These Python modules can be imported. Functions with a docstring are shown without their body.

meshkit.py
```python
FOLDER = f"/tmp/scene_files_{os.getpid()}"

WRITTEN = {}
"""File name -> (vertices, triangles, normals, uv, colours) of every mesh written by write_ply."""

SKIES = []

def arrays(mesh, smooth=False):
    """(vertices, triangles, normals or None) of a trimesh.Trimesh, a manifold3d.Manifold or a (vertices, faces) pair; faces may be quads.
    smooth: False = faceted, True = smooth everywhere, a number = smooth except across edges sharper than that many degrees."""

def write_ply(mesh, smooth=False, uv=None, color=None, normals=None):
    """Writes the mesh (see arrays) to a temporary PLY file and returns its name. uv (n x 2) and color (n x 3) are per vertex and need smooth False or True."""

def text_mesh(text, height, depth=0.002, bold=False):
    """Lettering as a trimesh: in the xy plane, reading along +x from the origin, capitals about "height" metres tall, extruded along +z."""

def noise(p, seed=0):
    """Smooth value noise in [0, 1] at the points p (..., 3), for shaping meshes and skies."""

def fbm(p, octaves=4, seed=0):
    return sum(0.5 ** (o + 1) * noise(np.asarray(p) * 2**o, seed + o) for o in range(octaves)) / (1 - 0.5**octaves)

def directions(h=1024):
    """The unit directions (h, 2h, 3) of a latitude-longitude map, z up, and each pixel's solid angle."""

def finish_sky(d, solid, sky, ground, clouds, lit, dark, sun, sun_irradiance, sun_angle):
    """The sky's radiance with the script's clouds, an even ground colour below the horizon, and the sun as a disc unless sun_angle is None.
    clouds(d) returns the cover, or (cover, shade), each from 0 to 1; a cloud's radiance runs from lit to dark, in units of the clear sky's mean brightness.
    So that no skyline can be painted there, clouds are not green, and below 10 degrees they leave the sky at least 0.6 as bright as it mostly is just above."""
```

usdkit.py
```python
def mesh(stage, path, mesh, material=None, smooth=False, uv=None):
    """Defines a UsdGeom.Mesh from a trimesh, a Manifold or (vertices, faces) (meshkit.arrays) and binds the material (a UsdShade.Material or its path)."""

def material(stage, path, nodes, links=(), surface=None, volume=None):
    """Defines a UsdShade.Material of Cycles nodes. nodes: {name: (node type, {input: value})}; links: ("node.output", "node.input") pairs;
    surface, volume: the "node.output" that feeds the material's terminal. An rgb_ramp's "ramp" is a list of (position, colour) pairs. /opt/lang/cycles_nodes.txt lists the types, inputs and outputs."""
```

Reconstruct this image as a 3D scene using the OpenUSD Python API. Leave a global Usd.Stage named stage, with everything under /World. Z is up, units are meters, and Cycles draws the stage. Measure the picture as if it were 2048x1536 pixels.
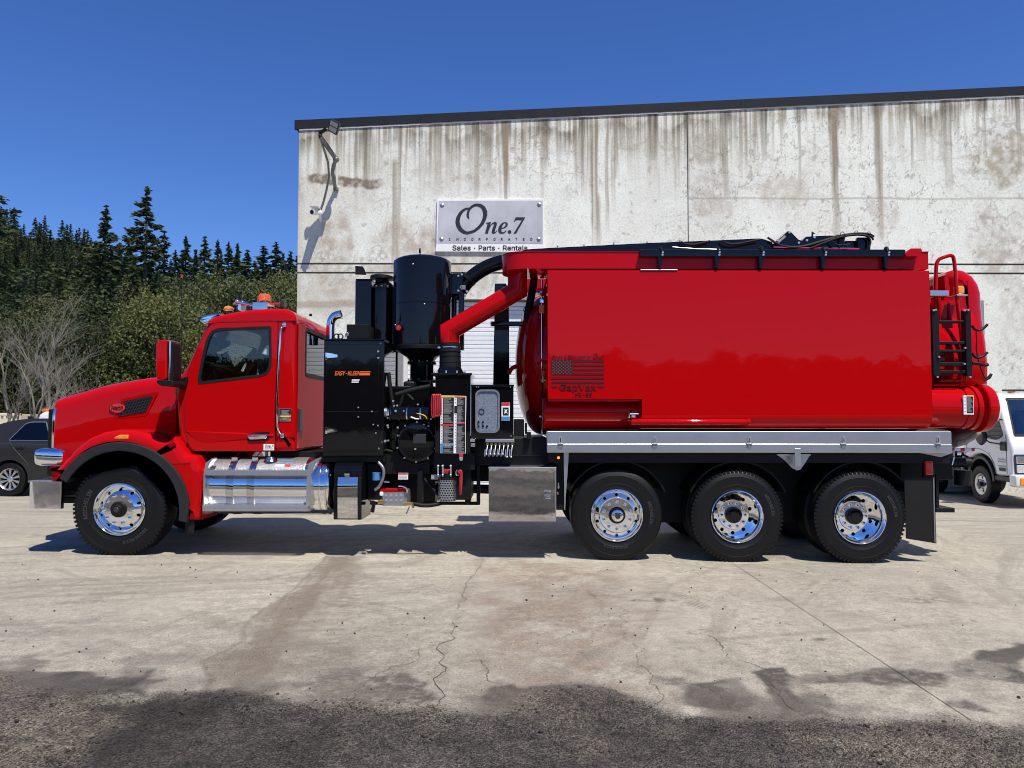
import math, random
import numpy as np, trimesh, usdkit, meshkit
import manifold3d as m3
from shapely.geometry import Polygon, Point, LineString, box as sbox
from shapely import affinity, union_all
from pxr import Usd, UsdGeom, UsdLux, UsdShade, Gf, Sdf, Vt

# ------------------------------------------------------------------ camera, sky, sun, exposure
stage = Usd.Stage.CreateInMemory()
UsdGeom.Xform.Define(stage, '/World'); UsdGeom.Scope.Define(stage, '/World/Looks')
stage.SetDefaultPrim(stage.GetPrimAtPath('/World'))
FPX, PITCH, ROLL, CH, CD = 1538.0, math.radians(2.53), 0.001, 1.6, 8.94
EXPOSURE, SUN, SKYS = 0.34, 1.25, 0.114
C = np.array([0.0, -CD, CH])
_F = np.array([0, math.cos(PITCH), math.sin(PITCH)]); _U = np.array([0, -math.sin(PITCH), math.cos(PITCH)]); _R = np.array([1.0, 0, 0])
RR = _R * math.cos(ROLL) + _U * math.sin(ROLL); UU = _U * math.cos(ROLL) - _R * math.sin(ROLL)
cam = UsdGeom.Camera.Define(stage, '/World/camera')
M = np.eye(4); M[0, :3] = RR; M[1, :3] = UU; M[2, :3] = -_F; M[3, :3] = C
cam.AddTransformOp().Set(Gf.Matrix4d(*M.ravel().tolist()))
cam.CreateHorizontalApertureAttr(36.0); cam.CreateVerticalApertureAttr(27.0); cam.CreateFocalLengthAttr(36.0 * FPX / 2048)
cam.CreateExposureAttr(EXPOSURE); cam.CreateClippingRangeAttr(Gf.Vec2f(0.05, 5000))
sun_to = np.array([0.26, -0.44, 1.0]); sun_to /= np.linalg.norm(sun_to)      # direction towards the sun
dome = UsdLux.DomeLight.Define(stage, '/World/sky'); dome.CreateIntensityAttr(1.0)
skym = usdkit.material(stage, '/World/Looks/sky_material', {
    's': ('sky_texture', {'sky_type': 'single_scattering', 'sun_disc': False, 'sun_elevation': math.asin(sun_to[2]), 'sun_rotation': math.atan2(sun_to[0], sun_to[1]), 'altitude': 1200.0, 'air_density': 1.0, 'aerosol_density': 0.0, 'ozone_density': 8.0}),
    'h': ('hsv', {'hue': .513, 'saturation': 1.15, 'value': 1.0}), 'b': ('background_shader', {'strength': SKYS})}, [('s.color', 'h.color'), ('h.color', 'b.color')], surface='b.background')
UsdShade.MaterialBindingAPI.Apply(dome.GetPrim()).Bind(skym)
dome.GetPrim().SetCustomDataByKey('kind', 'structure')
sun = UsdLux.DistantLight.Define(stage, '/World/sun'); sun.CreateNormalizeAttr(True); sun.CreateIntensityAttr(SUN); sun.CreateAngleAttr(0.53); sun.CreateColorAttr(Gf.Vec3f(1.0, 0.935, 0.82))
_z = sun_to; _x = np.cross([0, 0, 1.0], _z); _x /= np.linalg.norm(_x); _y = np.cross(_z, _x)
S = np.eye(4); S[0, :3] = _x; S[1, :3] = _y; S[2, :3] = _z
sun.AddTransformOp().Set(Gf.Matrix4d(*S.ravel().tolist()))

# ------------------------------------------------------------------ helpers
def P(px, py, Y):
    """the point of the plane at depth Y that the photograph's pixel (px, py) looks at"""
    d = RR * ((px - 1024) / FPX) + _F + UU * ((768 - py) / FPX)
    return C + d * ((Y - C[1]) / d[1])
def PX(px, Y, py=836): return P(px, py, Y)[0]
def PZ(py, Y, px=1024): return P(px, py, Y)[2]
GS, GX = -.0092, -4.55
def zg(x): return GS * (np.clip(x, -14, 13) - GX)          # the yard falls gently towards the right
def G(px, py):
    d = RR * ((px - 1024) / FPX) + _F + UU * ((768 - py) / FPX)
    p = C + d * ((GS * (C[0] - GX) - C[2]) / (d[2] - GS * d[0])); return p[:2]
def GL(pts): return np.array([G(*p) for p in pts])
def poly(pts, Y): return [(P(x, y, Y)[0], P(x, y, Y)[2]) for x, y in pts]
ORI, COUNT = {}, {}
def numbered(parent, name):
    k = (parent, name); n = COUNT.get(k, 0); COUNT[k] = n + 1
    return name if n == 0 else f'{name}_{n:03d}'
def tag(prim, label=None, cat=None, group=None, kind=None):
    for k, v in (('label', label), ('category', cat), ('group', group), ('kind', kind)):
        if v: prim.SetCustomDataByKey(k, v)
    return prim
def thing(name, label=None, cat=None, loc=(0, 0, 0), group=None, kind=None, parent='/World'):
    path = f'{parent}/{numbered(parent, name)}'
    x = UsdGeom.Xform.Define(stage, path); loc = np.asarray(loc, float)
    x.AddTranslateOp().Set(Gf.Vec3d(*(loc - ORI.get(parent, np.zeros(3))).tolist()))
    ORI[path] = loc
    tag(x.GetPrim(), label, cat, group, kind)
    return path
def tm(m):
    if isinstance(m, m3.Manifold):
        q = m.to_mesh(); return trimesh.Trimesh(np.array(q.vert_properties[:, :3]), np.array(q.tri_verts), process=False)
    return m
def obj(name, mesh, mat, parent='/World', smooth=21, label=None, cat=None, group=None, kind=None, attrs=None):
    """one Mesh prim under parent; mesh in world coordinates"""
    if isinstance(mesh, (list, tuple)): mesh = trimesh.util.concatenate([tm(q) for q in mesh])
    mesh = tm(mesh).copy()
    o = ORI.get(parent, np.zeros(3))
    path = f'{parent}/{numbered(parent, name)}'
    if parent == '/World':
        lo, hi = mesh.bounds; o = np.array([(lo[0] + hi[0]) / 2, (lo[1] + hi[1]) / 2, lo[2]])
    mesh.apply_translation(-o)
    g = usdkit.mesh(stage, path, mesh, MATS[mat] if isinstance(mat, str) else mat, smooth)
    if parent == '/World': g.AddTranslateOp().Set(Gf.Vec3d(*o.tolist()))
    ORI[path] = o
    if attrs:
        for k, v in attrs.items():
            pv = UsdGeom.PrimvarsAPI(g)
            if np.ndim(v) == 2: pv.CreatePrimvar(k, Sdf.ValueTypeNames.Color3fArray, 'vertex').Set(Vt.Vec3fArray.FromNumpy(np.asarray(v, np.float32)))
            else: pv.CreatePrimvar(k, Sdf.ValueTypeNames.FloatArray, 'vertex').Set(Vt.FloatArray.FromNumpy(np.asarray(v, np.float32)))
    tag(g.GetPrim(), label, cat, group, kind)
    return path
def cat_(*ms):
    out = []
    for m in ms: out += [tm(q) for q in m] if isinstance(m, (list, tuple)) else [tm(m)]
    return trimesh.util.concatenate(out)
def rb(x0, x1, y0, y1, z0, z1, r=0.008, seg=8):
    """box with rounded edges"""
    x0, x1 = min(x0, x1), max(x0, x1); y0, y1 = min(y0, y1), max(y0, y1); z0, z1 = min(z0, z1), max(z0, z1)
    r = min(r, (x1 - x0) * .49, (y1 - y0) * .49, (z1 - z0) * .49)
    if r < 5e-4:
        b = trimesh.creation.box([x1 - x0, y1 - y0, z1 - z0]); b.apply_translation([(x0 + x1) / 2, (y0 + y1) / 2, (z0 + z1) / 2]); return b
    s = m3.Manifold.sphere(r, seg)
    return tm(m3.Manifold.batch_hull([s.translate((x, y, z)) for x in (x0 + r, x1 - r) for y in (y0 + r, y1 - r) for z in (z0 + r, z1 - r)]))
def pb(px0, px1, py0, py1, Y0, Y1, r=0.008):
    """box whose front face at depth Y0 covers these pixels of the photograph"""
    a, b = P(px0, (py0 + py1) / 2, Y0), P(px1, (py0 + py1) / 2, Y0); t, u = P((px0 + px1) / 2, py0, Y0), P((px0 + px1) / 2, py1, Y0)
    return rb(a[0], b[0], Y0, Y1, u[2], t[2], r)
def prism(pts, Y0, Y1):
    """polygon of (x, z) extruded along y"""
    p = pts if hasattr(pts, 'geom_type') else Polygon(pts)
    p = p.buffer(0)
    ms = []
    for g in getattr(p, 'geoms', [p]):
        m = trimesh.creation.extrude_polygon(g, abs(Y1 - Y0), engine='earcut')
        v = m.vertices.copy(); m.vertices = np.stack([v[:, 0], max(Y0, Y1) - v[:, 2], v[:, 1]], 1); ms.append(m)
    return trimesh.util.concatenate(ms) if len(ms) > 1 else ms[0]
def resample(pts, step):
    pts = np.asarray(pts, float); out = []
    for a, b in zip(pts, np.roll(pts, -1, 0)):
        n = max(1, int(np.ceil(np.linalg.norm(b - a) / step)))
        out += [a + (b - a) * k / n for k in range(n)]
    return np.array(out)
def rounded(pts, r, n=5):
    """polygon with its corners rounded; r a number or one per corner"""
    pts = np.asarray(pts, float); N = len(pts); out = []
    for i in range(N):
        p, a, b = pts[i], pts[i - 1], pts[(i + 1) % N]; rr = r[i] if np.ndim(r) else r
        u, v = a - p, b - p; lu, lv = np.linalg.norm(u), np.linalg.norm(v); d = min(rr, lu * .48, lv * .48)
        if d < 1e-5: out.append(p); continue
        s, e = p + u / lu * d, p + v / lv * d
        for k in range(n + 1):
            t = k / n; out.append((1 - t) ** 2 * s + 2 * t * (1 - t) * p + t * t * e)
    return np.array(out)
def offset_in(pts, d):
    pts = np.asarray(pts, float); a = pts - np.roll(pts, 1, 0); b = np.roll(pts, -1, 0) - pts
    a /= np.maximum(np.linalg.norm(a, axis=1, keepdims=True), 1e-9); b /= np.maximum(np.linalg.norm(b, axis=1, keepdims=True), 1e-9)
    na, nb = np.stack([-a[:, 1], a[:, 0]], 1), np.stack([-b[:, 1], b[:, 0]], 1)
    m = na + nb; l = np.linalg.norm(m, axis=1, keepdims=True); m = m / np.maximum(l, 1e-6)
    k = 1 / np.maximum((m * na).sum(1, keepdims=True), .5)
    return pts + m * d * k
def ccw(p):
    p = np.asarray(p, float); A = np.sum(p[:, 0] * np.roll(p[:, 1], -1) - np.roll(p[:, 0], -1) * p[:, 1]); return p if A > 0 else p[::-1]
def puff(pts, Y0, Y1, b, n=3, b2=None, step=None):
    """polygon (x, z) extruded from Y0 to Y1 with rounded edges of radius b at Y0 (b2 at Y1)"""
    p = ccw(pts); p = p[np.linalg.norm(p - np.roll(p, 1, 0), axis=1) > 1e-4]
    if step: p = resample(p, step)
    b2 = b if b2 is None else b2
    rings = [(offset_in(p, b + .004), Y0)]
    for k in range(n + 1):
        t = math.pi / 2 * k / n; rings.append((offset_in(p, b * (1 - math.sin(t))), Y0 + b * (1 - math.cos(t))))
    for k in range(n + 1):
        t = math.pi / 2 * (1 - k / n); rings.append((offset_in(p, b2 * (1 - math.sin(t))), Y1 - b2 * (1 - math.cos(t))))
    if b2 > 0: rings.append((offset_in(p, b2 + .004), Y1))
    if b2 <= 0: rings = rings[:n + 2] + [(p, Y1)]
    N = len(p); V = np.vstack([np.stack([r[:, 0], np.full(N, y), r[:, 1]], 1) for r, y in rings]); Fc = []
    for k in range(len(rings) - 1):
        i = np.arange(N); j = (i + 1) % N; a, b_, c, d = k * N + i, k * N + j, (k + 1) * N + j, (k + 1) * N + i
        Fc += [np.stack([a, c, b_], 1), np.stack([a, d, c], 1)]
    import mapbox_earcut as ec
    for ring, base, flip in ((rings[0][0], 0, False), (rings[-1][0], (len(rings) - 1) * N, True)):
        t = np.array(ec.triangulate_float64(ring.astype(np.float64), np.array([N], np.uint32)), int).reshape(-1, 3)
        A = ring[t]; s = np.sign((A[:, 1, 0] - A[:, 0, 0]) * (A[:, 2, 1] - A[:, 0, 1]) - (A[:, 2, 0] - A[:, 0, 0]) * (A[:, 1, 1] - A[:, 0, 1]))
        t = t[:, ::-1] if s.sum() < 0 else t
        if len(t) != N - 2:
            i = np.arange(N); V = np.vstack([V, [[ring[:, 0].mean(), rings[0][1] if not flip else rings[-1][1], ring[:, 1].mean()]]]); c_ = len(V) - 1
            t = np.stack([i + base, (i + 1) % N + base, np.full(N, c_)], 1); Fc.append(t[:, ::-1] if flip else t)
        else: Fc.append((t[:, ::-1] if flip else t) + base)
    m = trimesh.Trimesh(V, np.vstack(Fc), process=False)
    return m
def tube(pts, r, n=8, caps=True, sub=0):
    pts = np.asarray(pts, float)
    if sub:
        for _ in range(sub):
            q = [pts[0]]
            for a, b in zip(pts[:-1], pts[1:]): q += [a * .75 + b * .25, a * .25 + b * .75]
            q.append(pts[-1]); pts = np.array(q)
    N = len(pts); rad = np.broadcast_to(np.asarray(r, float), (N,)) if np.ndim(r) == 0 or len(np.atleast_1d(r)) == N else np.interp(np.linspace(0, 1, N), np.linspace(0, 1, len(r)), r)
    T = np.gradient(pts, axis=0); T /= np.maximum(np.linalg.norm(T, axis=1, keepdims=True), 1e-9)
    u = np.cross(T[0], [0, 0, 1.0] if abs(T[0][2]) < .9 else [1.0, 0, 0]); u /= np.linalg.norm(u)
    V = []; ang = np.linspace(0, 2 * math.pi, n, endpoint=False)
    for i in range(N):
        u = u - T[i] * (u @ T[i]); u /= np.linalg.norm(u); w = np.cross(T[i], u)
        V.append(pts[i] + rad[i] * (np.cos(ang)[:, None] * u + np.sin(ang)[:, None] * w))
    V = np.vstack(V); Fc = []; i = np.arange(n); j = (i + 1) % n
    for k in range(N - 1):
        a, b, c, d = k * n + i, k * n + j, (k + 1) * n + j, (k + 1) * n + i
        Fc += [np.stack([a, b, c], 1), np.stack([a, c, d], 1)]
    if caps:
        V = np.vstack([V, pts[0], pts[-1]]); s, e = N * n, N * n + 1
        Fc += [np.stack([j, i, np.full(n, s)], 1), np.stack([(N - 1) * n + i, (N - 1) * n + j, np.full(n, e)], 1)]
    return trimesh.Trimesh(V, np.vstack(Fc), process=False)
def lathe(prof, c, axis='y', n=48, a0=0.0, a1=2 * math.pi):
    """profile of (radius, along) turned about an axis through c"""
    prof = np.asarray(prof, float); full = abs(a1 - a0 - 2 * math.pi) < 1e-6
    ang = np.linspace(a0, a1, n, endpoint=not full) if not full else np.linspace(0, 2 * math.pi, n, endpoint=False)
    V = []
    for r, t in prof:
        cs, sn = r * np.cos(ang), r * np.sin(ang); tt = np.full(len(ang), t)
        V.append(np.stack({'y': (cs, tt, sn), 'x': (tt, cs, sn), 'z': (cs, sn, tt)}[axis], 1))
    V = np.vstack(V) + np.asarray(c, float); Fc = []; m = len(ang); i = np.arange(m if full else m - 1); j = (i + 1) % m
    for k in range(len(prof) - 1):
        a, b, c_, d = k * m + i, k * m + j, (k + 1) * m + j, (k + 1) * m + i
        Fc += [np.stack([a, b, c_], 1), np.stack([a, c_, d], 1)]
    t = trimesh.Trimesh(V, np.vstack(Fc), process=False); t.merge_vertices(); t.update_faces(t.nondegenerate_faces()); 
    if t.is_watertight: t.fix_normals()
    elif axis == 'y': pass
    return t
def cyl(c0, c1, r, n=20): return tube([c0, c1], r, n)
def ball(c, r, s=1):
    m = trimesh.creation.icosphere(s, r); m.apply_translation(c); return m
def rot(m, ang, axis, pt):
    m = tm(m).copy(); m.apply_transform(trimesh.transformations.rotation_matrix(ang, axis, pt)); return m
def loft(rings, caps=True, closed=True):
    """rings: list of (n, 3) arrays"""
    n = len(rings[0]); V = np.vstack(rings); Fc = []; i = np.arange(n if closed else n - 1); j = (i + 1) % n
    for k in range(len(rings) - 1):
        a, b, c, d = k * n + i, k * n + j, (k + 1) * n + j, (k + 1) * n + i
        Fc += [np.stack([a, b, c], 1), np.stack([a, c, d], 1)]
    if caps:
        c0, c1 = len(V), len(V) + 1; V = np.vstack([V, rings[0].mean(0), rings[-1].mean(0)]); L = (len(rings) - 1) * n
        Fc += [np.stack([j, i, np.full(len(i), c0)], 1), np.stack([L + i, L + j, np.full(len(i), c1)], 1)]
    m = trimesh.Trimesh(V, np.vstack(Fc), process=False)
    if m.volume < 0: m.invert()
    return m
def man(m):
    m = tm(m).copy(); m.merge_vertices(); m.update_faces(m.nondegenerate_faces())
    if m.volume < 0: m.invert()
    return m3.Manifold(m3.Mesh(np.asarray(m.vertices, np.float32), np.asarray(m.faces, np.uint32)))
def cut(a, *bs):
    A = man(a)
    for b in bs: A = A - man(b)
    return tm(A)
def text(s, h, x, y, z, bold=False, shear=0.0, depth=0.003, width=None, mirror=False):
    """lettering that stands on the front (facing -y) at depth y, from x, baseline z"""
    t = meshkit.text_mesh(s, h, depth, bold); v = t.vertices.copy()
    if width: v[:, 0] *= width / v[:, 0].max()
    v[:, 0] += shear * v[:, 1]
    t.vertices = np.stack([x + v[:, 0], y - v[:, 2], z + v[:, 1]], 1); return t
def ptext(s, px0, px1, pyb, h_px, Y, **k):
    a = P(px0, pyb, Y); w = P(px1, pyb, Y)[0] - a[0]; h = P(px0, pyb - h_px, Y)[2] - a[2]
    return text(s, h, a[0], Y, a[2], width=w, **k)

# ------------------------------------------------------------------ materials
MATS = {}
def mat(name, color, rough=.5, metal=0.0, coat=0.0, spec=.5, emit=0.0, noise=None, bump=None, coat_rough=.03, coat_ior=1.5, rn=None):
    """a principled material; noise (scale, amount) varies the colour, rn (scale, amount) the roughness, bump (scale, distance) the relief"""
    N = {'p': ('principled_bsdf', {'base_color': color, 'roughness': rough, 'metallic': metal, 'coat_weight': coat, 'coat_roughness': coat_rough, 'coat_ior': coat_ior, 'specular_ior_level': spec})}
    L = []
    if emit: N['p'][1].update({'emission_color': color, 'emission_strength': emit})
    if noise or bump or rn: N['g'] = ('geometry', {})
    if noise:
        N['n'] = ('noise_texture', {'scale': noise[0], 'detail': 5.0, 'roughness': .6})
        c = np.array(color); a = noise[1]
        N['r'] = ('rgb_ramp', {'ramp': [(.25, tuple(c * (1 - a))), (.75, tuple(np.minimum(c * (1 + a), 1)))]})
        L += [('g.position', 'n.vector'), ('n.fac', 'r.fac'), ('r.color', 'p.base_color')]
    if rn:
        N['rn'] = ('noise_texture', {'scale': rn[0], 'detail': 4.0}); N['rm'] = ('map_range', {'from_min': .3, 'from_max': .7, 'to_min': max(rough - rn[1], .01), 'to_max': rough + rn[1], 'clamp': True})
        L += [('g.position', 'rn.vector'), ('rn.fac', 'rm.value'), ('rm.result', 'p.roughness')]
    if bump:
        N['bn'] = ('noise_texture', {'scale': bump[0], 'detail': 4.0}); N['b'] = ('bump', {'strength': 1.0, 'distance': bump[1]})
        L += [('g.position', 'bn.vector'), ('bn.fac', 'b.height'), ('b.normal', 'p.normal')]
        if coat: L.append(('b.normal', 'p.coat_normal'))
    MATS[name] = usdkit.material(stage, f'/World/Looks/{name}', N, L, surface='p.BSDF')
mat('red_paint', (.405, .0022, .0035), .5, coat=1.0, coat_rough=.02, spec=0.0, coat_ior=1.27, bump=(4, .0006))
mat('red_panel', (.36, .0022, .0035), .5, coat=.35, coat_rough=.12, spec=0.0, coat_ior=1.25)
mat('black_paint', (.004, .004, .005), .4, coat=1.0, coat_rough=.03, spec=0.0, coat_ior=1.4, bump=(3, .0008))
mat('black_satin', (.006, .006, .0065), .5, spec=.25, noise=(6, .3))
mat('black_rubber', (.006, .006, .006), .65, spec=.3, noise=(9, .25), bump=(60, .001))
mat('tyre_rubber', (.0036, .0035, .0034), .48, spec=.3, noise=(14, .3), bump=(90, .0012))
mat('flare_rubber', (.016, .0165, .0175), .5, spec=.35, noise=(12, .25), bump=(120, .001))
mat('chrome', (.86, .87, .88), .04, metal=1.0, bump=(5, .0008))
mat('polished_aluminium', (.83, .84, .85), .09, metal=1.0, bump=(7, .001), rn=(9, .03))
mat('stainless', (.62, .62, .62), .03, metal=1.0, bump=(2.2, .0012))
mat('brushed_aluminium', (.58, .585, .595), .30, metal=.9, noise=(1.2, .05), rn=(2, .03))
mat('dull_steel', (.33, .33, .33), .42, metal=.8, noise=(20, .15))
mat('dark_grey_plastic', (.025, .025, .027), .45, noise=(20, .2))
mat('white_paint', (.78, .78, .76), .4, noise=(5, .04))
mat('white_vinyl', (.8, .8, .79), .45)
mat('decal_black', (.012, .009, .009), .4)
mat('decal_dark', (.055, .002, .004), .35)
mat('decal_red', (.55, .03, .03), .4)
mat('decal_yellow', (.75, .5, .05), .4)
mat('decal_orange', (.75, .14, .02), .4)
mat('decal_blue', (.06, .22, .45), .4)
mat('decal_grey', (.3, .3, .3), .4)
mat('red_rubber', (.4, .02, .025), .4, noise=(14, .2))
mat('beacon_lens', (.75, .13, .008), .12, coat=1.0)
mat('amber_lens', (.85, .27, .01), .12, coat=1.0)
mat('red_lens', (.5, .008, .008), .12, coat=1.0)
mat('clear_lens', (.75, .77, .8), .08, metal=.4, coat=1.0)
mat('zinc', (.62, .62, .61), .32, metal=.75)
mat('tread_plate', (.45, .45, .45), .38, metal=.8, noise=(40, .35), bump=(55, .006))
mat('brass', (.55, .38, .16), .3, metal=1.0)
mat('seat_cloth', (.03, .03, .034), .85, noise=(60, .3))
mat('seat_red', (.16, .012, .02), .8, noise=(60, .2))
mat('interior', (.02, .02, .022), .7)
mat('lit_orange', (1.0, .22, .02), .3, emit=2.0)
MATS['glass'] = usdkit.material(stage, '/World/Looks/glass', {
    't': ('transparent_bsdf', {'color': (.84, .89, .87)}), 'g': ('glossy_bsdf', {'color': (1, 1, 1), 'roughness': .0}), 'f': ('fresnel', {'IOR': 1.52}), 'm': ('mix_closure', {})},
    [('f.fac', 'm.fac'), ('t.BSDF', 'm.closure1'), ('g.BSDF', 'm.closure2')], surface='m.closure')
MATS['dark_glass'] = usdkit.material(stage, '/World/Looks/dark_glass', {
    't': ('transparent_bsdf', {'color': (.10, .12, .12)}), 'g': ('glossy_bsdf', {'color': (1, 1, 1), 'roughness': .0}), 'f': ('fresnel', {'IOR': 1.52}), 'm': ('mix_closure', {})},
    [('f.fac', 'm.fac'), ('t.BSDF', 'm.closure1'), ('g.BSDF', 'm.closure2')], surface='m.closure')

# ------------------------------------------------------------------ ground
def sstep(a, b, x): t = np.clip((x - a) / (b - a), 0, 1); return t * t * (3 - 2 * t)
def n2(x, y, s, seed=0, oct=4, sx=1.0, ang=0.0):
    c, s_ = math.cos(ang), math.sin(ang); u, v = x * c + y * s_, -x * s_ + y * c
    return meshkit.fbm(np.stack([u * s * sx, v * s, np.full_like(u, 3.7 + seed)], -1), oct, seed)
def dline(x, y, pts):
    pts = np.asarray(pts, float); d = np.full(x.shape, 1e9)
    for a, b in zip(pts[:-1], pts[1:]):
        e = b - a; t = np.clip(((x - a[0]) * e[0] + (y - a[1]) * e[1]) / max(e @ e, 1e-12), 0, 1)
        d = np.minimum(d, np.hypot(x - a[0] - t * e[0], y - a[1] - t * e[1]))
    return d
def sdpoly(x, y, pts):
    """signed distance, positive inside"""
    pts = np.asarray(pts, float); inside = np.zeros(x.shape, bool)
    for a, b in zip(pts, np.roll(pts, -1, 0)):
        k = (a[1] > y) != (b[1] > y)
        inside ^= k & (x < (b[0] - a[0]) * (y - a[1]) / (b[1] - a[1] + 1e-12) + a[0])
    d = dline(x, y, np.vstack([pts, pts[:1]])); return np.where(inside, d, -d)
def grid(xs, ys):
    X, Y = np.meshgrid(xs, ys, indexing='ij'); nx, ny = X.shape
    i, j = np.meshgrid(np.arange(nx - 1), np.arange(ny - 1), indexing='ij'); a = (i * ny + j).ravel()
    F = np.vstack([np.stack([a, a + ny, a + ny + 1], 1), np.stack([a, a + ny + 1, a + 1], 1)])
    return X.ravel(), Y.ravel(), F
EDGE = GL([(-300, 1345), (0, 1352), (150, 1375), (300, 1392), (410, 1385), (500, 1375), (560, 1398), (700, 1404), (860, 1412), (1000, 1412), (1050, 1394), (1150, 1380), (1290, 1398), (1400, 1414), (1500, 1420), (1700, 1428), (1900, 1436), (2048, 1440), (2500, 1450)])
def gravel_mask(x, y):
    e = np.interp(x, EDGE[:, 0], EDGE[:, 1]); w = n2(x, y, 2.2, 5, 5) - .5
    return sstep(.16, -.22, (y - e) + w * 1.1)
CRACKS = [([(960, 1115), (950, 1150), (928, 1185), (916, 1215), (906, 1260), (888, 1310), (880, 1350), (872, 1412)], .012),
          ([(1395, 1265), (1440, 1290), (1512, 1331), (1548, 1372), (1592, 1425)], .011), ([(1175, 1180), (1240, 1262), (1292, 1300), (1275, 1330), (1312, 1372), (1316, 1412)], .007),
          ([(872, 1290), (840, 1296), (810, 1330), (760, 1345), (735, 1362), (700, 1400)], .008), ([(960, 1320), (975, 1362), (1010, 1380)], .01), ([(1330, 1370), (1400, 1372), (1450, 1412)], .008)]
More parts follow.
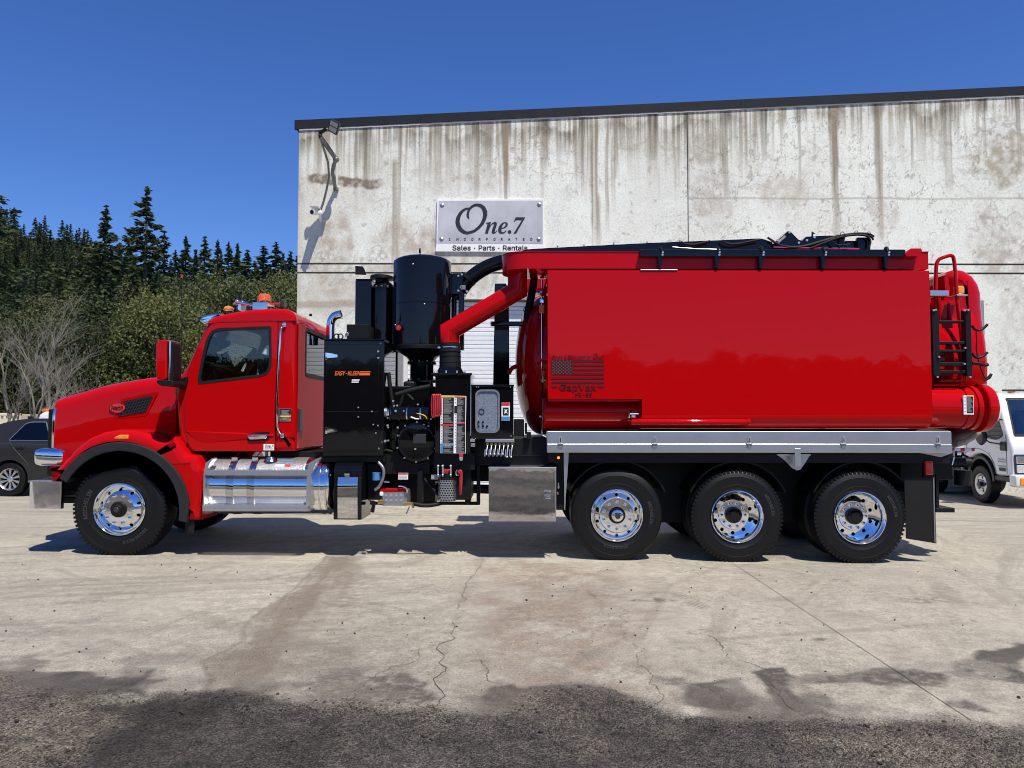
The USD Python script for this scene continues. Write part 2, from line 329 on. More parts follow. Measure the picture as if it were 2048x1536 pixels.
def conc_color(x, y):
    near = y < 3
    base = np.array([.312, .288, .236]); k = np.ones_like(x)
    k *= .72 + .56 * n2(x, y, .55, 1, 5)
    k *= .90 + .20 * n2(x, y, 1.1, 2, 4, sx=.35, ang=.35)
    k *= .82 + .36 * n2(x, y, 9, 3, 4)
    st = n2(x, y, 7, 4, 4, sx=.07, ang=.22); left = sstep(1.0, -2.0, x)
    k *= 1 - .20 * left * sstep(.5, .72, st)
    st = n2(x, y, 9, 14, 3, sx=.05, ang=0.0); k *= 1 + .16 * sstep(.55, .75, st) * sstep(-1.9, -.4, y) * sstep(1.2, .1, y)      # pale tyre scrapes along the truck
    st = n2(x, y, 6, 15, 4, sx=.09, ang=-.9); k *= 1 - .12 * sstep(1, 4, x) * sstep(.5, .75, st)
    c = base[None] * k[:, None]
    def tint(m, col):
        nonlocal c; m = np.clip(m, 0, 1)[:, None]; c = c * (1 - m) + np.asarray(col)[None] * m
    def pat(pts, w, amp, s, seed):
        q = GL(pts); pad = w + amp; out = np.zeros_like(x); k = (x > q[:, 0].min() - pad) & (x < q[:, 0].max() + pad) & (y > q[:, 1].min() - pad) & (y < q[:, 1].max() + pad)
        if k.any(): out[k] = sstep(-w, w, sdpoly(x[k], y[k], q) + (n2(x[k], y[k], s, seed, 6) - .5) * amp)
        return out
    # brown damp tyre track with a sharp left rim
    q0, q1 = G(690, 1112), G(480, 1400); al = math.atan2(q1[1] - q0[1], q1[0] - q0[0]); streak = n2(x, y, 13, 22, 4, sx=.07, ang=al); blot = n2(x, y, 3.2, 122, 5)
    m = pat([(655, 1112), (618, 1150), (572, 1192), (505, 1232), (488, 1282), (408, 1322), (418, 1362), (400, 1400), (540, 1404), (565, 1370), (600, 1300), (665, 1210), (715, 1150), (728, 1112)], .03, .30, 3.2, 21)
    m2 = pat([(655, 1112), (600, 1180), (500, 1260), (440, 1330), (440, 1400), (480, 1404), (540, 1340), (600, 1240), (690, 1140), (700, 1112)], .12, .4, 2.0, 121)
    tint(m * np.clip(.18 + .55 * m2 * sstep(.30, .62, streak) + .38 * sstep(.40, .62, blot), 0, .85), (.150, .122, .094))
    rim = np.exp(-(np.abs(dline(x + (n2(x, y, 4, 23) - .5) * .12, y, GL([(655, 1112), (618, 1150), (572, 1192), (505, 1232), (488, 1282), (408, 1322), (418, 1362), (400, 1400)]))) / .016) ** 2); tint(rim * .55, (.085, .07, .055))
    m = pat([(960, 1125), (1240, 1125), (1330, 1400), (1000, 1402)], .35, .9, 1.6, 24); tint(m * .8 * sstep(.3, .65, n2(x, y, 4, 25)), (.20, .155, .118))
    m = pat([(700, 1150), (760, 1150), (690, 1385), (560, 1385)], .2, .5, 2.5, 26); speck = sstep(.42, .62, n2(x, y, 28, 27, 2)); tint(m * speck * .45, (.16, .135, .11))
    m = pat([(560, 1290), (960, 1290), (1000, 1410), (540, 1410)], .35, .6, 2.5, 126); speck = sstep(.46, .62, n2(x, y, 34, 127, 2)); tint(m * speck * .4, (.17, .14, .115))
    # ribbed tread prints
    for q, s in (((665, 1110, 585, 1235), 31), ((690, 1180, 610, 1330), 32), ((1220, 1130, 1230, 1260), 33), ((1870, 1150, 1895, 1260), 34), ((1030, 1110, 1045, 1230), 35), ((735, 1112, 640, 1320), 36), ((700, 1112, 560, 1300), 37), ((1150, 1125, 1120, 1330), 38), ((1290, 1125, 1390, 1330), 39), ((1560, 1125, 1820, 1330), 30)):
        a, b = G(q[0], q[1]), G(q[2], q[3]); d = dline(x, y, [a, b]); e = (b - a) / np.linalg.norm(b - a); t = (x - a[0]) * e[0] + (y - a[1]) * e[1]
        m = sstep(.16, .08, d) * (.5 + .5 * np.sin(t * 42 + np.sign(np.sin(d * 40)) * 1.2)) * sstep(.42, .56, n2(x, y, 3, s, 5)) * (.4 + .6 * n2(x, y, 18, s + 50, 3)); tint(m * .5, (.15, .125, .10))
    # rubber scuffs
    for pts, s in (([(1333, 1186), (1362, 1184), (1392, 1196), (1362, 1199)], 41), ([(1362, 1203), (1398, 1200), (1428, 1215), (1398, 1218)], 42)):
        m = sstep(-.015, .03, sdpoly(x, y, GL(pts))) * (.55 + .45 * np.sin((x * .6 + y) * 210)); tint(m * .62, (.07, .065, .06))
    for px, py, r, s in ((1690, 1160, .1, 51), (1410, 1262, .12, 52), (1596, 1245, .09, 53), (1850, 1200, .22, 54), (1640, 1278, .06, 55), (1310, 1200, .14, 56), (310, 1190, .1, 57)):
        g = G(px, py); d = np.hypot((x - g[0]) * .55, y - g[1]); m = sstep(r, 0, d + (n2(x, y, 9, s, 4) - .5) * r * 2.2) * sstep(.42, .55, n2(x, y, 22, s + 7, 3)); tint(m * .8, (.07, .06, .05))
    # damp grey patches before the gravel
    for pts, s, a in (([(-200, 1338), (150, 1345), (320, 1362), (300, 1395), (-200, 1395)], 61, .75), ([(205, 1372), (318, 1330), (325, 1352), (270, 1378)], 62, .7), ([(405, 1388), (480, 1372), (545, 1392), (560, 1420), (420, 1420)], 63, .9),
                      ([(690, 1405), (720, 1372), (790, 1352), (850, 1365), (900, 1405)], 64, .55), ([(780, 1368), (805, 1350), (842, 1366), (825, 1388), (790, 1385)], 65, .8), ([(960, 1412), (975, 1372), (1040, 1360), (1045, 1412)], 66, .75),
                      ([(1030, 1410), (1060, 1375), (1150, 1368), (1260, 1380), (1310, 1405)], 67, .85), ([(1355, 1410), (1368, 1365), (1480, 1352), (1530, 1400), (1490, 1430)], 68, .6), ([(1505, 1345), (1560, 1338), (1585, 1390), (1700, 1440), (1560, 1430)], 69, .85),
                      ([(1560, 1350), (1780, 1338), (1870, 1350), (1870, 1368), (1600, 1372)], 70, .7), ([(1860, 1392), (1940, 1396), (1985, 1425), (1870, 1420)], 71, .55), ([(1780, 1345), (1900, 1338), (2060, 1282), (2060, 1372), (1930, 1362)], 72, .62)):
        m = pat(pts, .03, .46, 2.8, s); tint(np.clip(m * a * (.55 + .8 * n2(x, y, 6, s + 9)), 0, .92), (.055, .049, .043)); tint(m * sstep(.46, .54, n2(x, y, 3.3, s + 19, 5)) * .7, (.036, .033, .030))
    e_ = np.interp(x, EDGE[:, 0], EDGE[:, 1]); dd_ = (y - e_); rag = n2(x, y, 2.0, 111, 6); tint(sstep(.55, -.05, dd_ + (rag - .5) * 2.4) * sstep(.44, .50, n2(x, y, 1.5, 112, 6)) * .75, (.075, .066, .056)); tint(sstep(1.3, .1, dd_ + (rag - .5) * 1.6) * sstep(.50, .60, n2(x, y, 4.5, 113, 5)) * .38, (.13, .112, .09))
    for pts, w in CRACKS:
        d = dline(x, y, GL(pts)); tint(np.exp(-(d / .05) ** 2) * .30 * sstep(.4, .6, n2(x, y, 6, 81)), (.14, .115, .09))
    m = sstep(.50, .62, n2(x, y, 26, 92, 3)) * sstep(.42, .58, n2(x, y, 1.4, 93, 3)); tint(m * .28, (.15, .13, .105)); m = sstep(.52, .66, n2(x, y, 30, 94, 3)) * sstep(.45, .6, n2(x, y, 1.1, 95, 3)); tint(m * .30, (.40, .37, .31))
    for ang_, sd_, lo in ((.95, 96, .56), (-.6, 97, .58), (1.25, 98, .57), (.25, 99, .56)): st = n2(x, y, 8, sd_, 4, sx=.06, ang=ang_); tint(sstep(lo, lo + .12, st) * sstep(.40, .6, n2(x, y, .7, sd_ + 40, 3)) * .34, (.155, .135, .11))
    # oil drips and old wheel marks all over the yard
    m = sstep(.70, .78, n2(x, y, 1.7, 90, 4)) * .5; tint(m, (.17, .15, .125))
    m = sstep(.74, .80, n2(x, y, 6, 91, 3)) * .55; tint(m, (.12, .10, .085))
    return c
GRAVEL = np.array([.068, .059, .050])
def ground_mesh(xs, ys, z):
    x, y, F = grid(xs, ys)
    c = conc_color(x, y); m = gravel_mask(x, y)
    cz = lambda v, a, b: np.clip((v - a) / (b - a), 0, 1); g = GRAVEL[None] * (.45 + 1.0 * cz(n2(x, y, 1.0, 101, 4), .3, .7))[:, None] * (.70 + .6 * cz(n2(x, y, 20, 102, 3), .3, .7))[:, None]
    pale = sstep(.48, .62, n2(x, y, 1.2, 103, 5)) * (.4 + .6 * cz(n2(x, y, 14, 106, 3), .35, .65)); g = g * (1 - .75 * pale[:, None]) + np.array([.17, .147, .112])[None] * (.75 * pale[:, None])
    c = c * (1 - m[:, None]) + g * m[:, None]
    zz = z + zg(x) + m * (.018 * (n2(x, y, 9, 104, 3) - .5) + .010 * (n2(x, y, 30, 105, 2) - .5))
    return trimesh.Trimesh(np.stack([x, y, zz], 1), F, process=False), c, m
def attr_material(name, extra):
    path = f'/World/Looks/{name}'; nodes, links = extra
    m = usdkit.material(stage, path, nodes, links, surface='p.BSDF')
    for n, (k, v) in nodes.items():
        if k == 'attribute':
            s = UsdShade.Shader.Get(stage, f'{path}/{n}'); s.GetInput('attribute').GetAttr()
    MATS[name] = m
attr_material('yard_ground', ({
    'c': ('attribute', {'attribute': 'col'}), 'g': ('attribute', {'attribute': 'gravel'}), 'pos': ('geometry', {}),
    'f': ('noise_texture', {'scale': 75.0, 'detail': 6.0, 'roughness': .7}), 'fr': ('map_range', {'from_min': .34, 'from_max': .66, 'to_min': .62, 'to_max': 1.36}), 'f2': ('noise_texture', {'scale': 13.0, 'detail': 8.0, 'roughness': .75}), 'fr2': ('map_range', {'from_min': .34, 'from_max': .66, 'to_min': .84, 'to_max': 1.15}), 'mul2': ('math', {'math_type': 'multiply'}),
    'v': ('voronoi_texture', {'scale': 105.0}), 'bw': ('rgb_to_bw', {}), 'vr': ('map_range', {'from_min': 0.1, 'from_max': .9, 'to_min': .30, 'to_max': 2.1}),
    'vm': ('mix_float', {'a': 1.0}), 'mul': ('math', {'math_type': 'multiply'}), 'cm': ('vector_math', {'math_type': 'scale'}),
    'h1': ('math', {'math_type': 'multiply', 'value2': .0016}), 'h2': ('math', {'math_type': 'multiply', 'value2': -.016}), 'h3': ('math', {'math_type': 'multiply'}), 'h4': ('math', {'math_type': 'add'}),
    'b': ('bump', {'strength': 1.0, 'distance': 1.0}), 'p': ('principled_bsdf', {'roughness': .82, 'specular_ior_level': .3})},
    [('pos.position', 'f.vector'), ('f.fac', 'fr.value'), ('pos.position', 'v.vector'), ('v.color', 'bw.color'), ('bw.val', 'vr.value'), ('g.fac', 'vm.fac'), ('vr.result', 'vm.b'),
     ('pos.position', 'f2.vector'), ('f2.fac', 'fr2.value'), ('fr.result', 'mul2.value1'), ('fr2.result', 'mul2.value2'), ('mul2.value', 'mul.value1'), ('vm.result', 'mul.value2'), ('c.color', 'cm.vector1'), ('mul.value', 'cm.scale'), ('cm.vector', 'p.base_color'),
     ('f.fac', 'h1.value1'), ('v.distance', 'h2.value1'), ('h2.value', 'h3.value1'), ('g.fac', 'h3.value2'), ('h1.value', 'h4.value1'), ('h3.value', 'h4.value2'), ('h4.value', 'b.height'), ('b.normal', 'p.normal')]))
mat('far_ground', (.20, .185, .155), .9, noise=(.6, .3), bump=(6, .02))
# base sheet, far beyond the yard
xs = np.concatenate([-np.geomspace(900, 20, 14), np.linspace(-15, 15, 14), np.geomspace(20, 900, 14)]); x, y, F = grid(xs, xs)
obj('ground', trimesh.Trimesh(np.stack([x, y, zg(x) - .018], 1), F, process=False), 'far_ground', kind='structure', smooth=False)
JX = G(1455, 1120)[0]
ys_near = np.concatenate([np.arange(-4.62, -3.2, .015), np.arange(-3.2, -.9, .021), np.arange(-.9, .6, .03), np.arange(.63, 4.0, .06)])
ys_front = np.concatenate([np.linspace(-16, -5.6, 24), np.arange(-5.5, -4.60, .015), [-4.62 + .0002]]); ys_front = np.unique(np.minimum(ys_front, -4.6198))
ys_far = np.arange(4.012, 9.3, .08); ys_back = np.linspace(9.3, 30, 40)
xl = np.concatenate([np.linspace(-40, -6.8, 40), np.arange(-6.6, JX - .006, .019), [JX - .0035]]); xr = np.concatenate([[JX + .0035], np.arange(JX + .03, 6.6, .019), np.linspace(6.8, 30, 40)])
yard = thing('concrete_yard', kind='structure')
for xx, yy in ((np.concatenate([xl[:-1], [JX], xr[1:]]), ys_front), (xl, ys_near), (xr, ys_near), (xl[::3], np.concatenate([ys_far, ys_back])), (xr[::3], np.concatenate([ys_far, ys_back]))):
    m, c, g = ground_mesh(xx, yy, 0.0)
    obj('slab', m, 'yard_ground', yard, smooth=False, attrs={'col': c, 'gravel': g})
def crack(pts, w, seed):
    r_ = np.random.default_rng(seed); q = GL(pts)
    for k in range(4):
        o = [q[0]]
        for a, b in zip(q[:-1], q[1:]): L = np.linalg.norm(b - a); o += [(a + b) / 2 + r_.normal(0, .085 * L, 2), b]
        q = np.array(o)
    d = np.gradient(q, axis=0); d /= np.linalg.norm(d, axis=1, keepdims=True); nn = np.stack([-d[:, 1], d[:, 0]], 1); ww = (w * r_.uniform(.25, 1.0, len(q)))[:, None]; ww[0] = 0; ww[-1] *= .3
    z = (zg(q[:, 0]) + .0035)[:, None]; V = np.vstack([np.hstack([q - nn * ww, z]), np.hstack([q + nn * ww, z])]); n = len(q); i = np.arange(n - 1)
    return trimesh.Trimesh(V, np.vstack([np.stack([i, i + 1, i + 1 + n], 1), np.stack([i, i + 1 + n, i + n], 1)]), process=False)
mat('crack_dirt', (.075, .063, .05), .95)
for k, (pts, w) in enumerate(CRACKS): obj('crack', crack(pts, w * .30, 200 + k), 'crack_dirt', yard, False)
# loose stones lying on the gravel
rng = np.random.default_rng(5)
ico = trimesh.creation.icosphere(0); octa = trimesh.Trimesh([[1, 0, 0], [-1, 0, 0], [0, 1, 0], [0, -1, 0], [0, 0, 1], [0, 0, -1]], [[0, 2, 4], [2, 1, 4], [1, 3, 4], [3, 0, 4], [2, 0, 5], [1, 2, 5], [3, 1, 5], [0, 3, 5]], process=False)
def stones(n, seed, rmin, rmax, edge=False):
    r_ = np.random.default_rng(seed); V, Fc, k = [], [], 0
    x = r_.uniform(-3.4, 3.7, n * 4); y = r_.uniform(-5.6, -3.7, n * 4); m = gravel_mask(x, y); keep = r_.random(n * 4) < m ** 2.5 * (.25 + .75 * (meshkit.fbm(np.stack([x * 1.3, y * 1.3, x * 0 + 8], -1), 3, 6) > .45))
    x, y = x[keep][:n], y[keep][:n]
    for a, b in zip(x, y):
        s_ = octa if rmax < .01 else ico; r = rmin * (rmax / rmin) ** (r_.random() ** 2.2); v = s_.vertices * r * r_.uniform(.55, 1.15, (1, 3)) * r_.uniform(.75, 1.2, (len(s_.vertices), 1)); v[:, 2] *= .7
        th = r_.uniform(0, 6.28); cs, sn = math.cos(th), math.sin(th); v = v @ np.array([[cs, -sn, 0], [sn, cs, 0], [0, 0, 1]])
        V.append(v + [a, b, r * .25 + zg(a)]); Fc.append(s_.faces + k); k += len(v)
    return trimesh.Trimesh(np.vstack(V), np.vstack(Fc), process=False)
MATS['stone'] = usdkit.material(stage, '/World/Looks/stone', {'g': ('geometry', {}), 'r': ('rgb_ramp', {'ramp': [(0, (.03, .027, .024)), (.5, (.085, .074, .062)), (.8, (.19, .165, .13)), (1, (.50, .45, .37))]}), 'n': ('noise_texture', {'scale': 120.0}), 'p': ('principled_bsdf', {'roughness': .8}), 'mx': ('mix_color', {'blend_type': 'multiply', 'fac': .35})},
    [('g.random_per_island', 'r.fac'), ('g.position', 'n.vector'), ('r.color', 'mx.a'), ('n.color', 'mx.b'), ('mx.result', 'p.base_color')], surface='p.BSDF')
def pebbles(n, seed):
    r_ = np.random.default_rng(seed); V, Fc, k = [], [], 0
    for _ in range(n):
        a, b = r_.uniform(-5.5, 5.5), -4.3 + 4.2 * r_.random() ** 1.5; r = .003 + .009 * r_.random() ** 4; v = ico.vertices * r * r_.uniform(.6, 1.1, (1, 3)) * r_.uniform(.8, 1.2, (12, 1)); V.append(v + [a, b, r * .5 + zg(a)]); Fc.append(ico.faces + k); k += 12
    return trimesh.Trimesh(np.vstack(V), np.vstack(Fc), process=False)
obj('gravel', cat_(pebbles(420, 9), stones(22000, 1, .0028, .0075), stones(900, 2, .007, .013), stones(60, 4, .012, .02)), 'stone', smooth=False, kind='stuff', label='loose dark gravel strewn along the front edge of the yard', cat='gravel')

# ------------------------------------------------------------------ warehouse
YW = 9.26
WX0, WX1 = P(596, 450, YW)[0], 16.0
JW, JW2 = P(1376, 400, YW)[0], P(1757, 330, YW)[0]
def roof_z(x): return np.interp(x, [P(590, 259, YW)[0], P(2048, 191, YW)[0], 30], [P(590, 259, YW)[2], P(2048, 191, YW)[2], P(2048, 191, YW)[2] + .9])
ZR1, ZR2 = PZ(546, YW, 1300), PZ(528, YW, 1300)
ZH = PZ(397, YW, 1700)
RIBS = np.array([640, 733, 800, 874, 951, 1013, 1085, 1165, 1230, 1303, 1376, 1450, 1525, 1598, 1667, 1752, 1822, 1893, 1965, 2035, 2110, 2185])
RIBX = np.array([P(r, 230, YW)[0] for r in RIBS])
RIBL = np.array([.9, 1.1, 2.6, 1.2, 1.5, 2.5, 1.0, 1.5, 1.2, .9, 1.6, 1.7, 1.0, 1.6, 3.6, 1.9, 1.3, 1.8, 1.2, 1.4, 1.5, 1.2])
def wall_color(x, z):
    h = roof_z(x) - z; c = np.array([.75, .762, .69])[None] * np.ones((len(x), 1))
    def nz(sx, sz, seed, oct=4): return meshkit.fbm(np.stack([x * sx, z * sz, np.full_like(x, 2.3 + seed)], -1), oct, seed)
    def tint(m, col):
        nonlocal c; m = np.clip(m, 0, 1)[:, None]; c = c * (1 - m) + np.asarray(col)[None] * m
    c = c * (.88 + .22 * nz(.5, .5, 1))[:, None] * (.94 + .12 * nz(5, 5, 2))[:, None]
    lf = sstep(1.2, -3.5, x)                                                     # the left bay is the dirtiest
    tint(sstep(.46, .62, nz(.8, .9, 3, 5)) * (.12 + .26 * lf), (.46, .42, .34))
    # streaks below the eaves
    def cn(v, a=.36, b=.64): return np.clip((v - a) / (b - a), 0, 1)
    fine = cn(nz(11, .28, 4, 4)); fine2 = cn(nz(26, .35, 5, 3)); soft = cn(nz(2.2, 1.6, 55, 4))
    d = np.abs(x[:, None] - RIBX[None]); k = d.argmin(1); dn = d[np.arange(len(x)), k]; L = RIBL[k] * 1.3; dx = x - RIBX[k]
    reach = .25 + 1.5 * cn(nz(1.1, .01, 6, 3)) + .5 * fine
    tint(sstep(reach * 1.25, reach * .2, h) * (.25 + .75 * fine) * (.35 + .65 * soft) * .62, (.39, .35, .27))
    tint(sstep(reach, .05, h) * sstep(.45, .8, fine2) * .70, (.20, .17, .12))
    tint(sstep(1.9, .3, h) * sstep(.62, .9, fine) * .45, (.30, .25, .18))
    w0 = .070 + .035 * np.sin(k * 2.3); hang = np.clip(1 - h / L, 0, 1); edge = dx + (cn(nz(1.2, .5, 7, 3)) - .5) * .05
    tint(sstep(w0 * 1.25, w0 * .75, np.abs(edge) * (1 + .55 * h / L)) * hang ** .35 * (.62 + .2 * np.sin(k * 1.7)) * (.75 + .5 * fine2), (.185, .158, .108))
    tint(sstep(.02, .005, np.abs(edge - w0 * .8)) * hang ** .5 * .5, (.13, .105, .07))
    bay = cn(nz(.8, .01, 61, 2)); arch = h - .03 - (.12 + .26 * cn(nz(1.3, .01, 56, 2))) * np.sqrt(np.clip(dn / .42, 0, 1)) - (cn(nz(6, 4, 62, 4)) - .5) * .12      # dark sooty band that hangs in scallops between the ribs
    tint(sstep(-.03, .05, arch) * sstep(.15 + .5 * bay, .02, arch) * (.2 + .8 * soft) * (.35 + .8 * fine2) * (.35 + .75 * bay), (.140, .122, .088))
    tint(sstep(.15, .09, np.abs(edge)) * sstep(.55, .12, h) * (.45 + .5 * fine2) * (.6 + .4 * np.sin(k * 3.1) ** 2), (.095, .083, .062))
    for px, top, bot, w, a in ((790, 330, 560, .07, .75), (1013, 250, 400, .075, .9), (1000, 260, 420, .03, .5), (1190, 250, 510, .09, .75), (1215, 260, 470, .04, .7), (1228, 230, 420, .05, .7), (1200, 400, 520, .03, .6), (1667, 200, 420, .075, .95), (1674, 400, 480, .03, .75), (1757, 200, 500, .06, .6), (872, 330, 380, .04, .6), (800, 250, 330, .06, .8), (1085, 330, 460, .04, .35), (1450, 300, 400, .05, .4), (1320, 340, 420, .02, .5), (1353, 320, 410, .02, .5)):
        X0 = P(px, top, YW)[0]; zt, zb = PZ(top, YW, px), PZ(bot, YW, px); m = sstep(w * 1.3, w * .6, np.abs(x - X0 + (nz(.5, 1.5, 9, 2) - .5) * .12)) * sstep(zb - .2, zb + 1.0, z) * sstep(zt + .25, zt, z)
        tint(m * a * (.45 + .7 * fine2), (.27, .22, .15))
    wv = np.abs(nz(.9, 1.3, 57, 5) - .5); tint(np.exp(-(wv / .012) ** 2) * sstep(3.2, 1.2, h) * .45 * soft, (.33, .28, .21))   # tide lines
    tint(sstep(.60, .80, cn(nz(34, 34, 58, 3))) * sstep(.35, .8, soft) * .30, (.38, .35, .28))                                  # speckle
    hr_ = np.abs(cn(nz(4.5, 3.0, 59, 5)) - .5); tint(np.exp(-(hr_ / .03) ** 2) * sstep(.55, .85, cn(nz(.9, .9, 60, 3))) * .7, (.22, .185, .14))
    # worn patches where the coating has gone
    def patch(px0, py0, px1, py1, a, col, seed, s=2.2, thr=.42):
        a0, a1 = P(px0, py0, YW), P(px1, py1, YW); cx, cz, rx, rz = (a0[0] + a1[0]) / 2, (a0[2] + a1[2]) / 2, abs(a1[0] - a0[0]) / 2, abs(a1[2] - a0[2]) / 2
        q = 1 - np.hypot((x - cx) / rx, (z - cz) / rz); m = sstep(thr, thr + .16, nz(s, s, seed, 5) + q * .28 - .02) * sstep(-.25, .15, q); tint(m * a * (.30 + .9 * np.clip((nz(7, 6, seed + 40, 4) - .36) / .26, 0, 1)), col)
        edge = np.exp(-((nz(s, s, seed, 5) + q * .28 - .02 - thr) / .02) ** 2) * sstep(-.25, .15, q); tint(edge * a * .7, (.17, .13, .10))
    for a in ((630, 430, 712, 590, .62, (.40, .335, .26), 31), (735, 440, 900, 640, .62, (.42, .35, .27), 32), (885, 480, 1010, 590, .6, (.44, .37, .29), 33), (600, 500, 720, 700, .35, (.44, .38, .30), 34), (1380, 235, 1440, 330, .6, (.36, .32, .26), 35),
              (1380, 340, 1470, 460, .5, (.42, .38, .32), 36), (1940, 230, 2060, 380, .7, (.34, .29, .215), 37), (1935, 400, 2060, 560, .6, (.36, .30, .24), 38), (1990, 560, 2100, 800, .4, (.46, .42, .36), 39), (1520, 350, 1620, 420, .45, (.44, .38, .3), 40), (930, 600, 1110, 640, .5, (.44, .38, .3), 41), (1720, 390, 1800, 480, .4, (.42, .37, .3), 42), (840, 300, 1010, 400, .35, (.44, .4, .33), 43)): patch(*a)
    # the long broken seam at the left
    zc = PZ(362, YW, 690) + (x - P(690, 362, YW)[0]) * -.045; m = sstep(.14, .07, np.abs(z - zc + (nz(3.5, 2.5, 44, 5) - .5) * .34)) * sstep(P(612, 362, YW)[0], P(622, 362, YW)[0], x) * sstep(P(772, 362, YW)[0], P(752, 362, YW)[0], x); tint(m * (.45 + .9 * cn(nz(12, 12, 45))), (.21, .175, .135))
    zc = PZ(608, YW, 640); m = sstep(.12, .05, np.abs(z - zc + (nz(2, .1, 46, 3) - .5) * .1)) * sstep(P(800, 600, YW)[0], P(760, 600, YW)[0], x); tint(m * .7, (.36, .29, .22))
    tint(np.exp(-((z - ZH + .01 * np.sin(x * 2)) / .022) ** 2) * (x > JW) * (.35 + .5 * nz(4, 4, 47)), (.30, .25, .18))     # cold joint
    hair = np.abs(nz(1.6, 2.4, 48, 5) - .5); tint(np.exp(-(hair / .006) ** 2) * sstep(.52, .62, nz(.5, .5, 49)) * .75, (.20, .17, .14))
    tint(sstep(.68, .74, nz(7, 5, 50, 3)) * .45, (.28, .24, .19))
    tint(np.exp(-((x - WX0) / .10) ** 2) * .5 * nz(.2, 1.2, 51), (.25, .2, .14)); tint(sstep(.9, .1, z) * .5 * nz(2, 2, 52), (.25, .2, .15))
    return c
attr_material('weathered_coating', ({
    'c': ('attribute', {'attribute': 'col'}), 'pos': ('geometry', {}), 'f': ('noise_texture', {'scale': 28.0, 'detail': 6.0, 'roughness': .7}), 'fr': ('map_range', {'from_min': .25, 'from_max': .75, 'to_min': .80, 'to_max': 1.18}),
    'cm': ('vector_math', {'math_type': 'scale'}), 'b': ('bump', {'strength': 1.0, 'distance': .006}), 'p': ('principled_bsdf', {'roughness': .85, 'specular_ior_level': .25})},
    [('pos.position', 'f.vector'), ('f.fac', 'fr.value'), ('c.color', 'cm.vector1'), ('fr.result', 'cm.scale'), ('cm.vector', 'p.base_color'), ('f.fac', 'b.height'), ('b.normal', 'p.normal')]))
mat('fascia_metal', (.012, .013, .019), .6, spec=.2, noise=(3, .2)); mat('door_slat_paint', (.72, .74, .76), .5, noise=(2, .05)); mat('frame_grey', (.22, .22, .225), .5, noise=(5, .15)); mat('wall_core', (.3, .29, .27), .9); mat('frame_pale', (.6, .6, .57), .6, noise=(5, .1))
bld = thing('warehouse', 'weathered pale concrete warehouse with dark sloping roof edge, stained by rain', 'building', (WX0, YW, 0))
D1 = (P(806, 750, YW)[0], P(1110, 750, YW)[0], PZ(598, YW, 1000)); D2 = (P(1650, 750, YW)[0], P(1960, 750, YW)[0], PZ(606, YW, 1940))
def wall_panel(x0, x1, z0, z1, slope=False, step=.04):
    xs = np.linspace(x0, x1, max(2, int((x1 - x0) / step) + 1)); n = max(2, int((z1 - z0) / step) + 1); ts = np.linspace(0, 1, n)
    if slope: zt = roof_z(xs) - .002
    else: zt = np.full_like(xs, z1)
    X = np.repeat(xs[:, None], n, 1); Z = z0 + (zt[:, None] - z0) * ts[None]
    _, _, F = grid(xs, ts); V = np.stack([X.ravel(), np.full(X.size, YW), Z.ravel()], 1)
    c = wall_color(V[:, 0], V[:, 2])
    if (np.cross(V[F[0, 1]] - V[F[0, 0]], V[F[0, 2]] - V[F[0, 0]]))[1] > 0: F = F[:, ::-1]
    back = np.array([[x0, YW + .12, z0], [x1, YW + .12, z0], [x1, YW + .12, zt[-1]], [x0, YW + .12, zt[0]], [x0, YW, z0], [x1, YW, z0], [x1, YW, zt[-1]], [x0, YW, zt[0]]]); b = len(V)
    F2 = np.array([[0, 1, 2], [0, 2, 3], [4, 1, 0], [4, 5, 1], [5, 2, 1], [5, 6, 2], [6, 3, 2], [6, 7, 3], [7, 0, 3], [7, 4, 0]]) + b
    m = trimesh.Trimesh(np.vstack([V, back]), np.vstack([F, F2]), process=False)
    return obj('wall_panel', m, 'weathered_coating', bld, smooth=False, attrs={'col': np.vstack([c, np.repeat(np.array([[.55, .54, .5]]), 8, 0)])})
cols = [(WX0, JW - .012), (JW + .012, WX1)]
for x0, x1 in cols:
    far = x1 > 10
    for a, b in ([(x0, x1)] if not far else [(x0, 12.4), (12.424, x1)]):
        wall_panel(a, b, ZR2 + .022, 9, True, .021 if b < 13 else .3); wall_panel(a, b, ZR1 + .022, ZR2 - .022)
        edges = [a] + [e for d in (D1, D2) for e in d[:2] if a < e < b] + [b]
        for p, q in zip(edges[:-1], edges[1:]):
            dd = [d for d in (D1, D2) if d[0] - 1e-6 <= p and q <= d[1] + 1e-6]
            wall_panel(p, q, dd[0][2] if dd else -.3, ZR1 - .022)
# core of the building behind the panels, with the door openings left out
core = sbox(WX0 + .02, -.3, WX1 - .02, 4).union(Polygon([(WX0 + .02, 3.9), (WX1 - .02, 3.9), (WX1 - .02, roof_z(WX1) - .05), (WX0 + .02, roof_z(WX0) - .05)]))
for d in (D1, D2): core = core.difference(sbox(d[0] - .001, -1, d[1] + .001, d[2] + .001))
obj('shell', cat_(prism(core, YW + .125, YW + .5), rb(WX0 + .02, WX1 - .02, YW + .505, YW + 22, -.3, 7.6, 0), ), 'wall_core', bld, smooth=False)
def roof_strip(y0, y1, dz0, dz1, xa, xb):
    v = []; 
    for x in (xa, xb):
        z = roof_z(x); v += [[x, y0, z + dz0], [x, y1, z + dz0], [x, y1, z + dz1], [x, y0, z + dz1]]
    return trimesh.convex.convex_hull(np.array(v))
xr0 = P(589, 250, YW - .03)[0]
for k, (a, b) in enumerate(zip([xr0, -2.2, 1.65, 5.5, 9.4], [-2.2, 1.65, 5.5, 9.4, WX1 + .1])):
    obj('fascia', roof_strip(YW - .035 - .004 * (k % 2), YW + .05, .0, .215, a, b - .006), 'fascia_metal', bld)
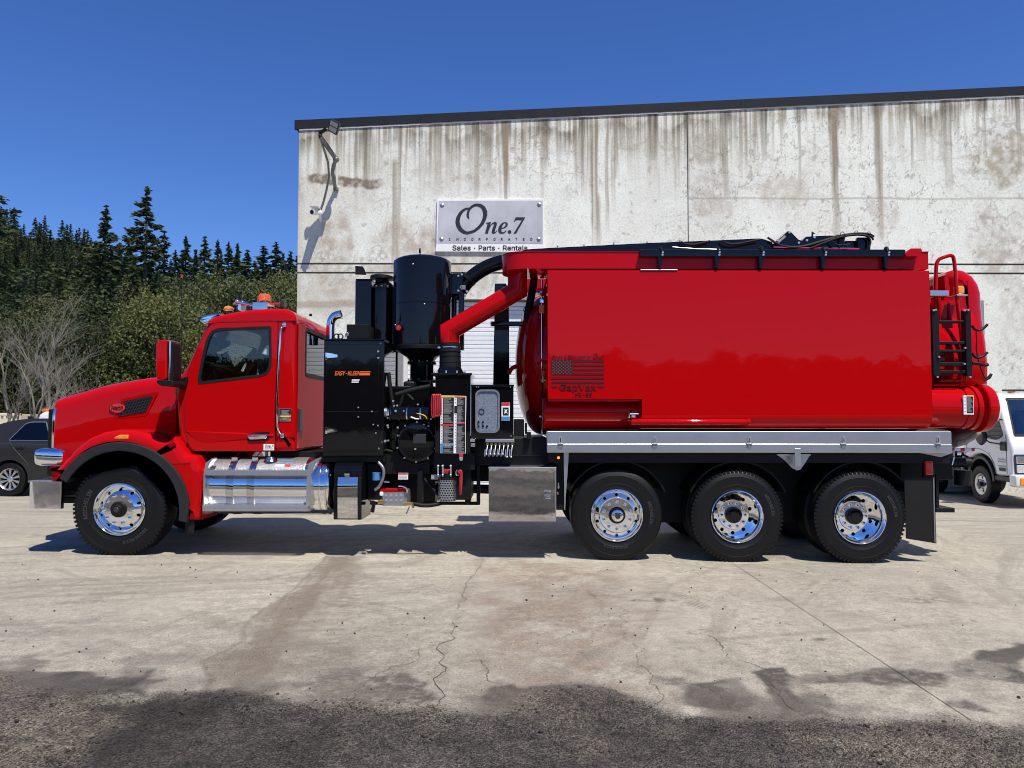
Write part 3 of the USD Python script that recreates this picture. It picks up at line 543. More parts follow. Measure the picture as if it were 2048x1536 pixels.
obj('drip_flashing', roof_strip(YW - .025, YW + .0, -.035, -.004, WX0, WX1), 'frame_pale', bld)
obj('roof', roof_strip(YW + .05, YW + 22, .05, .19, xr0, WX1 + .1), 'fascia_metal', bld)
MATS['slat_variant'] = MATS['door_slat_paint']
def rolling_door(d, lab):
    w = thing('rolling_door', label=lab, loc=((d[0] + d[1]) / 2, YW + .2, 0), parent=bld); n = int((d[2] + .16) / .103)
    for k in range(n):
        z = -.14 + k * .103; obj('slat', cat_(rb(d[0] + .02, d[1] - .02, YW + .20, YW + .23, z, z + .094, .008, 6)), 'door_slat_paint', w)
    obj('backing', rb(d[0], d[1], YW + .232, YW + .25, -.2, d[2], 0), 'wall_core', w)
    for a, b in ((d[0], d[0] + .09), (d[1] - .16, d[1])): obj('guide_rail', rb(a + .002, b, YW + .10, YW + .195, -.2, d[2] - .004, .004, 6), 'frame_pale' if a == d[0] else 'frame_grey', w)
rolling_door(D1, 'white rolling steel door behind the red pipe'); rolling_door(D2, 'white rolling steel door behind the rear ladder')
for d in (D1, D2):
    for a in (d[1] + .002, d[0] - .12): obj('door_jamb', rb(a, a + .118, YW - .03, YW + .02, -.2, d[2] + .06, .005, 6), 'frame_grey', bld)

# ------------------------------------------------------------------ the vacuum truck
YC = 1.25
TR = thing('vacuum_truck', 'long red and black vacuum truck with polished wheels, parked side-on across the yard', 'truck', (0, YC, 0))
def part(name, mesh, m, parent=TR, smooth=30, **k): return obj(name, mesh, m, parent, smooth, **k)
def group(name, parent=TR, loc=None, **k): return thing(name, parent=parent, loc=loc if loc is not None else ORI[parent], **k)
def miter(pts, r, n=24):
    pts = np.asarray(pts, float); V, Fc = [], []; ang = np.linspace(0, 2 * math.pi, n, endpoint=False)
    d = [(b - a) / np.linalg.norm(b - a) for a, b in zip(pts[:-1], pts[1:])]
    u = np.array([0, 1.0, 0]); w = np.cross(d[0], u); 
    for i, p in enumerate(pts):
        a = d[max(i - 1, 0)]; b = d[min(i, len(d) - 1)]; nrm = (a + b) / np.linalg.norm(a + b); w = np.cross(a, u)
        c = p + r * (np.cos(ang)[:, None] * u + np.sin(ang)[:, None] * w); c = c + ((p - c) @ nrm / (a @ nrm))[:, None] * a; V.append(c)
    return loft(V)
def bolts(pts, r=.012, h=.014, ax=(0, -1, 0)):
    ax = np.asarray(ax, float); return cat_([cyl(np.asarray(p), np.asarray(p) + ax * h, r, 6) for p in pts])
# --- wheels
def tyre_mesh(R, w, x, z, y0, s, lugs):
    pr = [(.296, .034), (.306, .020), (.322, .012), (.330, .014), (.36, .004), (.366, .001), (.372, .004), (.42, .0), (R - .075, .004), (R - .070, .001), (R - .062, .005), (R - .03, .014), (R - .012, .026), (R - .004, .040)]
    tread = []; nb = 4; a, b = .045, w - .045
    for k in range(nb + 1):
        t0 = a + (b - a) * k / (nb + 1); t1 = a + (b - a) * (k + 1) / (nb + 1); tread += [(R, t0 + .005), (R, t1 - .005)]
        if k < nb: tread += [(R - .014, t1 - .003), (R - .014, t1 + .003)]
    full = pr + tread + [(r, w - t) for r, t in pr[::-1]]
    m = lathe([(r, y0 + s * t) for r, t in full], (x, 0, z), 'y', 72)
    if s < 0: m.invert()
    blocks = []
    for k in range(lugs):
        th = 2 * math.pi * k / lugs; bx = rb(-.0145, .0145, y0 + s * .012, y0 + s * .055, R - .030, R + .002, 0); bx = rot(bx, th, [0, 1, 0], [0, 0, 0]); bx.apply_translation([x, 0, z]); blocks.append(bx)
    return m, cat_(blocks)
def arc_text(s, h, r, mid, x, z, y, bold=True):
    t = meshkit.text_mesh(s, h, .003, bold); v = t.vertices.copy(); L = v[:, 0].max(); th = mid - (v[:, 0] - L / 2) / r; rr = r + v[:, 1]
    t.vertices = np.stack([x + rr * np.cos(th), y - v[:, 2], z + rr * np.sin(th)], 1); return t
mat('tyre_letter', (.035, .034, .032), .55)
def wheel(kind, px, py, Y0, R, w, near=True, label=None):
    x = P(px, py, Y0)[0]; z = R - .008 + zg(x); s = 1 if near else -1
    g = group('wheel', TR, (x, Y0, z), label=label)
    t, lug = tyre_mesh(R, w, x, z, Y0, s, 68 if kind != 'lift' else 1)
    part('tyre', t, 'tyre_rubber', g, 40)
    if kind != 'lift': part('tread_blocks', lug, 'tyre_rubber', g, False)
    def D(pr, n=56):
        m = lathe([(r, Y0 + s * t) for r, t in pr], (x, 0, z), 'y', n); m = m if m.is_watertight else m
        if m.is_watertight and m.volume < 0: m.invert()
        return m
    if kind == 'drive':
        if near: t2, l2 = tyre_mesh(R, w, x, z, Y0 + s * .33, s, 1); part('inner_tyre', t2, 'tyre_rubber', g, 40)
        barrel = D([(.296, .036), (.306, .016), (.303, .004), (.296, .0), (.288, .006), (.280, .022), (.266, .034), (.260, .06), (.257, .212), (.268, .22), (.268, .06), (.290, .036), (.296, .036)])
        disc = D([(.26, .205), (.175, .200), (.168, .178), (.05, .178), (.05, .225), (.26, .230), (.26, .205)])
        hr, hy0, hy1, nr, ny, hole = .216, .05, .35, .139, .178, .0225
    else:
        barrel = D([(.296, .036), (.306, .016), (.303, .004), (.296, .0), (.288, .006), (.282, .03), (.270, .052), (.268, .09), (.28, .09), (.292, .036), (.296, .036)])
        if kind == 'steer': disc = D([(.272, .060), (.255, .058), (.238, .040), (.205, .018), (.19, .004), (.175, -.004), (.05, -.004), (.05, .03), (.18, .034), (.26, .075), (.272, .060)])
        else: disc = D([(.272, .056), (.262, .052), (.250, .044), (.212, .030), (.208, .026), (.205, .012), (.198, .004), (.05, .004), (.05, .03), (.20, .05), (.26, .075), (.272, .056)])
        hr, hy0, hy1, nr, ny, hole = (.226, -.1, .2, .165, -.004, .0185) if kind == 'steer' else (.236, -.1, .2, .160, .004, .0185)
    holes = []
    for k in range(10):
        th = 2 * math.pi * (k + .5) / 10; c = np.array([x + hr * math.cos(th), 0, z + hr * math.sin(th)]); holes.append(cyl(c + [0, Y0 + s * hy0, 0], c + [0, Y0 + s * hy1, 0], hole, 16))
    if near: disc = cut(disc, *holes)
    part('rim', barrel, 'chrome', g, 40); part('rim_disc', disc, 'chrome', g, 25)
    if near:
        for k in range(10):
            th = 2 * math.pi * (k + (0 if kind != 'lift' else .5)) / 10; c = np.array([x + nr * math.cos(th), Y0 + s * ny, z + nr * math.sin(th)])
            part('lug_nut', lathe([(0, -.042), (.006, -.041), (.0145, -.030), (.0145, -.012), (.021, -.010), (.021, 0)], c, 'y', 6) if True else None, 'chrome', g, 20)
        part('brake_drum', D([(.0, .26), (.235, .26), (.235, .29), (0, .29)], 24), 'black_satin', g)
        if kind == 'steer': part('hub', D([(0, -.062), (.05, -.062), (.055, -.055), (.060, -.035), (.085, -.030), (.092, -.02), (.095, .0), (0, .0)], 32), 'black_satin', g); part('hub_cap', D([(0, -.074), (.026, -.074), (.032, -.066), (.032, -.06), (0, -.06)], 20), 'dark_grey_plastic', g)
        elif kind == 'lift': part('hub', D([(0, -.006), (.092, -.006), (.098, .0), (.098, .01), (0, .01)], 32), 'black_paint', g); part('hub_cap', D([(0, -.075), (.045, -.075), (.06, -.07), (.07, -.05), (.072, -.006), (0, -.006)], 32), 'chrome', g); part('hub_plug', D([(0, -.083), (.03, -.083), (.034, -.076), (0, -.076)], 20), 'dark_grey_plastic', g)
        else: part('hub', D([(0, .125), (.075, .125), (.092, .132), (.098, .145), (.1, .178), (0, .178)], 32), 'black_paint', g); part('hub_plug', D([(0, .112), (.05, .112), (.055, .125), (0, .125)], 20), 'black_satin', g)
        if kind == 'steer':
            part('tyre_lettering', arc_text('MICHELIN', .047, .372, math.radians(172), x, z, Y0 + .001), 'tyre_letter', g, False); part('tyre_size_lettering', arc_text('385/65 R22.5', .034, .372, math.radians(-58), x, z, Y0 + .001), 'tyre_letter', g, False)
        elif kind == 'lift':
            part('tyre_lettering', arc_text('MICHELIN', .036, .385, math.radians(5), x, z, Y0 + .001), 'tyre_letter', g, False); part('tyre_size_lettering', arc_text('385/65 R22.5', .03, .36, math.radians(-92), x, z, Y0 + .001), 'tyre_letter', g, False)
        else: part('tyre_lettering', arc_text('MICHELIN', .036, .395, math.radians(20), x, z, Y0 + .001), 'tyre_letter', g, False)
    return x, z
WF = wheel('steer', 238, 1017, .06, .542, .37, label='front steering wheel')
WL = wheel('lift', 1234, 1027, .06, .532, .37, label='smooth single lift-axle wheel')
WA = wheel('drive', 1475, 1032, .04, .533, .275, label='first deep-dished dual drive wheel'); WB = wheel('drive', 1721, 1033, .04, .533, .275, label='rearmost deep-dished dual drive wheel')
for (x, z), R, w in ((WF, .542, .37), (WL, .532, .37), (WA, .533, .6), (WB, .533, .6)):
    t, l = tyre_mesh(R, w, x, z, 2.46, -1, 1); part('far_tyre', t, 'tyre_rubber', TR, 40); part('axle', cyl((x, .25, z), (x, 2.3, z), .085, 16), 'black_satin')
# --- chassis
xa, xb = PX(180, .8), PX(1885, .8)
for y in (.82, 1.62): part('frame_rail', rb(xa, xb, y, y + .085, .80, 1.07, .006), 'black_satin')
for px in (330, 520, 700, 860, 1010, 1180, 1350, 1600, 1800): x = PX(px, .9); part('cross_member', rb(x, x + .09, .905, 1.62, .84, 1.02, .006), 'black_satin')
for px in (1469, 1715): x = PX(px, .6); part('differential', lathe([(0, -.25), (.13, -.24), (.2, -.1), (.21, .08), (.12, .22), (0, .24)], (x, YC, .5), 'x', 20), 'black_satin')
part('gearbox', rb(PX(430, 1.2), PX(720, 1.2), .95, 1.55, .55, .98, .08), 'black_satin'); part('engine_block', rb(PX(150, 1.2), PX(420, 1.2), .95, 1.55, .6, 1.5, .06), 'black_satin')
part('drive_shaft', cyl((PX(720, 1.2), YC, .72), (PX(1420, 1.2), YC, .56), .06, 12), 'black_satin')
for px in (1400, 1540, 1650, 1790): x = PX(px, .55); part('air_spring', lathe([(.0, .55), (.12, .55), (.135, .62), (.12, .68), (.135, .74), (.12, .8), (0, .8)], (x, .72, 0), 'z', 18), 'black_rubber')
part('front_axle_spring', rb(PX(120, .6), PX(400, .6), .55, .65, .55, .62, .01), 'black_satin')
# --- bumper and headlight
def plan_ext(pts, z0, z1): return trimesh.creation.extrude_polygon(Polygon(pts).buffer(0), z1 - z0, engine='earcut').apply_translation([0, 0, z0])
xb0 = PX(56, .14, 990) - .02; zb0, zb1 = PZ(1016, .12, 100), PZ(962, .12, 100); xb1 = PX(131, .12, 990)
outer = rounded([(xb1, .06), (xb1, .03), (xb0 + .06, .06), (xb0, .35), (xb0 - .04, YC), (xb0, 2.15), (xb0 + .06, 2.44), (xb1, 2.47), (xb1, 2.44)], [.0, .01, .10, .2, .6, .2, .1, .01, 0], 8)
inner_ = [(p[0] + .022, YC + (p[1] - YC) * .985) for p in outer]
bm = Polygon(outer).difference(Polygon(rounded([(xb1 + .1, .09), (xb0 + .10, .10), (xb0 + .04, .38), (xb0, YC), (xb0 + .04, 2.1), (xb0 + .1, 2.4), (xb1 + .1, 2.41)], [0, .1, .2, .6, .2, .1, 0], 8)))
part('bumper', trimesh.creation.extrude_polygon(max(getattr(bm, 'geoms', [bm]), key=lambda g: g.area), zb1 - zb0, engine='earcut').apply_translation([0, 0, zb0]), 'polished_aluminium', smooth=40)
part('bumper_step_plate', rb(xb0 + .05, xb1 - .01, .08, 2.4, zb1 - .012, zb1 + .006, .003), 'dull_steel')
hp = P(109, 913.5, .22)
hl = [np.array([[hp[0] + dx, hp[1] + r * math.cos(a) * .13, hp[2] + r * .108 * np.sign(math.sin(a)) * abs(math.sin(a)) ** .45] for a in np.linspace(0, 2 * math.pi, 28, endpoint=False)]) for dx, r in ((-.176, .45), (-.175, .72), (-.165, .90), (-.13, .985), (-.05, 1.0), (.06, .97), (.12, .90), (.155, .78), (.17, .4))]
hg = group('headlight', TR, hp); part('shell', loft(hl), 'chrome', hg, 60); part('lens', loft([r_ + [-.006, 0, 0] for r_ in (hl[1] * [1, 1, 1], hl[0])]), 'clear_lens', hg)
hl2 = [r_ * [1, -1, 1] + [0, 2 * YC, 0] for r_ in hl]; hg = group('headlight', TR, hp * [1, -1, 1] + [0, 2 * YC, 0]); part('shell', loft(hl2), 'chrome', hg, 60)
part('grille', rb(PX(112, .9, 850), PX(114, .9, 850) + .05, .72, 1.78, PZ(950, .9, 112), PZ(818, .9, 112), .02), 'black_satin'); part('grille_surround', cat_(tube([(PX(117, .72, 850) - .02, y, z) for y, z in ((.66, 1.0), (.655, 1.55), (.67, PZ(822, .7, 112)), (.74, PZ(806, .7, 112)), (YC, PZ(798, .7, 112)), (1.76, PZ(806, .7, 112)), (1.83, PZ(822, .7, 112)), (1.845, 1.55), (1.84, 1.0))], .020, 10, sub=2)), 'chrome', smooth=50)
# --- hood
prof = np.array([(116, 812), (119, 799), (130, 792.5), (157, 785), (208, 770.5), (255, 761.5), (294, 755.5), (330, 752), (362, 749)])
def hood_side(x): return np.interp(x, [PX(112, .62), PX(372, .4)], [.66, .30])
secs = []
for px, py in prof:
    ys0 = np.interp(px, [112, 372], [.66, .30]); c = P(px, py, ys0 + .12); x, zt = c[0], c[2]
    zs = np.interp(px, [112, 372], [.97, 1.25]); r = .17 if px > 120 else .10
    half = []
    for t, zz in ((0, zs), (.0, zs + .25), (0.004, zs + .5), (.012, zt - r - .18), (.02, zt - r - .06), (.028, zt - r)): half.append((ys0 + t, zz))
    for k in range(1, 9):
        a = math.pi / 2 * k / 8; half.append((ys0 + .028 + r * (1 - math.cos(a)), zt - r + r * math.sin(a)))
    half.append((ys0 + .5, zt + .022)); 
    full = half + [(YC, zt + .03)] + [(2 * YC - y, z) for y, z in half[::-1]]
    secs.append(np.array([[x, y, z] for y, z in full]))
f0 = secs[0].copy(); f0[:, 0] -= .012; f0[:, 1] = YC + (f0[:, 1] - YC) * .96; f0[:, 2] = np.where(f0[:, 2] > 1.4, f0[:, 2] - .03, f0[:, 2])
part('hood', loft([f0] + secs), 'red_paint', smooth=38)
def on_hood(pts, m, th=.008, off=.004, py_ref=.45):
    q = prism(poly(pts, py_ref), 0, th); v = q.vertices.copy(); v[:, 1] += hood_side(v[:, 0]) - off - th + .004; q.vertices = v; return q
vent = [(246, 803), (309, 791), (311, 794), (297, 822), (290, 826), (236, 832), (234, 829), (252, 815), (250, 809)]
part('hood_vent_frame', on_hood([(240, 799), (318, 784), (320, 787), (300, 828), (292, 832), (228, 838), (226, 832), (246, 815)], 0, .010, .002), 'red_paint')
part('hood_vent', on_hood(vent, 0, .012, .004), 'black_satin')
bars = []
for k in range(13):
    a = 240 + k * 5.6; bars.append(on_hood([(a, 832), (a + 1.2, 832), (a + 22, 792), (a + 20.8, 792)], 0, .006, .012))
clip = Polygon(poly(vent, .45))
part('hood_vent_mesh', cat_([b for b in bars]), 'dark_grey_plastic', kind='stuff') if False else None
vb = []
for k in range(14):
    a = 228 + k * 6.0; L = Polygon(poly([(a, 836), (a + 1.3, 836), (a + 28, 786), (a + 26.7, 786)], .45)).intersection(clip)
    if not L.is_empty and L.area > 1e-5:
        q = prism(L, 0, .006); v = q.vertices.copy(); v[:, 1] += hood_side(v[:, 0]) - .016; q.vertices = v; vb.append(q)
for b in range(7):
    a = 792 + b * 6.0; L = Polygon(poly([(225, a + 12), (225, a + 13.2), (320, a - 6), (320, a - 7.2)], .45)).intersection(clip)
    if not L.is_empty and L.area > 1e-5:
        q = prism(L, 0, .005); v = q.vertices.copy(); v[:, 1] += hood_side(v[:, 0]) - .0165; q.vertices = v; vb.append(q)
part('hood_vent_mesh', cat_(vb), 'dark_grey_plastic', kind='stuff')
th = np.linspace(0, 2 * math.pi, 28, endpoint=False)
def lens_shape(k, cx=233, cy=816): return [(cx + k * 19 * np.sign(math.cos(t)) * abs(math.cos(t)) ** 1.15, cy + k * 10.5 * math.sin(t)) for t in th]
bg = group('badge', TR, P(233, 816, .45)); part('badge_rim', on_hood(lens_shape(1.0), 0, .010, .012), 'chrome', bg); part('badge_plate', on_hood(lens_shape(.90), 0, .010, .0145), 'decal_red', bg)
t = text('Peterbilt', .055, 0, 0, 0, bold=True, shear=.2); v = t.vertices; v[:, 0] *= .165 / v[:, 0].max(); c = P(219.5, 820, .45); t.vertices = np.stack([c[0] + v[:, 0], hood_side(c[0] + v[:, 0]) - .0225 + v[:, 1] * .5, c[2] + v[:, 2] * .95], 1); part('badge_lettering', t, 'chrome', bg, False)
# --- fenders
fo = [(96, 957), (108, 942), (124, 925), (150, 897), (175, 877), (205, 864), (238, 859), (272, 861), (300, 869), (322, 880), (338, 882), (346, 873), (358, 888), (372, 908), (392, 912), (405, 940), (402, 1000), (398, 1041), (366, 1044)]
ang = np.linspace(math.radians(-10), math.radians(152), 22); ci = (240, 1021)
fi = [(ci[0] + 121 * math.cos(a), ci[1] - 121 * math.sin(a)) for a in ang]
fp = poly(fo + fi + [(122, 962)], .07)
part('front_fender', puff(fp, .045, .75, .10, 5, .02, step=.05), 'red_paint', smooth=45)
part('front_fender', puff([(x, z) for x, z in fp], 1.75, 2.46, .02, 3, .10, step=.05), 'red_paint', smooth=45)
fl = [(ci[0] + (137 + (3 if 0 < a < 2 else 0)) * math.cos(a), ci[1] - 137 * math.sin(a)) for a in ang][::-1] + [(ci[0] + 119 * math.cos(a), ci[1] - 119 * math.sin(a)) for a in ang]
part('fender_flare', puff(poly(fl, .03), .012, .16, .012, 2, .004), 'flare_rubber', smooth=35); part('fender_flare', puff(poly(fl, .03), 2.36, 2.49, .012, 2, .004), 'flare_rubber', smooth=35)
x0 = P(300, 905, 0)
part('wheel_well', prism(Polygon(poly([(ci[0] + 123 * math.cos(a), ci[1] - 123 * math.sin(a)) for a in ang] + [(ci[0] + 118 * math.cos(a), ci[1] - 118 * math.sin(a)) for a in ang[::-1]], .07)), .09, .8), 'black_satin')
part('fender_marker_light', puff(rounded(poly([(229, 875), (240, 869.5), (258, 869.5), (258, 878), (231, 878)], .06), .01), .042, .08, .008, 2), 'amber_lens')
part('front_mudflap', pb(370, 388, 1040, 1066, .10, .11, .002), 'black_rubber')
part('brake_hose', tube([P(290, 905, .3), P(283, 940, .18), P(287, 948, .2), P(296, 936, .3)], .008, 6, sub=2), 'dull_steel')
# --- cab
CY0, CY1 = .22, 2.28
cab = group('cab')
cp = poly([(366, 905), (356, 880), (350, 800), (352, 757), (364, 745.5), (378, 721), (391, 691), (405, 661), (414, 645), (424, 634), (440, 628.5), (489, 619.5), (536, 615.5), (572, 617), (586, 623), (591.5, 640), (591, 903)], CY0)
cpr = rounded(cp, [.03, .03, .05, .03, .05, .1, .1, .1, .05, .05, .08, .2, .2, .1, .05, .06, .04], 5)
solid = puff(cpr, CY0, CY1, .07, 5, .07)
cav = prism(Polygon(cpr).buffer(0).buffer(-.06), CY0 + .06, CY1 - .06)
winp = [(414, 677), (424, 662), (434, 657.5), (542, 653), (543, 732), (536, 748), (522, 753), (398, 768), (396.5, 756), (405, 712)]
wr = rounded(poly(winp, CY0), [.05, .03, .04, .03, .06, .05, .06, .02, .03, .1], 5)
xr = PX(591, CY0); z0, z1 = PZ(752, .9, 600), PZ(663, .9, 600)
rear_w = rb(xr - .3, xr + .3, .62, 1.88, z0, z1, .06, 12)
ws = np.array(cp)[4:8]; nx, nz = ws[3][1] - ws[0][1], -(ws[3][0] - ws[0][0]); L = math.hypot(nx, nz)
wsh = loft([np.array([[ws[0][0] + .03 + s_ * -.25, y, ws[0][1] + .10] for y in ()] or [[ws[0][0] + .05 - s_, .40, ws[0][1] + .12], [ws[3][0] + .00 - s_, .40, ws[3][1] - .05], [ws[3][0] - s_, 2.1, ws[3][1] - .05], [ws[0][0] + .05 - s_, 2.1, ws[0][1] + .12]]) for s_ in (.25, -.25)])
shell = tm(man(solid) - man(cav) - man(prism(wr, -.5, 3.2)) - man(rear_w) - man(wsh))
part('cab_shell', shell, 'red_paint', cab, 32)
ring = Polygon(wr).buffer(.004).difference(Polygon(wr).buffer(-.028))
part('window_seal', prism(ring, CY0 - .010, CY0 + .03), 'black_rubber', cab)
part('window_glass', prism(Polygon(wr).buffer(-.020), CY0 + .012, CY0 + .017), 'glass', cab, False); part('window_glass', prism(Polygon(wr).buffer(-.001), CY1 - .03, CY1 - .025), 'glass', cab, False)
rwf = Polygon(rounded([(.60, z0 - .02), (1.90, z0 - .02), (1.90, z1 + .02), (.60, z1 + .02)], .07)); rwi = rwf.buffer(-.045)
def rear_plate(pg, x, t): m = trimesh.creation.extrude_polygon(pg, t, engine='earcut'); v = m.vertices.copy(); m.vertices = np.stack([x + v[:, 2], v[:, 0], v[:, 1]], 1); return m
part('rear_window_seal', rear_plate(rwf.difference(rwi), xr - .002, .012), 'black_rubber', cab); part('rear_window_glass', rear_plate(rwi.buffer(.01), xr - .03, .005), 'dark_glass', cab, False)
part('rear_panel', rear_plate(Polygon(rounded([(.29, 1.24), (2.21, 1.24), (2.21, 2.74), (.29, 2.74)], .08)).difference(rwf.buffer(.003)), xr - .001, .006), 'red_panel', cab, False); part('cab_mount', pb(540, 652, 903.5, 925, .45, 1.9, .006), 'black_satin')
v = tm(wsh).vertices; part('windshield', trimesh.convex.convex_hull(np.array([[p[0], p[1], p[2]] for p in [(ws[0][0] + .05 + d, y, ws[0][1] + .12) for y in (.395, 2.105) for d in (0, .006)] + [(ws[3][0] + d, y, ws[3][1] - .05) for y in (.395, 2.105) for d in (0, .006)]])), 'glass', cab, False)
dp = [(386, 720), (399, 690), (412, 662), (424, 648), (440, 644), (553, 641.5), (556, 648), (553, 760), (550, 902), (388, 902), (378, 890), (371, 860), (369.5, 830), (372, 775), (376, 748)]
dr = Polygon(rounded(poly(dp, CY0), [.1, .1, .05, .04, .05, .02, .02, .1, .01, .03, .05, .08, .1, .1, .06], 5)).difference(Polygon(wr).buffer(.006))
part('door', prism(dr, CY0 - .006, CY0 + .004), 'red_paint', cab, False)
# seam round the door
seam = Polygon(rounded(poly(dp, CY0), [.1, .1, .05, .04, .05, .02, .02, .1, .01, .03, .05, .08, .1, .1, .06], 5)); part('door_seam', prism(seam.buffer(.009).difference(seam.buffer(.001)), CY0 - .0015, CY0 + .004), 'black_rubber', cab, False)
# pressed crease on the lower door
cr = poly([(374, 862), (470, 866), (549, 868), (549, 872), (490, 874), (405, 887), (395, 884)], CY0); part('door_crease', trimesh.convex.convex_hull(np.vstack([[(x, CY0 - .005, z) for x, z in cr], [(cr[0][0] + .01, CY0 - .016, cr[0][1] - .004), (cr[3][0] - .01, CY0 - .020, cr[3][1] + .006)]])), 'red_paint', cab, 10)
part('door_handle_recess', puff(rounded(poly([(494, 865.5), (538, 863), (541.5, 868), (537, 881), (497, 883), (492, 876)], CY0), .02), CY0 - .012, CY0 + .01, .003, 2), 'black_satin', cab)
part('door_handle', puff(rounded(poly([(496, 870.5), (534, 868.5), (536, 874), (532, 878), (500, 879)], CY0), .012), CY0 - .034, CY0 - .008, .010, 3), 'chrome', cab, 40)
part('door_sticker', pb(527, 548, 888, 900.5, CY0 - .0085, CY0, 0), 'white_vinyl', cab); part('door_sticker_lettering', cat_(ptext('One.7', 529, 546, 895, 5.5, CY0 - .009, shear=.2, bold=True, depth=.001), ptext('INCORPORATED', 529, 546, 898.6, 1.7, CY0 - .009, depth=.001)), 'decal_black', cab, False)
gh = [P(567, 651, CY0), P(562, 657, CY0 - .05), P(560.5, 672, CY0 - .065), P(556, 760, CY0 - .065), P(554, 848, CY0 - .065), P(557, 862, CY0 - .05), P(563.5, 869, CY0)]
part('grab_handle', tube(gh, .0125, 12, sub=2), 'chrome', cab, 60); part('grab_handle_foot', cat_(ball(P(567, 650, CY0 - .01), .022, 2), ball(P(563.5, 870, CY0 - .01), .022, 2)), 'chrome', cab, 50) if False else None
for q in ((568, 649), (564, 871)): part('grab_handle_foot', pb(q[0] - 4, q[0] + 4, q[1] - 5, q[1] + 5, CY0 - .028, CY0 + .01, .012), 'chrome', cab, 40)
pg = group('data_plate'); part('plate', pb(559, 582, 817.5, 842.5, CY0 - .008, CY0 + .002, .003), 'polished_aluminium', pg); part('plate_edge', pb(553.5, 561, 817, 839, CY0 - .02, CY0, .003), 'chrome', pg)
part('plate_print', cat_([pb(563, 579 - (k * 37 % 5), 820.5 + k * 1.9, 821.4 + k * 1.9, CY0 - .010, CY0 - .007, 0) for k in range(5)] + [pb(563, 578 - (k * 53 % 6), 835 + k * 1.8, 835.8 + k * 1.8, CY0 - .010, CY0 - .007, 0) for k in range(3)]), 'decal_grey', pg, False, kind='stuff'); part('plate_label', pb(561, 581.5, 831, 834, CY0 - .0095, CY0 - .006, 0), 'decal_yellow', pg)
part('cab_lower_trim', pb(553, 590, 874, 875.2, CY0 - .004, CY0 + .02, .001), 'black_rubber', cab)
part('cab_rear_vent', rb(xr, xr + .03, .30, .44, PZ(863, .3, 597), PZ(817, .3, 597), .008), 'dark_grey_plastic', cab)  # dark grey upright strip on the rear wall
roofseam = poly([(414, 647), (440, 643.2), (591, 640), (591, 641.4), (440, 644.4), (414, 648.2)], CY0); part('drip_rail', prism(roofseam, CY0 - .010, CY0 + .03), 'red_paint', cab)
visor = rounded(poly([(394.5, 640), (399, 632), (410, 627.5), (437, 624.5), (440, 629), (424, 636), (413, 645), (405, 648)], CY0), .01)
part('sun_visor', puff(visor, CY0 + .06, CY1 - .06, .02, 3), 'chrome', cab, 40)
# interior
zs = PZ(770, 1.0, 480); part('dashboard', rb(PX(392, 1.0), PX(425, 1.0) + .02, .32, 2.18, zs - .25, zs + .03, .06), 'interior', cab)
def seat(y, m):
    s = group('seat', TR, (PX(525, y), y, 1.55)); xs_ = PX(535, y, 700); part('backrest', rot(rb(xs_, xs_ + .14, y - .24, y + .24, 1.72, 2.38, .06), -.12, [0, 1, 0], [xs_, y, 1.72]), m, s, 40); part('cushion', rb(xs_ - .45, xs_ + .1, y - .25, y + .25, 1.56, 1.74, .06), m, s, 40); part('headrest', rb(xs_ + .10, xs_ + .2, y - .13, y + .13, 2.32, 2.55, .045), m, s, 40)
seat(.66, 'seat_cloth'); seat(1.8, 'seat_red')
swc = P(416, 762, .66); sw = lathe([(.215 + .017 * math.cos(a), .017 * math.sin(a)) for a in np.linspace(0, 2 * math.pi, 10)], (0, 0, 0), 'z', 36); sw = rot(sw, 1.05, [0, 1, 0], [0, 0, 0]); sw.apply_translation(swc + [0, 0, .1]); part('steering_wheel', sw, 'interior', cab, 50)
part('door_trim', prism(Polygon(poly([(398, 770), (543, 752), (548, 900), (385, 900)], CY1 - .1)), CY1 - .10, CY1 - .075), 'interior', cab)

# --- mirror
mg = group('mirror', TR, P(335, 720, -.05))
mx = puff(rounded(poly([(316.5, 690), (320, 683), (332, 680), (338.5, 681), (338.5, 760), (317, 760)], -.15), [.05, .05, .05, .03, .03, .05]), -.22, .02, .018, 4); part('mirror_cover', mx, 'red_paint', mg, 40)
part('mirror_edge', pb(337.5, 340.5, 680.5, 761, -.225, .015, .006), 'chrome', mg); part('mirror_glass_housing', puff(rounded(poly([(340.5, 682), (348, 684), (350, 690), (351, 755), (349, 762), (340.5, 762)], -.15), .02), -.21, .01, .008, 3), 'black_satin', mg, 40)
part('mirror_base', puff(rounded(poly([(316.5, 760.5), (350, 761), (352, 770), (345, 774), (325, 772), (318, 767)], -.15), .02), -.21, .02, .010, 3), 'black_satin', mg, 40)
part('mirror_arm', cat_(tube([P(335, 766, -.08), P(348, 764, .0), P(362, 770, .14), P(368, 772, CY0 + .02)], [.035, .035, .045, .05], 10, sub=2)), 'black_satin', mg, 50); part('mirror_foot', puff(rounded(poly([(350, 764), (360, 758), (376, 752), (376, 760), (372, 778), (362, 774)], .2), .02), .17, .26, .015, 2), 'black_satin', mg, 40)
part('antenna', cat_(cyl(P(363.5, 748, 2.3), P(363.5, 556, 2.3), .006, 6)), 'black_satin'); part('antenna_tip', cyl(P(363.5, 556, 2.3), P(363.5, 549, 2.3), .014, 8), 'red_lens')
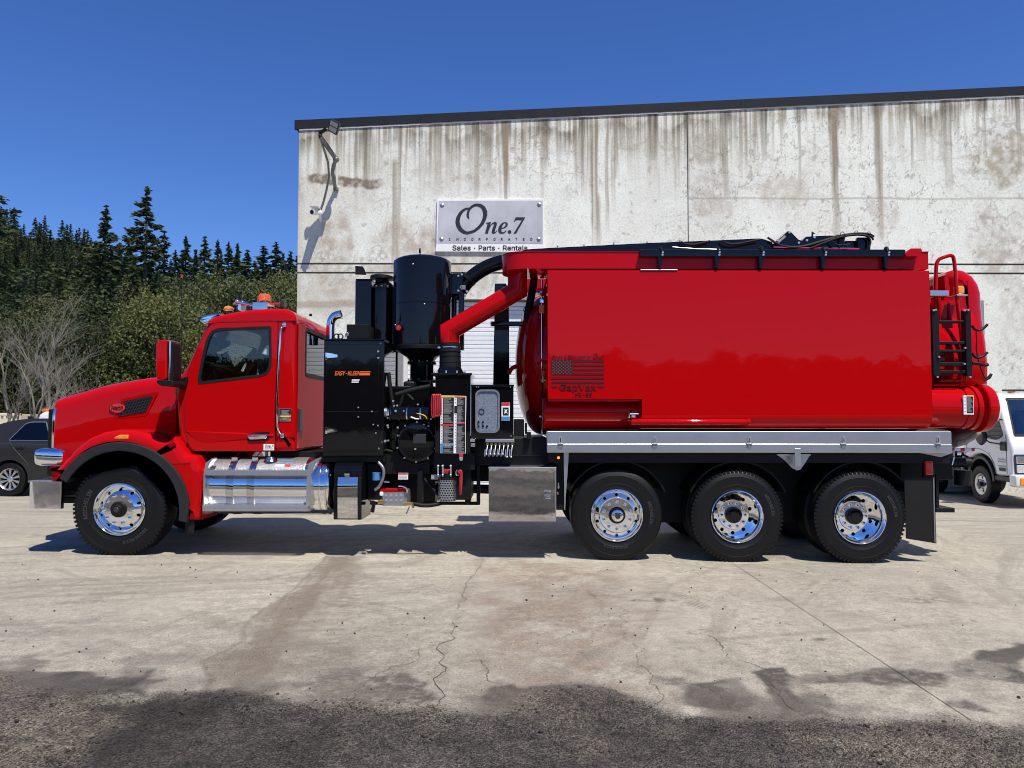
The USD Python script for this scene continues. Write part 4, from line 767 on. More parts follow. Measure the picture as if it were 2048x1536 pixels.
# --- roof fittings
part('marker_light', puff(rounded(poly([(448, 621), (452, 613.5), (460, 612), (466, 616), (464, 620)], .6), .01), .56, .66, .01, 2), 'amber_lens'); part('marker_light', puff(rounded(poly([(448, 621), (452, 613.5), (460, 612), (466, 616), (464, 620)], 1.25), .01), 1.2, 1.3, .01, 2), 'amber_lens')
hn = group('air_horn', TR, P(490, 608, .75)); a, b = P(472, 604, .72), P(509, 612, .72); part('trumpet', tube([a, a + (b - a) * .12, a + (b - a) * .4, a + (b - a) * .8, b], [.042, .032, .022, .016, .018], 14), 'chrome', hn, 50)
part('trumpet', tube([q + [0.02, .14, .01] for q in (a, a + (b - a) * .12, a + (b - a) * .4, a + (b - a) * .8, b)], [.04, .03, .02, .016, .018], 14), 'chrome', hn, 50); part('horn_bracket', rb(a[0] + .03, a[0] + .07, .70, .9, PZ(620, .7, 490), PZ(606, .7, 490), .005), 'chrome', hn)
bk = group('beacon', TR, P(528, 606, .6)); c = P(528.5, 604, .6); part('lens', lathe([(0, .10), (.045, .098), (.06, .085), (.064, .05), (.064, .0), (0, .0)], c, 'z', 24), 'beacon_lens', bk, 40); part('beacon_base', lathe([(0, 0), (.07, .0), (.075, -.012), (.075, -.03), (0, -.03)], c, 'z', 24), 'black_satin', bk, 30)
for k in range(6):
    a = k * math.pi / 3; part('cage_wire', tube([c + [.082 * math.cos(a), .082 * math.sin(a), -.01], c + [.08 * math.cos(a), .08 * math.sin(a), .06], c + [.05 * math.cos(a), .05 * math.sin(a), .105]], .004, 5), 'beacon_lens', bk)
part('cage_ring', lathe([(.082 + .004 * math.cos(a), .045 + .004 * math.sin(a)) for a in np.linspace(0, 2 * math.pi, 7)], c, 'z', 24), 'beacon_lens', bk)
part('beacon_bracket', cat_(pb(505, 534.5, 605, 619, .44, .45, .003), pb(505, 534.5, 604, 606, .45, .75, .002)), 'stainless'); 
for q in ((505, 511), (529, 535)): part('bracket_leg', pb(q[0], q[1], 619.2, 630, .44, .452, .003), 'chrome')
part('roof_crossbar', pb(540, 560, 605.5, 609, .5, .53, .004), 'red_lens'); part('work_lamp', pb(560.5, 567, 598, 615, .48, .60, .012), 'dark_grey_plastic'); part('roof_antenna_stud', pb(618, 623, 627, 632, 1.0, 1.04, .006), 'black_satin')
ex = [P(661, 690, 1.55), P(661.5, 655, 1.55), P(663, 642, 1.55), P(668, 634, 1.55), P(675, 630.5, 1.55), P(683, 629, 1.55)]; part('exhaust_stack', tube(ex, .062, 20, caps=False, sub=2), 'chrome', smooth=60); part('exhaust_bore', tube([ex[-1] + [-.03, 0, 0], ex[-1] + [-.02, 0, 0]], .058, 16), 'black_satin')

# --- fuel tank with steps
def capsule_x(x0, x1, y, z, R, r, n=48): 
    pr = [(0, x0)] + [(R - r + r * math.sin(a), x0 + r - r * math.cos(a)) for a in np.linspace(0, math.pi / 2, 7)] + [(R - r + r * math.sin(a), x1 - r + r * math.cos(a)) for a in np.linspace(math.pi / 2, 0, 7)] + [(0, x1)]
    return lathe(pr, (0, y, z), 'x', n)
ftY, ftR = .37, .335; ftz = PZ(976, .03, 500)
ft = group('fuel_tank', TR, (PX(530, .1), ftY, ftz)); x0, x1 = PX(407, .1, 976), PX(664, .1, 976)
part('tank_barrel', capsule_x(x0, x1, ftY, ftz, ftR, .09, 64), 'polished_aluminium', ft, 50)
for px in (640, 652): part('rolled_rib', lathe([(ftR - .004, -.012), (ftR + .006, -.006), (ftR + .006, .006), (ftR - .004, .012)], (PX(px, .1, 976), ftY, ftz), 'x', 64), 'polished_aluminium', ft, 60)
for px in (459, 501): x = PX(px, .05, 976); part('tank_strap', lathe([(ftR + .001, -.045), (ftR + .006, -.04), (ftR + .006, .04), (ftR + .001, .045)], (x, ftY, ftz), 'x', 64), 'stainless', ft, 60); part('strap_buckle', cat_(rb(x - .04, x + .03, ftY - .16, ftY - .06, ftz + ftR - .05, ftz + ftR + .015, .004), tube([(x - .01, ftY - .12, ftz + ftR), (x + .04, ftY - .02, ftz + ftR + .10)], .006, 6)), 'chrome', ft)
part('tank_top_plate', lathe([(ftR + .001, x0 + .08), (ftR + .005, x0 + .085), (ftR + .005, PX(606, .1, 976)), (ftR + .001, PX(608, .1, 976))], (0, ftY, ftz), 'x', 24, math.radians(62), math.radians(152)), 'tread_plate', ft, 40)
part('filler_neck', lathe([(0, .03), (.06, .03), (.066, .02), (.075, .0), (.09, -.02), (0, -.03)], (PX(540, .2, 930), ftY - .13, ftz + ftR - .02), 'z', 28), 'polished_aluminium', ft)
for k, (a, b, m) in enumerate(((558, 584, 'decal_blue'), (553, 570, 'white_vinyl'), (571, 582, 'decal_red'))):
    xa_, xb_ = PX(a, .15), PX(b, .15); th_ = [2.05, 2.3, 2.3][k]
    part('tank_sticker', np and trimesh.convex.convex_hull(np.array([[x, ftY + (ftR + d) * math.cos(t), ftz + (ftR + d) * math.sin(t)] for x in (xa_, xb_) for d in (.006, .009) for t in (th_ - .05, th_, th_ + .05)])), m, ft, False)
def tread(name, px0, px1, pya, pyb, Yf, depth):
    xa_, xb_ = P(px0, pya, Yf)[0], P(px1, pya, Yf)[0]; zt, zb = PZ(pya, Yf, (px0 + px1) / 2), PZ(pyb, Yf, (px0 + px1) / 2)
    plate = sbox(xa_, Yf, xb_, Yf + depth); hs = []
    n = int((xb_ - xa_ - .06) / .036)
    for r in range(int(depth / .036)):
        for k in range(n): hs.append(Point(xa_ + .04 + k * .036 + (r % 2) * .018, Yf + .022 + r * .034).buffer(.0105, 3))
    plate = plate.difference(union_all(hs)); g = group('step', TR, ((xa_ + xb_) / 2, Yf, zb))
    part('tread_plate', trimesh.creation.extrude_polygon(plate, .005, engine='earcut').apply_translation([0, 0, zt - .006]), 'brushed_aluminium', g, False)
    part('step_lip', rb(xa_, xb_, Yf - .003, Yf + .004, zb, zt, .002), 'brushed_aluminium', g)
    for k in range(12):
        x = xa_ + .03 + (xb_ - xa_ - .06) * k / 11; part('rivet', cyl((x, Yf, (zb + zt) / 2), (x, Yf - .007, (zb + zt) / 2), .006, 8), 'dull_steel', g)
    rows = []
    for k in range(n):
        x = xa_ + .04 + k * .036; rows.append(tube([(x - .010, Yf + .012, zt - .001), (x - .006, Yf + .012, zt + .017), (x + .006, Yf + .012, zt + .017), (x + .010, Yf + .012, zt - .001)], .0042, 4, caps=False))
    part('grip_teeth', cat_(rows), 'brushed_aluminium', g, False, kind='stuff')
tread('step', 411, 617, 941, 950.5, -.035, .13); tread('step', 405, 617, 1011, 1022.5, -.06, .16)
for px, w in ((406, 3), (612, 9)):
    q = [(px, 1022), (px + w, 1022), (px + w + 1, 950), (px + w + 12, 925), (px + w + 18, 918), (px + w + 16, 916), (px + 6, 926), (px + 2, 948)]
    part('step_bracket', prism(poly(q, -.02), -.03, .10), 'brushed_aluminium')
# --- fluid tank with polished front
dx0, dx1 = PX(668, .05, 980), PX(724, .05, 980); dz0, dz1 = PZ(1040, .05, 700), PZ(925, .05, 700)
dg = group('fluid_tank', TR, ((dx0 + dx1) / 2, .3, dz0))
sec = rounded([(.04, dz0), (.04, dz1 - .05), (.15, dz1), (.62, dz1), (.62, dz0)], [.05, .08, .08, .05, .05], 6)
def xprism(pts, x0, x1): m = trimesh.creation.extrude_polygon(Polygon(pts), x1 - x0, engine='earcut'); v = m.vertices.copy(); m.vertices = np.stack([x0 + v[:, 2], v[:, 0], v[:, 1]], 1); return m
part('tank_body', xprism(sec, dx0, dx1), 'black_paint', dg); fc = xprism(rounded([(.028, dz0 + .02), (.006, dz0 + .25), (.004, dz0 + .40), (.022, dz0 + .50), (.034, dz0 + .50), (.034, dz0 + .02)], .03, 6), PX(676, .03, 980), PX(716, .03, 980)); part('polished_front', fc, 'stainless', dg, 50)
part('filler_cap', lathe([(0, -.05), (.03, -.048), (.036, -.03), (.036, .0), (0, .0)], P(695.5, 949, .02), 'y', 20), 'chrome', dg); part('mount_strap', pb(716, 722, 955, 1040, -.005, .02, .006), 'black_satin', dg)
# --- wash cabinet behind the cab
cb = group('wash_cabinet', TR, P(706, 912, .12)); cx0, cx1, cz0, cz1 = PX(646.5, .12, 800), PX(768, .12, 800), PZ(912, .12, 700), PZ(680, .12, 700)
part('cabinet_body', rb(cx0, cx1, .12, 1.05, cz0, cz1, .012), 'black_paint', cb); part('cabinet_door', pb(651, 757, 688, 902, .108, .122, .006), 'black_paint', cb); part('cabinet_lid', rb(cx0 - .012, cx1 + .012, .105, 1.06, cz1 - .004, cz1 + .012, .005), 'black_paint', cb)
part('door_split', pb(652, 756, 823, 824.2, .106, .112, .0), 'black_rubber', cb)
for py in (712, 861): part('hinge', cat_(pb(650.5, 654.5, py - 7, py + 7, .088, .112, .004), prism(poly([(654, py - 6), (659, py - 6), (675, py - 2.5), (675, py + 2.5), (659, py + 4), (654, py + 4)], .1), .092, .109)), 'chrome', cb)
for py in (703, 716): part('latch_bolt', bolts([P(757, py, .108)], .012, .02), 'zinc', cb)
for py, px in ((815, 717), (834, 717), (823, 744), (851, 756), (866, 752), (849, 747)): part('latch_bolt', bolts([P(px, py, .108)], .009, .016), 'zinc', cb)
part('cabinet_lettering', ptext('EASY-KLEEN', 669, 719.5, 750.5, 8.2, .106, bold=True, shear=.18), 'decal_orange', cb, False)
part('cabinet_logo_bar', cat_(prism(poly([(721.5, 742.5), (741, 742.5), (740.7, 744.2), (721.2, 744.2)], .107), .105, .108), prism(poly([(720.8, 745.5), (740.3, 745.5), (739.3, 750.5), (719.8, 750.5)], .107), .105, .108)), 'decal_orange', cb, False)
part('cabinet_logo_bar', cat_(prism(poly([(704, 758.8), (719.5, 758.8), (718.5, 761.3), (703.5, 761.3)], .107), .105, .108), prism(poly([(703.5, 763), (718, 763), (717, 765.3), (703, 765.3)], .107), .105, .108)), 'white_vinyl', cb, False)
part('cabinet_vent_box', pb(693, 736.5, 648.5, 677.5, .55, .95, .006), 'black_satin', cb)
for px in (673, 681): part('lifting_eye', lathe([(.030 + .008 * math.cos(a), .008 * math.sin(a)) for a in np.linspace(0, 2 * math.pi, 7)], P(px, 673, .2), 'y', 14), 'black_satin', cb)
part('cabinet_fitting', pb(684, 689, 668, 678, .2, .24, .006), 'white_vinyl', cb); part('cabinet_fitting', tube([P(689, 675, .25), P(692, 668, .25), P(696, 665, .25), P(695, 672, .25)], .012, 6, sub=1), 'dull_steel', cb)
part('cabinet_base', pb(640, 770, 912, 924, .18, .9, .006), 'black_satin', cb)
# --- exhaust and silencer columns
ez0 = PZ(912, 1.0, 740)
part('exhaust_column', rb(PX(710, 1.0, 620), PX(742.5, 1.0, 620), 1.0, 1.25, 1.5, PZ(560, 1.0, 725), .01), 'black_paint'); part('column_cap', rb(PX(711, 1.0, 620) , PX(742, 1.0, 620) + .012, .99, 1.26, PZ(560, 1.0, 725), PZ(558, 1.0, 725), .004), 'black_paint')
part('rain_flap', prism(poly([(711, 532.5), (725, 533), (729, 538), (733, 550), (711, 549.5)], 1.1), 1.08, 1.10), 'black_satin')
sc = P(767, 600, 1.12); sR = P(789, 600, 1.12)[0] - sc[0]; zz = lambda py: PZ(py, 1.0, 767)
sl = group('silencer', TR, sc); part('silencer_barrel', lathe([(0, zz(790)), (sR, zz(788)), (sR, zz(574)), (sR * .98, zz(570)), (sR * .8, zz(565)), (sR * .62, zz(562)), (0, zz(561))], (sc[0], sc[1], 0), 'z', 40), 'black_paint', sl, 40)
part('silencer_outlet', lathe([(0, zz(566)), (sR * .62, zz(566)), (sR * .62, zz(556)), (0, zz(556))], (sc[0] - .02, sc[1], 0), 'z', 32), 'black_satin', sl); part('rain_cap', rot(lathe([(0, zz(547.5)), (sR * .75, zz(547.5)), (sR * 1.05, zz(549.5)), (sR * 1.08, zz(552)), (sR * 1.08, zz(556)), (0, zz(556.5))], (sc[0] - .02, sc[1], 0), 'z', 36), .05, [0, 1, 0], [sc[0], sc[1], zz(552)]), 'black_satin', sl, 40)
for k in range(12): a = k * math.pi / 6; part('flange_bolt', cyl((sc[0] + sR * 1.02 * math.cos(a), sc[1] + sR * 1.02 * math.sin(a), zz(575)), (sc[0] + sR * 1.02 * math.cos(a), sc[1] + sR * 1.02 * math.sin(a), zz(571)), .012, 6), 'dull_steel', sl)
part('silencer_flange', lathe([(sR, zz(576)), (sR * 1.12, zz(576)), (sR * 1.12, zz(573.5)), (sR, zz(573.5))], (sc[0], sc[1], 0), 'z', 40), 'black_satin', sl)
cc = P(844.5, 600, .92); cR = P(901, 600, .80)[0] - cc[0] - .004; zz = lambda py: PZ(py, .75, 844)
cy = group('cyclone', TR, cc)
dome_ = [(0, zz(506.5))] + [(cR * math.sin(a), zz(506.5) - (zz(506.5) - zz(522)) * (1 - math.cos(a)) * 1.0) for a in np.linspace(.15, math.pi / 2 * .93, 8)]
part('cyclone_barrel', lathe([(0, zz(800)), (.15, zz(800)), (.15, zz(722)), (cR * .55, zz(713)), (cR * .96, zz(697)), (cR, zz(690)), (cR, zz(525)), (cR * .995, zz(519.5))] + dome_[::-1], (cc[0], cc[1], 0), 'z', 64), 'black_paint', cy, 40)
part('cyclone_seam', lathe([(cR, zz(608.5)), (cR + .004, zz(608)), (cR + .004, zz(607)), (cR, zz(606.5))], (cc[0], cc[1], 0), 'z', 64), 'black_paint', cy); part('lifting_lug', prism(poly([(838, 507), (838, 500), (839, 496.5), (841.5, 496.5), (842, 507)], .92), .91, .93), 'black_paint', cy)
for py in (725, 762, 776): part('pipe_flange', lathe([(.14, zz(py + 2)), (.185, zz(py + 2)), (.185, zz(py - 2)), (.14, zz(py - 2))], (cc[0], cc[1], 0), 'z', 36), 'black_satin', cy)
for py in (725, 762):
    for k in range(10): a = k * math.pi / 5 + .2; c = np.array([cc[0] + .168 * math.cos(a), cc[1] + .168 * math.sin(a), zz(py - 2)]); part('flange_bolt', cyl(c, c + [0, 0, .02], .011, 6), 'zinc', cy)
for px, py in ((826, 528), (849, 608), (791, 650)): part('drain_plug', ball(P(px, py, .92 - math.sqrt(max(cR ** 2 - (P(px, py, .75)[0] - cc[0]) ** 2, 0)) - .005), .012, 1), 'zinc', cy)
part('red_plug', lathe([(0, -.02), (.03, -.018), (.035, 0), (0, 0)], P(797, 656, .60), 'y', 14), 'red_rubber', cy)
part('cyclone_strap', lathe([(cR + .001, zz(700)), (cR + .012, zz(699)), (cR + .012, zz(692)), (cR + .001, zz(691))], (cc[0], cc[1], 0), 'z', 64), 'black_satin', cy)
# --- red suction pipe from the header to the filter
rp = group('suction_pipe', TR, P(950, 640, .35)); Ys = .36
part('pipe', miter([P(1034.5, 532, Ys), P(1035, 581, Ys), P(900, 661, Ys), P(900.5, 686, Ys)], .118, 36), 'red_paint', rp, 40)
c = P(900.5, 694, Ys); zz = lambda py: PZ(py, Ys - .1, 900)
part('clamp', lathe([(.119, zz(697)), (.124, zz(697)), (.126, zz(694)), (.124, zz(691)), (.119, zz(691))], (c[0], c[1], 0), 'z', 40), 'chrome', rp, 50); part('clamp_screw', rb(c[0] - .15, c[0] - .11, c[1] - .03, c[1] + .0, zz(696), zz(692), .003), 'chrome', rp)
part('rubber_sleeve', lathe([(.116, zz(690)), (.125, zz(689)), (.127, zz(705)), (.130, zz(720)), (.132, zz(735)), (.127, zz(736)), (.1, zz(736))][::-1], (c[0], c[1], 0), 'z', 40), 'black_rubber', rp, 50); part('sleeve_collar', lathe([(.118, zz(690)), (.121, zz(690)), (.121, zz(685)), (.118, zz(685))][::-1], (c[0], c[1], 0), 'z', 40), 'black_rubber', rp)
for py in (702, 711, 724): part('sleeve_band', lathe([(.127, zz(py + 1)), (.134, zz(py + .6)), (.134, zz(py - .6)), (.127, zz(py - 1))], (c[0], c[1], 0), 'z', 40), 'black_rubber', rp)
part('pipe_cone', lathe([(0, zz(750)), (.168, zz(748)), (.165, zz(744)), (.13, zz(733)), (0, zz(733))], (c[0], c[1], 0), 'z', 40), 'black_paint', rp, 35)
for k in range(9): a = k * math.pi / 4.5 + .35; q = np.array([c[0] + .19 * math.cos(a), c[1] + .19 * math.sin(a), zz(747)]); part('flange_bolt', cyl(q, q + [0, 0, .03], .012, 6), 'zinc', rp)
# --- filter column with the instruction board
fcg = group('filter_column', TR, P(906, 905, .08)); part('column_body', pb(870, 941.5, 748, 907, .08, .72, .012), 'black_paint', fcg); part('column_top_flange', pb(862, 944, 746, 750, .06, .74, .004), 'black_paint', fcg)
part('column_rib', pb(903, 905, 752, 790, .074, .085, .003), 'black_paint', fcg); part('edge_trim', pb(940.5, 942.3, 752, 872, .076, .1, .001), 'brushed_aluminium', fcg)
ib = group('instruction_board', TR, P(906, 907, .07)); Yb = .066
part('board', prism(poly([(881.5, 791), (932.5, 792), (931, 906.5), (880, 906.5)], Yb), Yb, Yb + .012), 'white_vinyl', ib); part('board_dark_column', cat_(prism(poly([(886, 794.5), (908, 794.5), (907, 906), (885, 906)], Yb), Yb - .002, Yb)), 'decal_black', ib); part('board_dark_column', prism(poly([(914, 795), (931, 795), (930, 905.5), (912.5, 905.5)], Yb), Yb - .002, Yb), 'decal_black', ib)
part('board_header', prism(poly([(882.5, 791.8), (907.5, 792), (907.5, 794.8), (882.5, 794.8)], Yb), Yb - .003, Yb), 'decal_yellow', ib); part('board_header', prism(poly([(909, 792), (931.5, 792.6), (931.5, 795), (909, 795)], Yb), Yb - .003, Yb), 'decal_orange', ib)
for a, b, y0_, y1_, m in ((881.5, 908, 848, 851.5, 'decal_red'), (913, 930.5, 844, 847, 'decal_red'), (880.6, 907.4, 887, 891.5, 'decal_blue'), (880.5, 886, 893, 906, 'decal_blue'), (908.5, 913.6, 812, 826, 'decal_black')): part('board_band', pb(a, b, y0_, y1_, Yb - .0035, Yb, 0), m, ib)
r_ = random.Random(3); rows = []
for a, b in ((887, 907), (914.6, 929.5)):
    y_ = 797.0
    while y_ < 904:
        if not (846 < y_ < 853) and r_.random() < .93: rows.append(pb(a, a + (b - a) * r_.uniform(.45, 1.0), y_, y_ + .75, Yb - .004, Yb - .0015, 0))
        y_ += 1.75
part('board_print', cat_(rows), 'decal_grey', ib, False, kind='stuff'); part('board_numbers', cat_([pb(882.6, 883.8, 799 + 5.6 * k, 800.6 + 5.6 * k, Yb - .003, Yb, 0) for k in range(18)] + [pb(910.3, 911.5, 798 + 6 * k, 799.6 + 6 * k, Yb - .003, Yb, 0) for k in range(17) if not 2 <= k <= 4]), 'decal_black', ib, False, kind='stuff')
tgp = group('warning_tag', TR, P(922, 915, .06)); part('tag_plate', prism(poly([(918, 907), (926.5, 907), (926, 915), (925.5, 920), (922.5, 922.5), (919, 920)], .06), .055, .06), 'decal_red', tgp); part('tag_lower', prism(poly([(918.6, 914), (926, 914), (925.5, 919.5), (922.5, 922), (919, 919.5)], .06), .053, .056), 'decal_grey', tgp)
hc = group('red_hose_coil', TR, P(871, 812, .06))
for k in range(5):
    a = 864 + k * 3.4; rr_ = 3.2 if k < 2 else 4.0; loop = [P(a, 792 + k % 2, .07 - .012 * k), P(a + rr_ * .5, 788, .06 - .012 * k), P(a + rr_, 792, .05 - .012 * k), P(a + rr_ + .6, 812, .04 - .012 * k), P(a + rr_, 832 - k, .05 - .012 * k), P(a + rr_ * .4, 836 - k, .06 - .012 * k), P(a - .4, 831 - k, .07 - .012 * k), P(a - 1.0, 812, .065 - .012 * k), P(a, 792 + k % 2, .07 - .012 * k)]
    part('hose_loop', tube(loop, .0095, 6, caps=False, sub=2), 'red_rubber', hc, 60)
# --- blower and plumbing in the middle
bl = group('blower', TR, P(832, 885, .35)); part('blower_body', pb(775, 872, 772, 912, .42, 1.6, .03), 'black_paint', bl); dc = P(833, 884, .18)
part('blower_drum', lathe([(0, 0), (.2, .0), (.225, .01), (.25, .04), (.262, .10), (.262, .4), (0, .4)], dc, 'y', 48), 'black_paint', bl, 35); part('drum_ring', lathe([(.262 + .010 * math.cos(a), .06 + .010 * math.sin(a)) for a in np.linspace(0, 2 * math.pi, 9)], dc, 'y', 48), 'black_satin', bl, 60)
for k in range(10): a = k * math.pi / 5 + .3; q = dc + [.235 * math.cos(a), .02, .235 * math.sin(a)]; part('drum_bolt', bolts([q], .012, .03), 'dull_steel', bl, 20)
part('blower_pipe', cat_(cyl(P(780, 828, .24), P(858, 828, .24), .085, 28)), 'black_paint', bl, 40)
for px in (782, 800, 818, 846): part('pipe_flange', cat_(cyl(P(px - 1.5, 828, .24), P(px + 1.5, 828, .24), .105, 28)), 'black_paint', bl, 30)
for px in (815, 842): part('hose_clamp', cyl(P(px - 1.2, 828, .24), P(px + 1.2, 828, .24), .0875, 28), 'chrome', bl, 30)
part('polished_collar', cyl(P(763, 825, .2), P(783, 825, .2), .05, 24), 'chrome', bl, 30); part('collar_band', lathe([(.05, 0), (.055, .0), (.055, .05), (.05, .05)], P(766, 825, .2), 'x', 20), 'dull_steel', bl)
part('wire_loop', tube([P(834, 827, .12), P(845, 829, .1), P(852, 833, .1), P(854, 838, .12)], .006, 6, sub=2), 'decal_yellow', bl); part('lever', tube([P(822, 834, .1), P(832, 838, .09), P(838, 838, .09)], .010, 6, sub=1), 'zinc', bl)
sp_ = [P(765 + (k % 2) * 9, 842 + k * 1.9, .16 + .05 * math.cos(k * math.pi / 2)) for k in range(32)]
part('coil_spring', tube([P(769, 0, .2)[0] * np.array([1, 0, 0]) + np.array([.035 * math.cos(t), .2 + .035 * math.sin(t), PZ(842, .2, 769) - (PZ(842, .2, 769) - PZ(892, .2, 769)) * t / (2 * math.pi * 11)]) for t in np.linspace(0, 2 * math.pi * 11, 150)], .007, 5), 'dull_steel', bl, 60)
r_ = random.Random(8)
for px, py in ((757, 852), (748, 857), (756, 866), (776, 851), (777, 855), (765, 884), (771, 882), (777, 881), (758, 897), (796, 855), (831, 898), (787, 802), (789, 812), (792, 822), (808, 822), (836, 809), (776, 836), (862, 838), (795, 811), (757, 715), (762, 687)): part('bolt_head', bolts([P(px, py, .15)], r_.uniform(.009, .016), .03), 'zinc', bl, 20)
part('sight_panel', pb(826, 852, 868, 887, .17, .178, .01), 'dark_grey_plastic', bl)
for pts, r in (([(770, 900), (790, 905), (830, 903), (868, 908)], .018), ([(800, 812), (806, 790), (812, 785), (826, 800)], .02), ([(862, 760), (858, 790), (862, 820), (872, 840)], .02), ([(777, 745), (782, 790), (790, 830)], .025), ([(792, 790), (830, 778), (866, 772)], .03)): part('black_hose', tube([P(x, y, .30) for x, y in pts], r, 8, sub=2), 'black_rubber', bl, 60)
part('thin_white_pipe', cyl(P(781.5, 714, 1.3), P(781.5, 762, 1.3), .018, 10), 'white_paint', bl); part('black_pipe', cyl(P(790, 690, 1.1), P(790, 800, 1.1), .04, 12), 'black_paint', bl); part('pump_head', pb(806, 830, 762, 800, .6, .9, .03), 'black_satin', bl); part('pump_head', pb(780, 812, 782, 800, .5, .9, .02), 'black_satin', bl)  # thin white rod added for the pale gap between the columns
# --- control box, levers
kb = group('control_box', TR, P(985, 878, .06)); part('box_body', pb(942.5, 1027, 771, 878, .06, .5, .008), 'black_paint', kb); part('box_lid', pb(941.5, 1028, 769, 773, .045, .5, .004), 'black_paint', kb)
wo = rounded(poly([(950.5, 779), (999.5, 779), (999.5, 866), (950.5, 866)], .06), .085, 8); wi = Polygon(wo).buffer(-.022)
fr = prism(Polygon(wo).difference(wi), .04, .062); part('window_rim', fr, 'dull_steel', kb, 30); part('gauge_panel', prism(wi.buffer(.004), .0565, .0595), 'gauge_plate' if 'gauge_plate' in MATS else 'decal_grey', kb, False)
mat('gauge_plate', (.16, .19, .25), .35, noise=(60, .5)); part('gauge_face', prism(wi.buffer(-.004), .054, .0562), 'gauge_plate', kb, False)
for px, py, r in ((963, 823, .034),): part('gauge', lathe([(r * .8, -.006), (r, -.006), (r, 0), (r * .8, 0)], P(px, py, .053), 'y', 24), 'black_satin', kb)
for px, py in ((957, 844), (966, 844), (957, 852.5), (966, 852), (974, 852.5)): part('push_button', lathe([(0, -.012), (.011, -.01), (.013, 0), (0, 0)], P(px, py, .053), 'y', 12), 'black_satin', kb)
r_ = random.Random(4); part('panel_print', cat_([pb(955 + c_ * 7.5, 955 + c_ * 7.5 + r_.uniform(2, 5.5), y_, y_ + 1.0, .0525, .054, 0) for c_ in range(6) for y_ in np.arange(795, 842, 3.2) if r_.random() < .75 and not (955 < 955 + c_ * 7.5 < 972 and 812 < y_ < 834)]), 'decal_grey', kb, False, kind='stuff')
for px, py in ((953, 774), (957, 774), (951, 877), (944, 877), (1021, 774), (1022, 872)): part('bolt_head', bolts([P(px, py, .06)], .007, .012), 'zinc', kb)
wd = group('warning_decal', TR, P(1011, 823, .055)); part('decal_plate', pb(1003, 1020, 805, 842, .055, .0605, 0), 'white_vinyl', wd); part('decal_band', pb(1003.2, 1019.8, 805.2, 811.5, .0535, .055, 0), 'decal_red', wd); part('decal_picture', pb(1005.5, 1017.5, 815, 831, .0535, .055, 0), 'decal_black', wd); part('decal_figure', prism(poly([(1008, 828), (1010, 821), (1008, 818), (1012, 820), (1015, 818), (1013, 823), (1016, 828), (1012, 825)], .053), .0525, .0535), 'white_vinyl', wd); part('decal_band', pb(1003.2, 1019.8, 833, 841.8, .0535, .055, 0), 'decal_blue', wd)
vb_ = group('valve_bank', TR, P(995, 900, .05)); part('bank_plate', pb(971, 1028.5, 878, 884.5, .02, .2, .003), 'brushed_aluminium', vb_); part('bank_body', pb(968, 1030, 885, 898, .08, .3, .006), 'black_satin', vb_)
for k in range(7):
    x = 975 + k * 8.2; b = P(x, 889, .07); part('lever', tube([b, b + [0, -.05, -.02], b + [-.012, -.07, -.10 - (.03 if k > 4 else 0)]], .0075, 8), 'zinc', vb_, 50); part('lever_knob', ball(b + [-.012, -.07, -.11 - (.03 if k > 4 else 0)], .013, 1), 'zinc', vb_); part('lever_boot', lathe([(0, -.01), (.018, -.008), (.02, .01), (0, .01)], b, 'y', 10), 'brass', vb_); part('linkage', cyl(P(x - 4.5, 899, .05), P(x - 5.5, 913, .04), .006, 6), 'zinc', vb_)
part('hinge_tab', pb(940, 950, 878.5, 884, .04, .1, .003), 'brushed_aluminium'); part('hinge_tab', pb(941.5, 950, 886.5, 894, .04, .1, .003), 'dull_steel')
part('side_box', pb(1027.5, 1048, 838, 873, .3, .6, .01), 'black_satin'); part('side_box', pb(1050, 1054, 846, 868, .25, .4, .004), 'black_satin'); part('side_box', pb(1054, 1062, 864, 878, .2, .4, .006), 'black_satin'); part('hose_reel_frame', pb(942, 1095, 876, 912, .3, 2.2, .01), 'black_satin')
# --- posts, tubes and the boom rest
part('boom_post', loft([np.array([[PX(a, 1.1, py), 1.1, PZ(py, 1.1, a)], [PX(b, 1.1, py), 1.1, PZ(py, 1.1, b)], [PX(b, 1.1, py), 1.35, PZ(py, 1.1, b)], [PX(a, 1.1, py), 1.35, PZ(py, 1.1, a)]]) for a, b, py in ((990, 1012, 567), (989, 1017.5, 580), (988.5, 1018, 650), (986, 1019, 775))]), 'black_paint')
part('cross_bar', pb(981, 1079, 642.5, 652, .85, .93, .006), 'black_paint')
for px in (983, 1076): 
    for py in (645, 649.5): part('bolt_head', bolts([P(px, py, .85)], .011, .015), 'zinc')
part('hose_arc', tube([P(1007, 523, 1.15), P(980, 531, 1.15), P(955, 545, 1.15), P(935, 562, 1.15), P(920, 582, 1.15), P(912, 600, 1.15)], .098, 24, sub=2), 'black_paint', smooth=60); part('arc_flange', cat_(cyl(P(938, 555, 1.15), P(934, 560, 1.15), .12, 28)), 'black_satin')
part('filter_head', pb(897, 926, 546, 590, 1.0, 1.5, .02), 'black_paint'); part('filter_leg', pb(902, 913, 585, 760, 1.1, 1.3, .02), 'black_paint'); part('filter_leg', pb(916.5, 928, 588, 700, .95, 1.1, .01), 'black_paint')
for px, py in ((898, 552), (917, 552.5), (924, 549.5), (917, 582), (922, 575), (934, 583), (931, 590)): part('bolt_head', bolts([P(px, py, .96)], .014, .03), 'zinc')
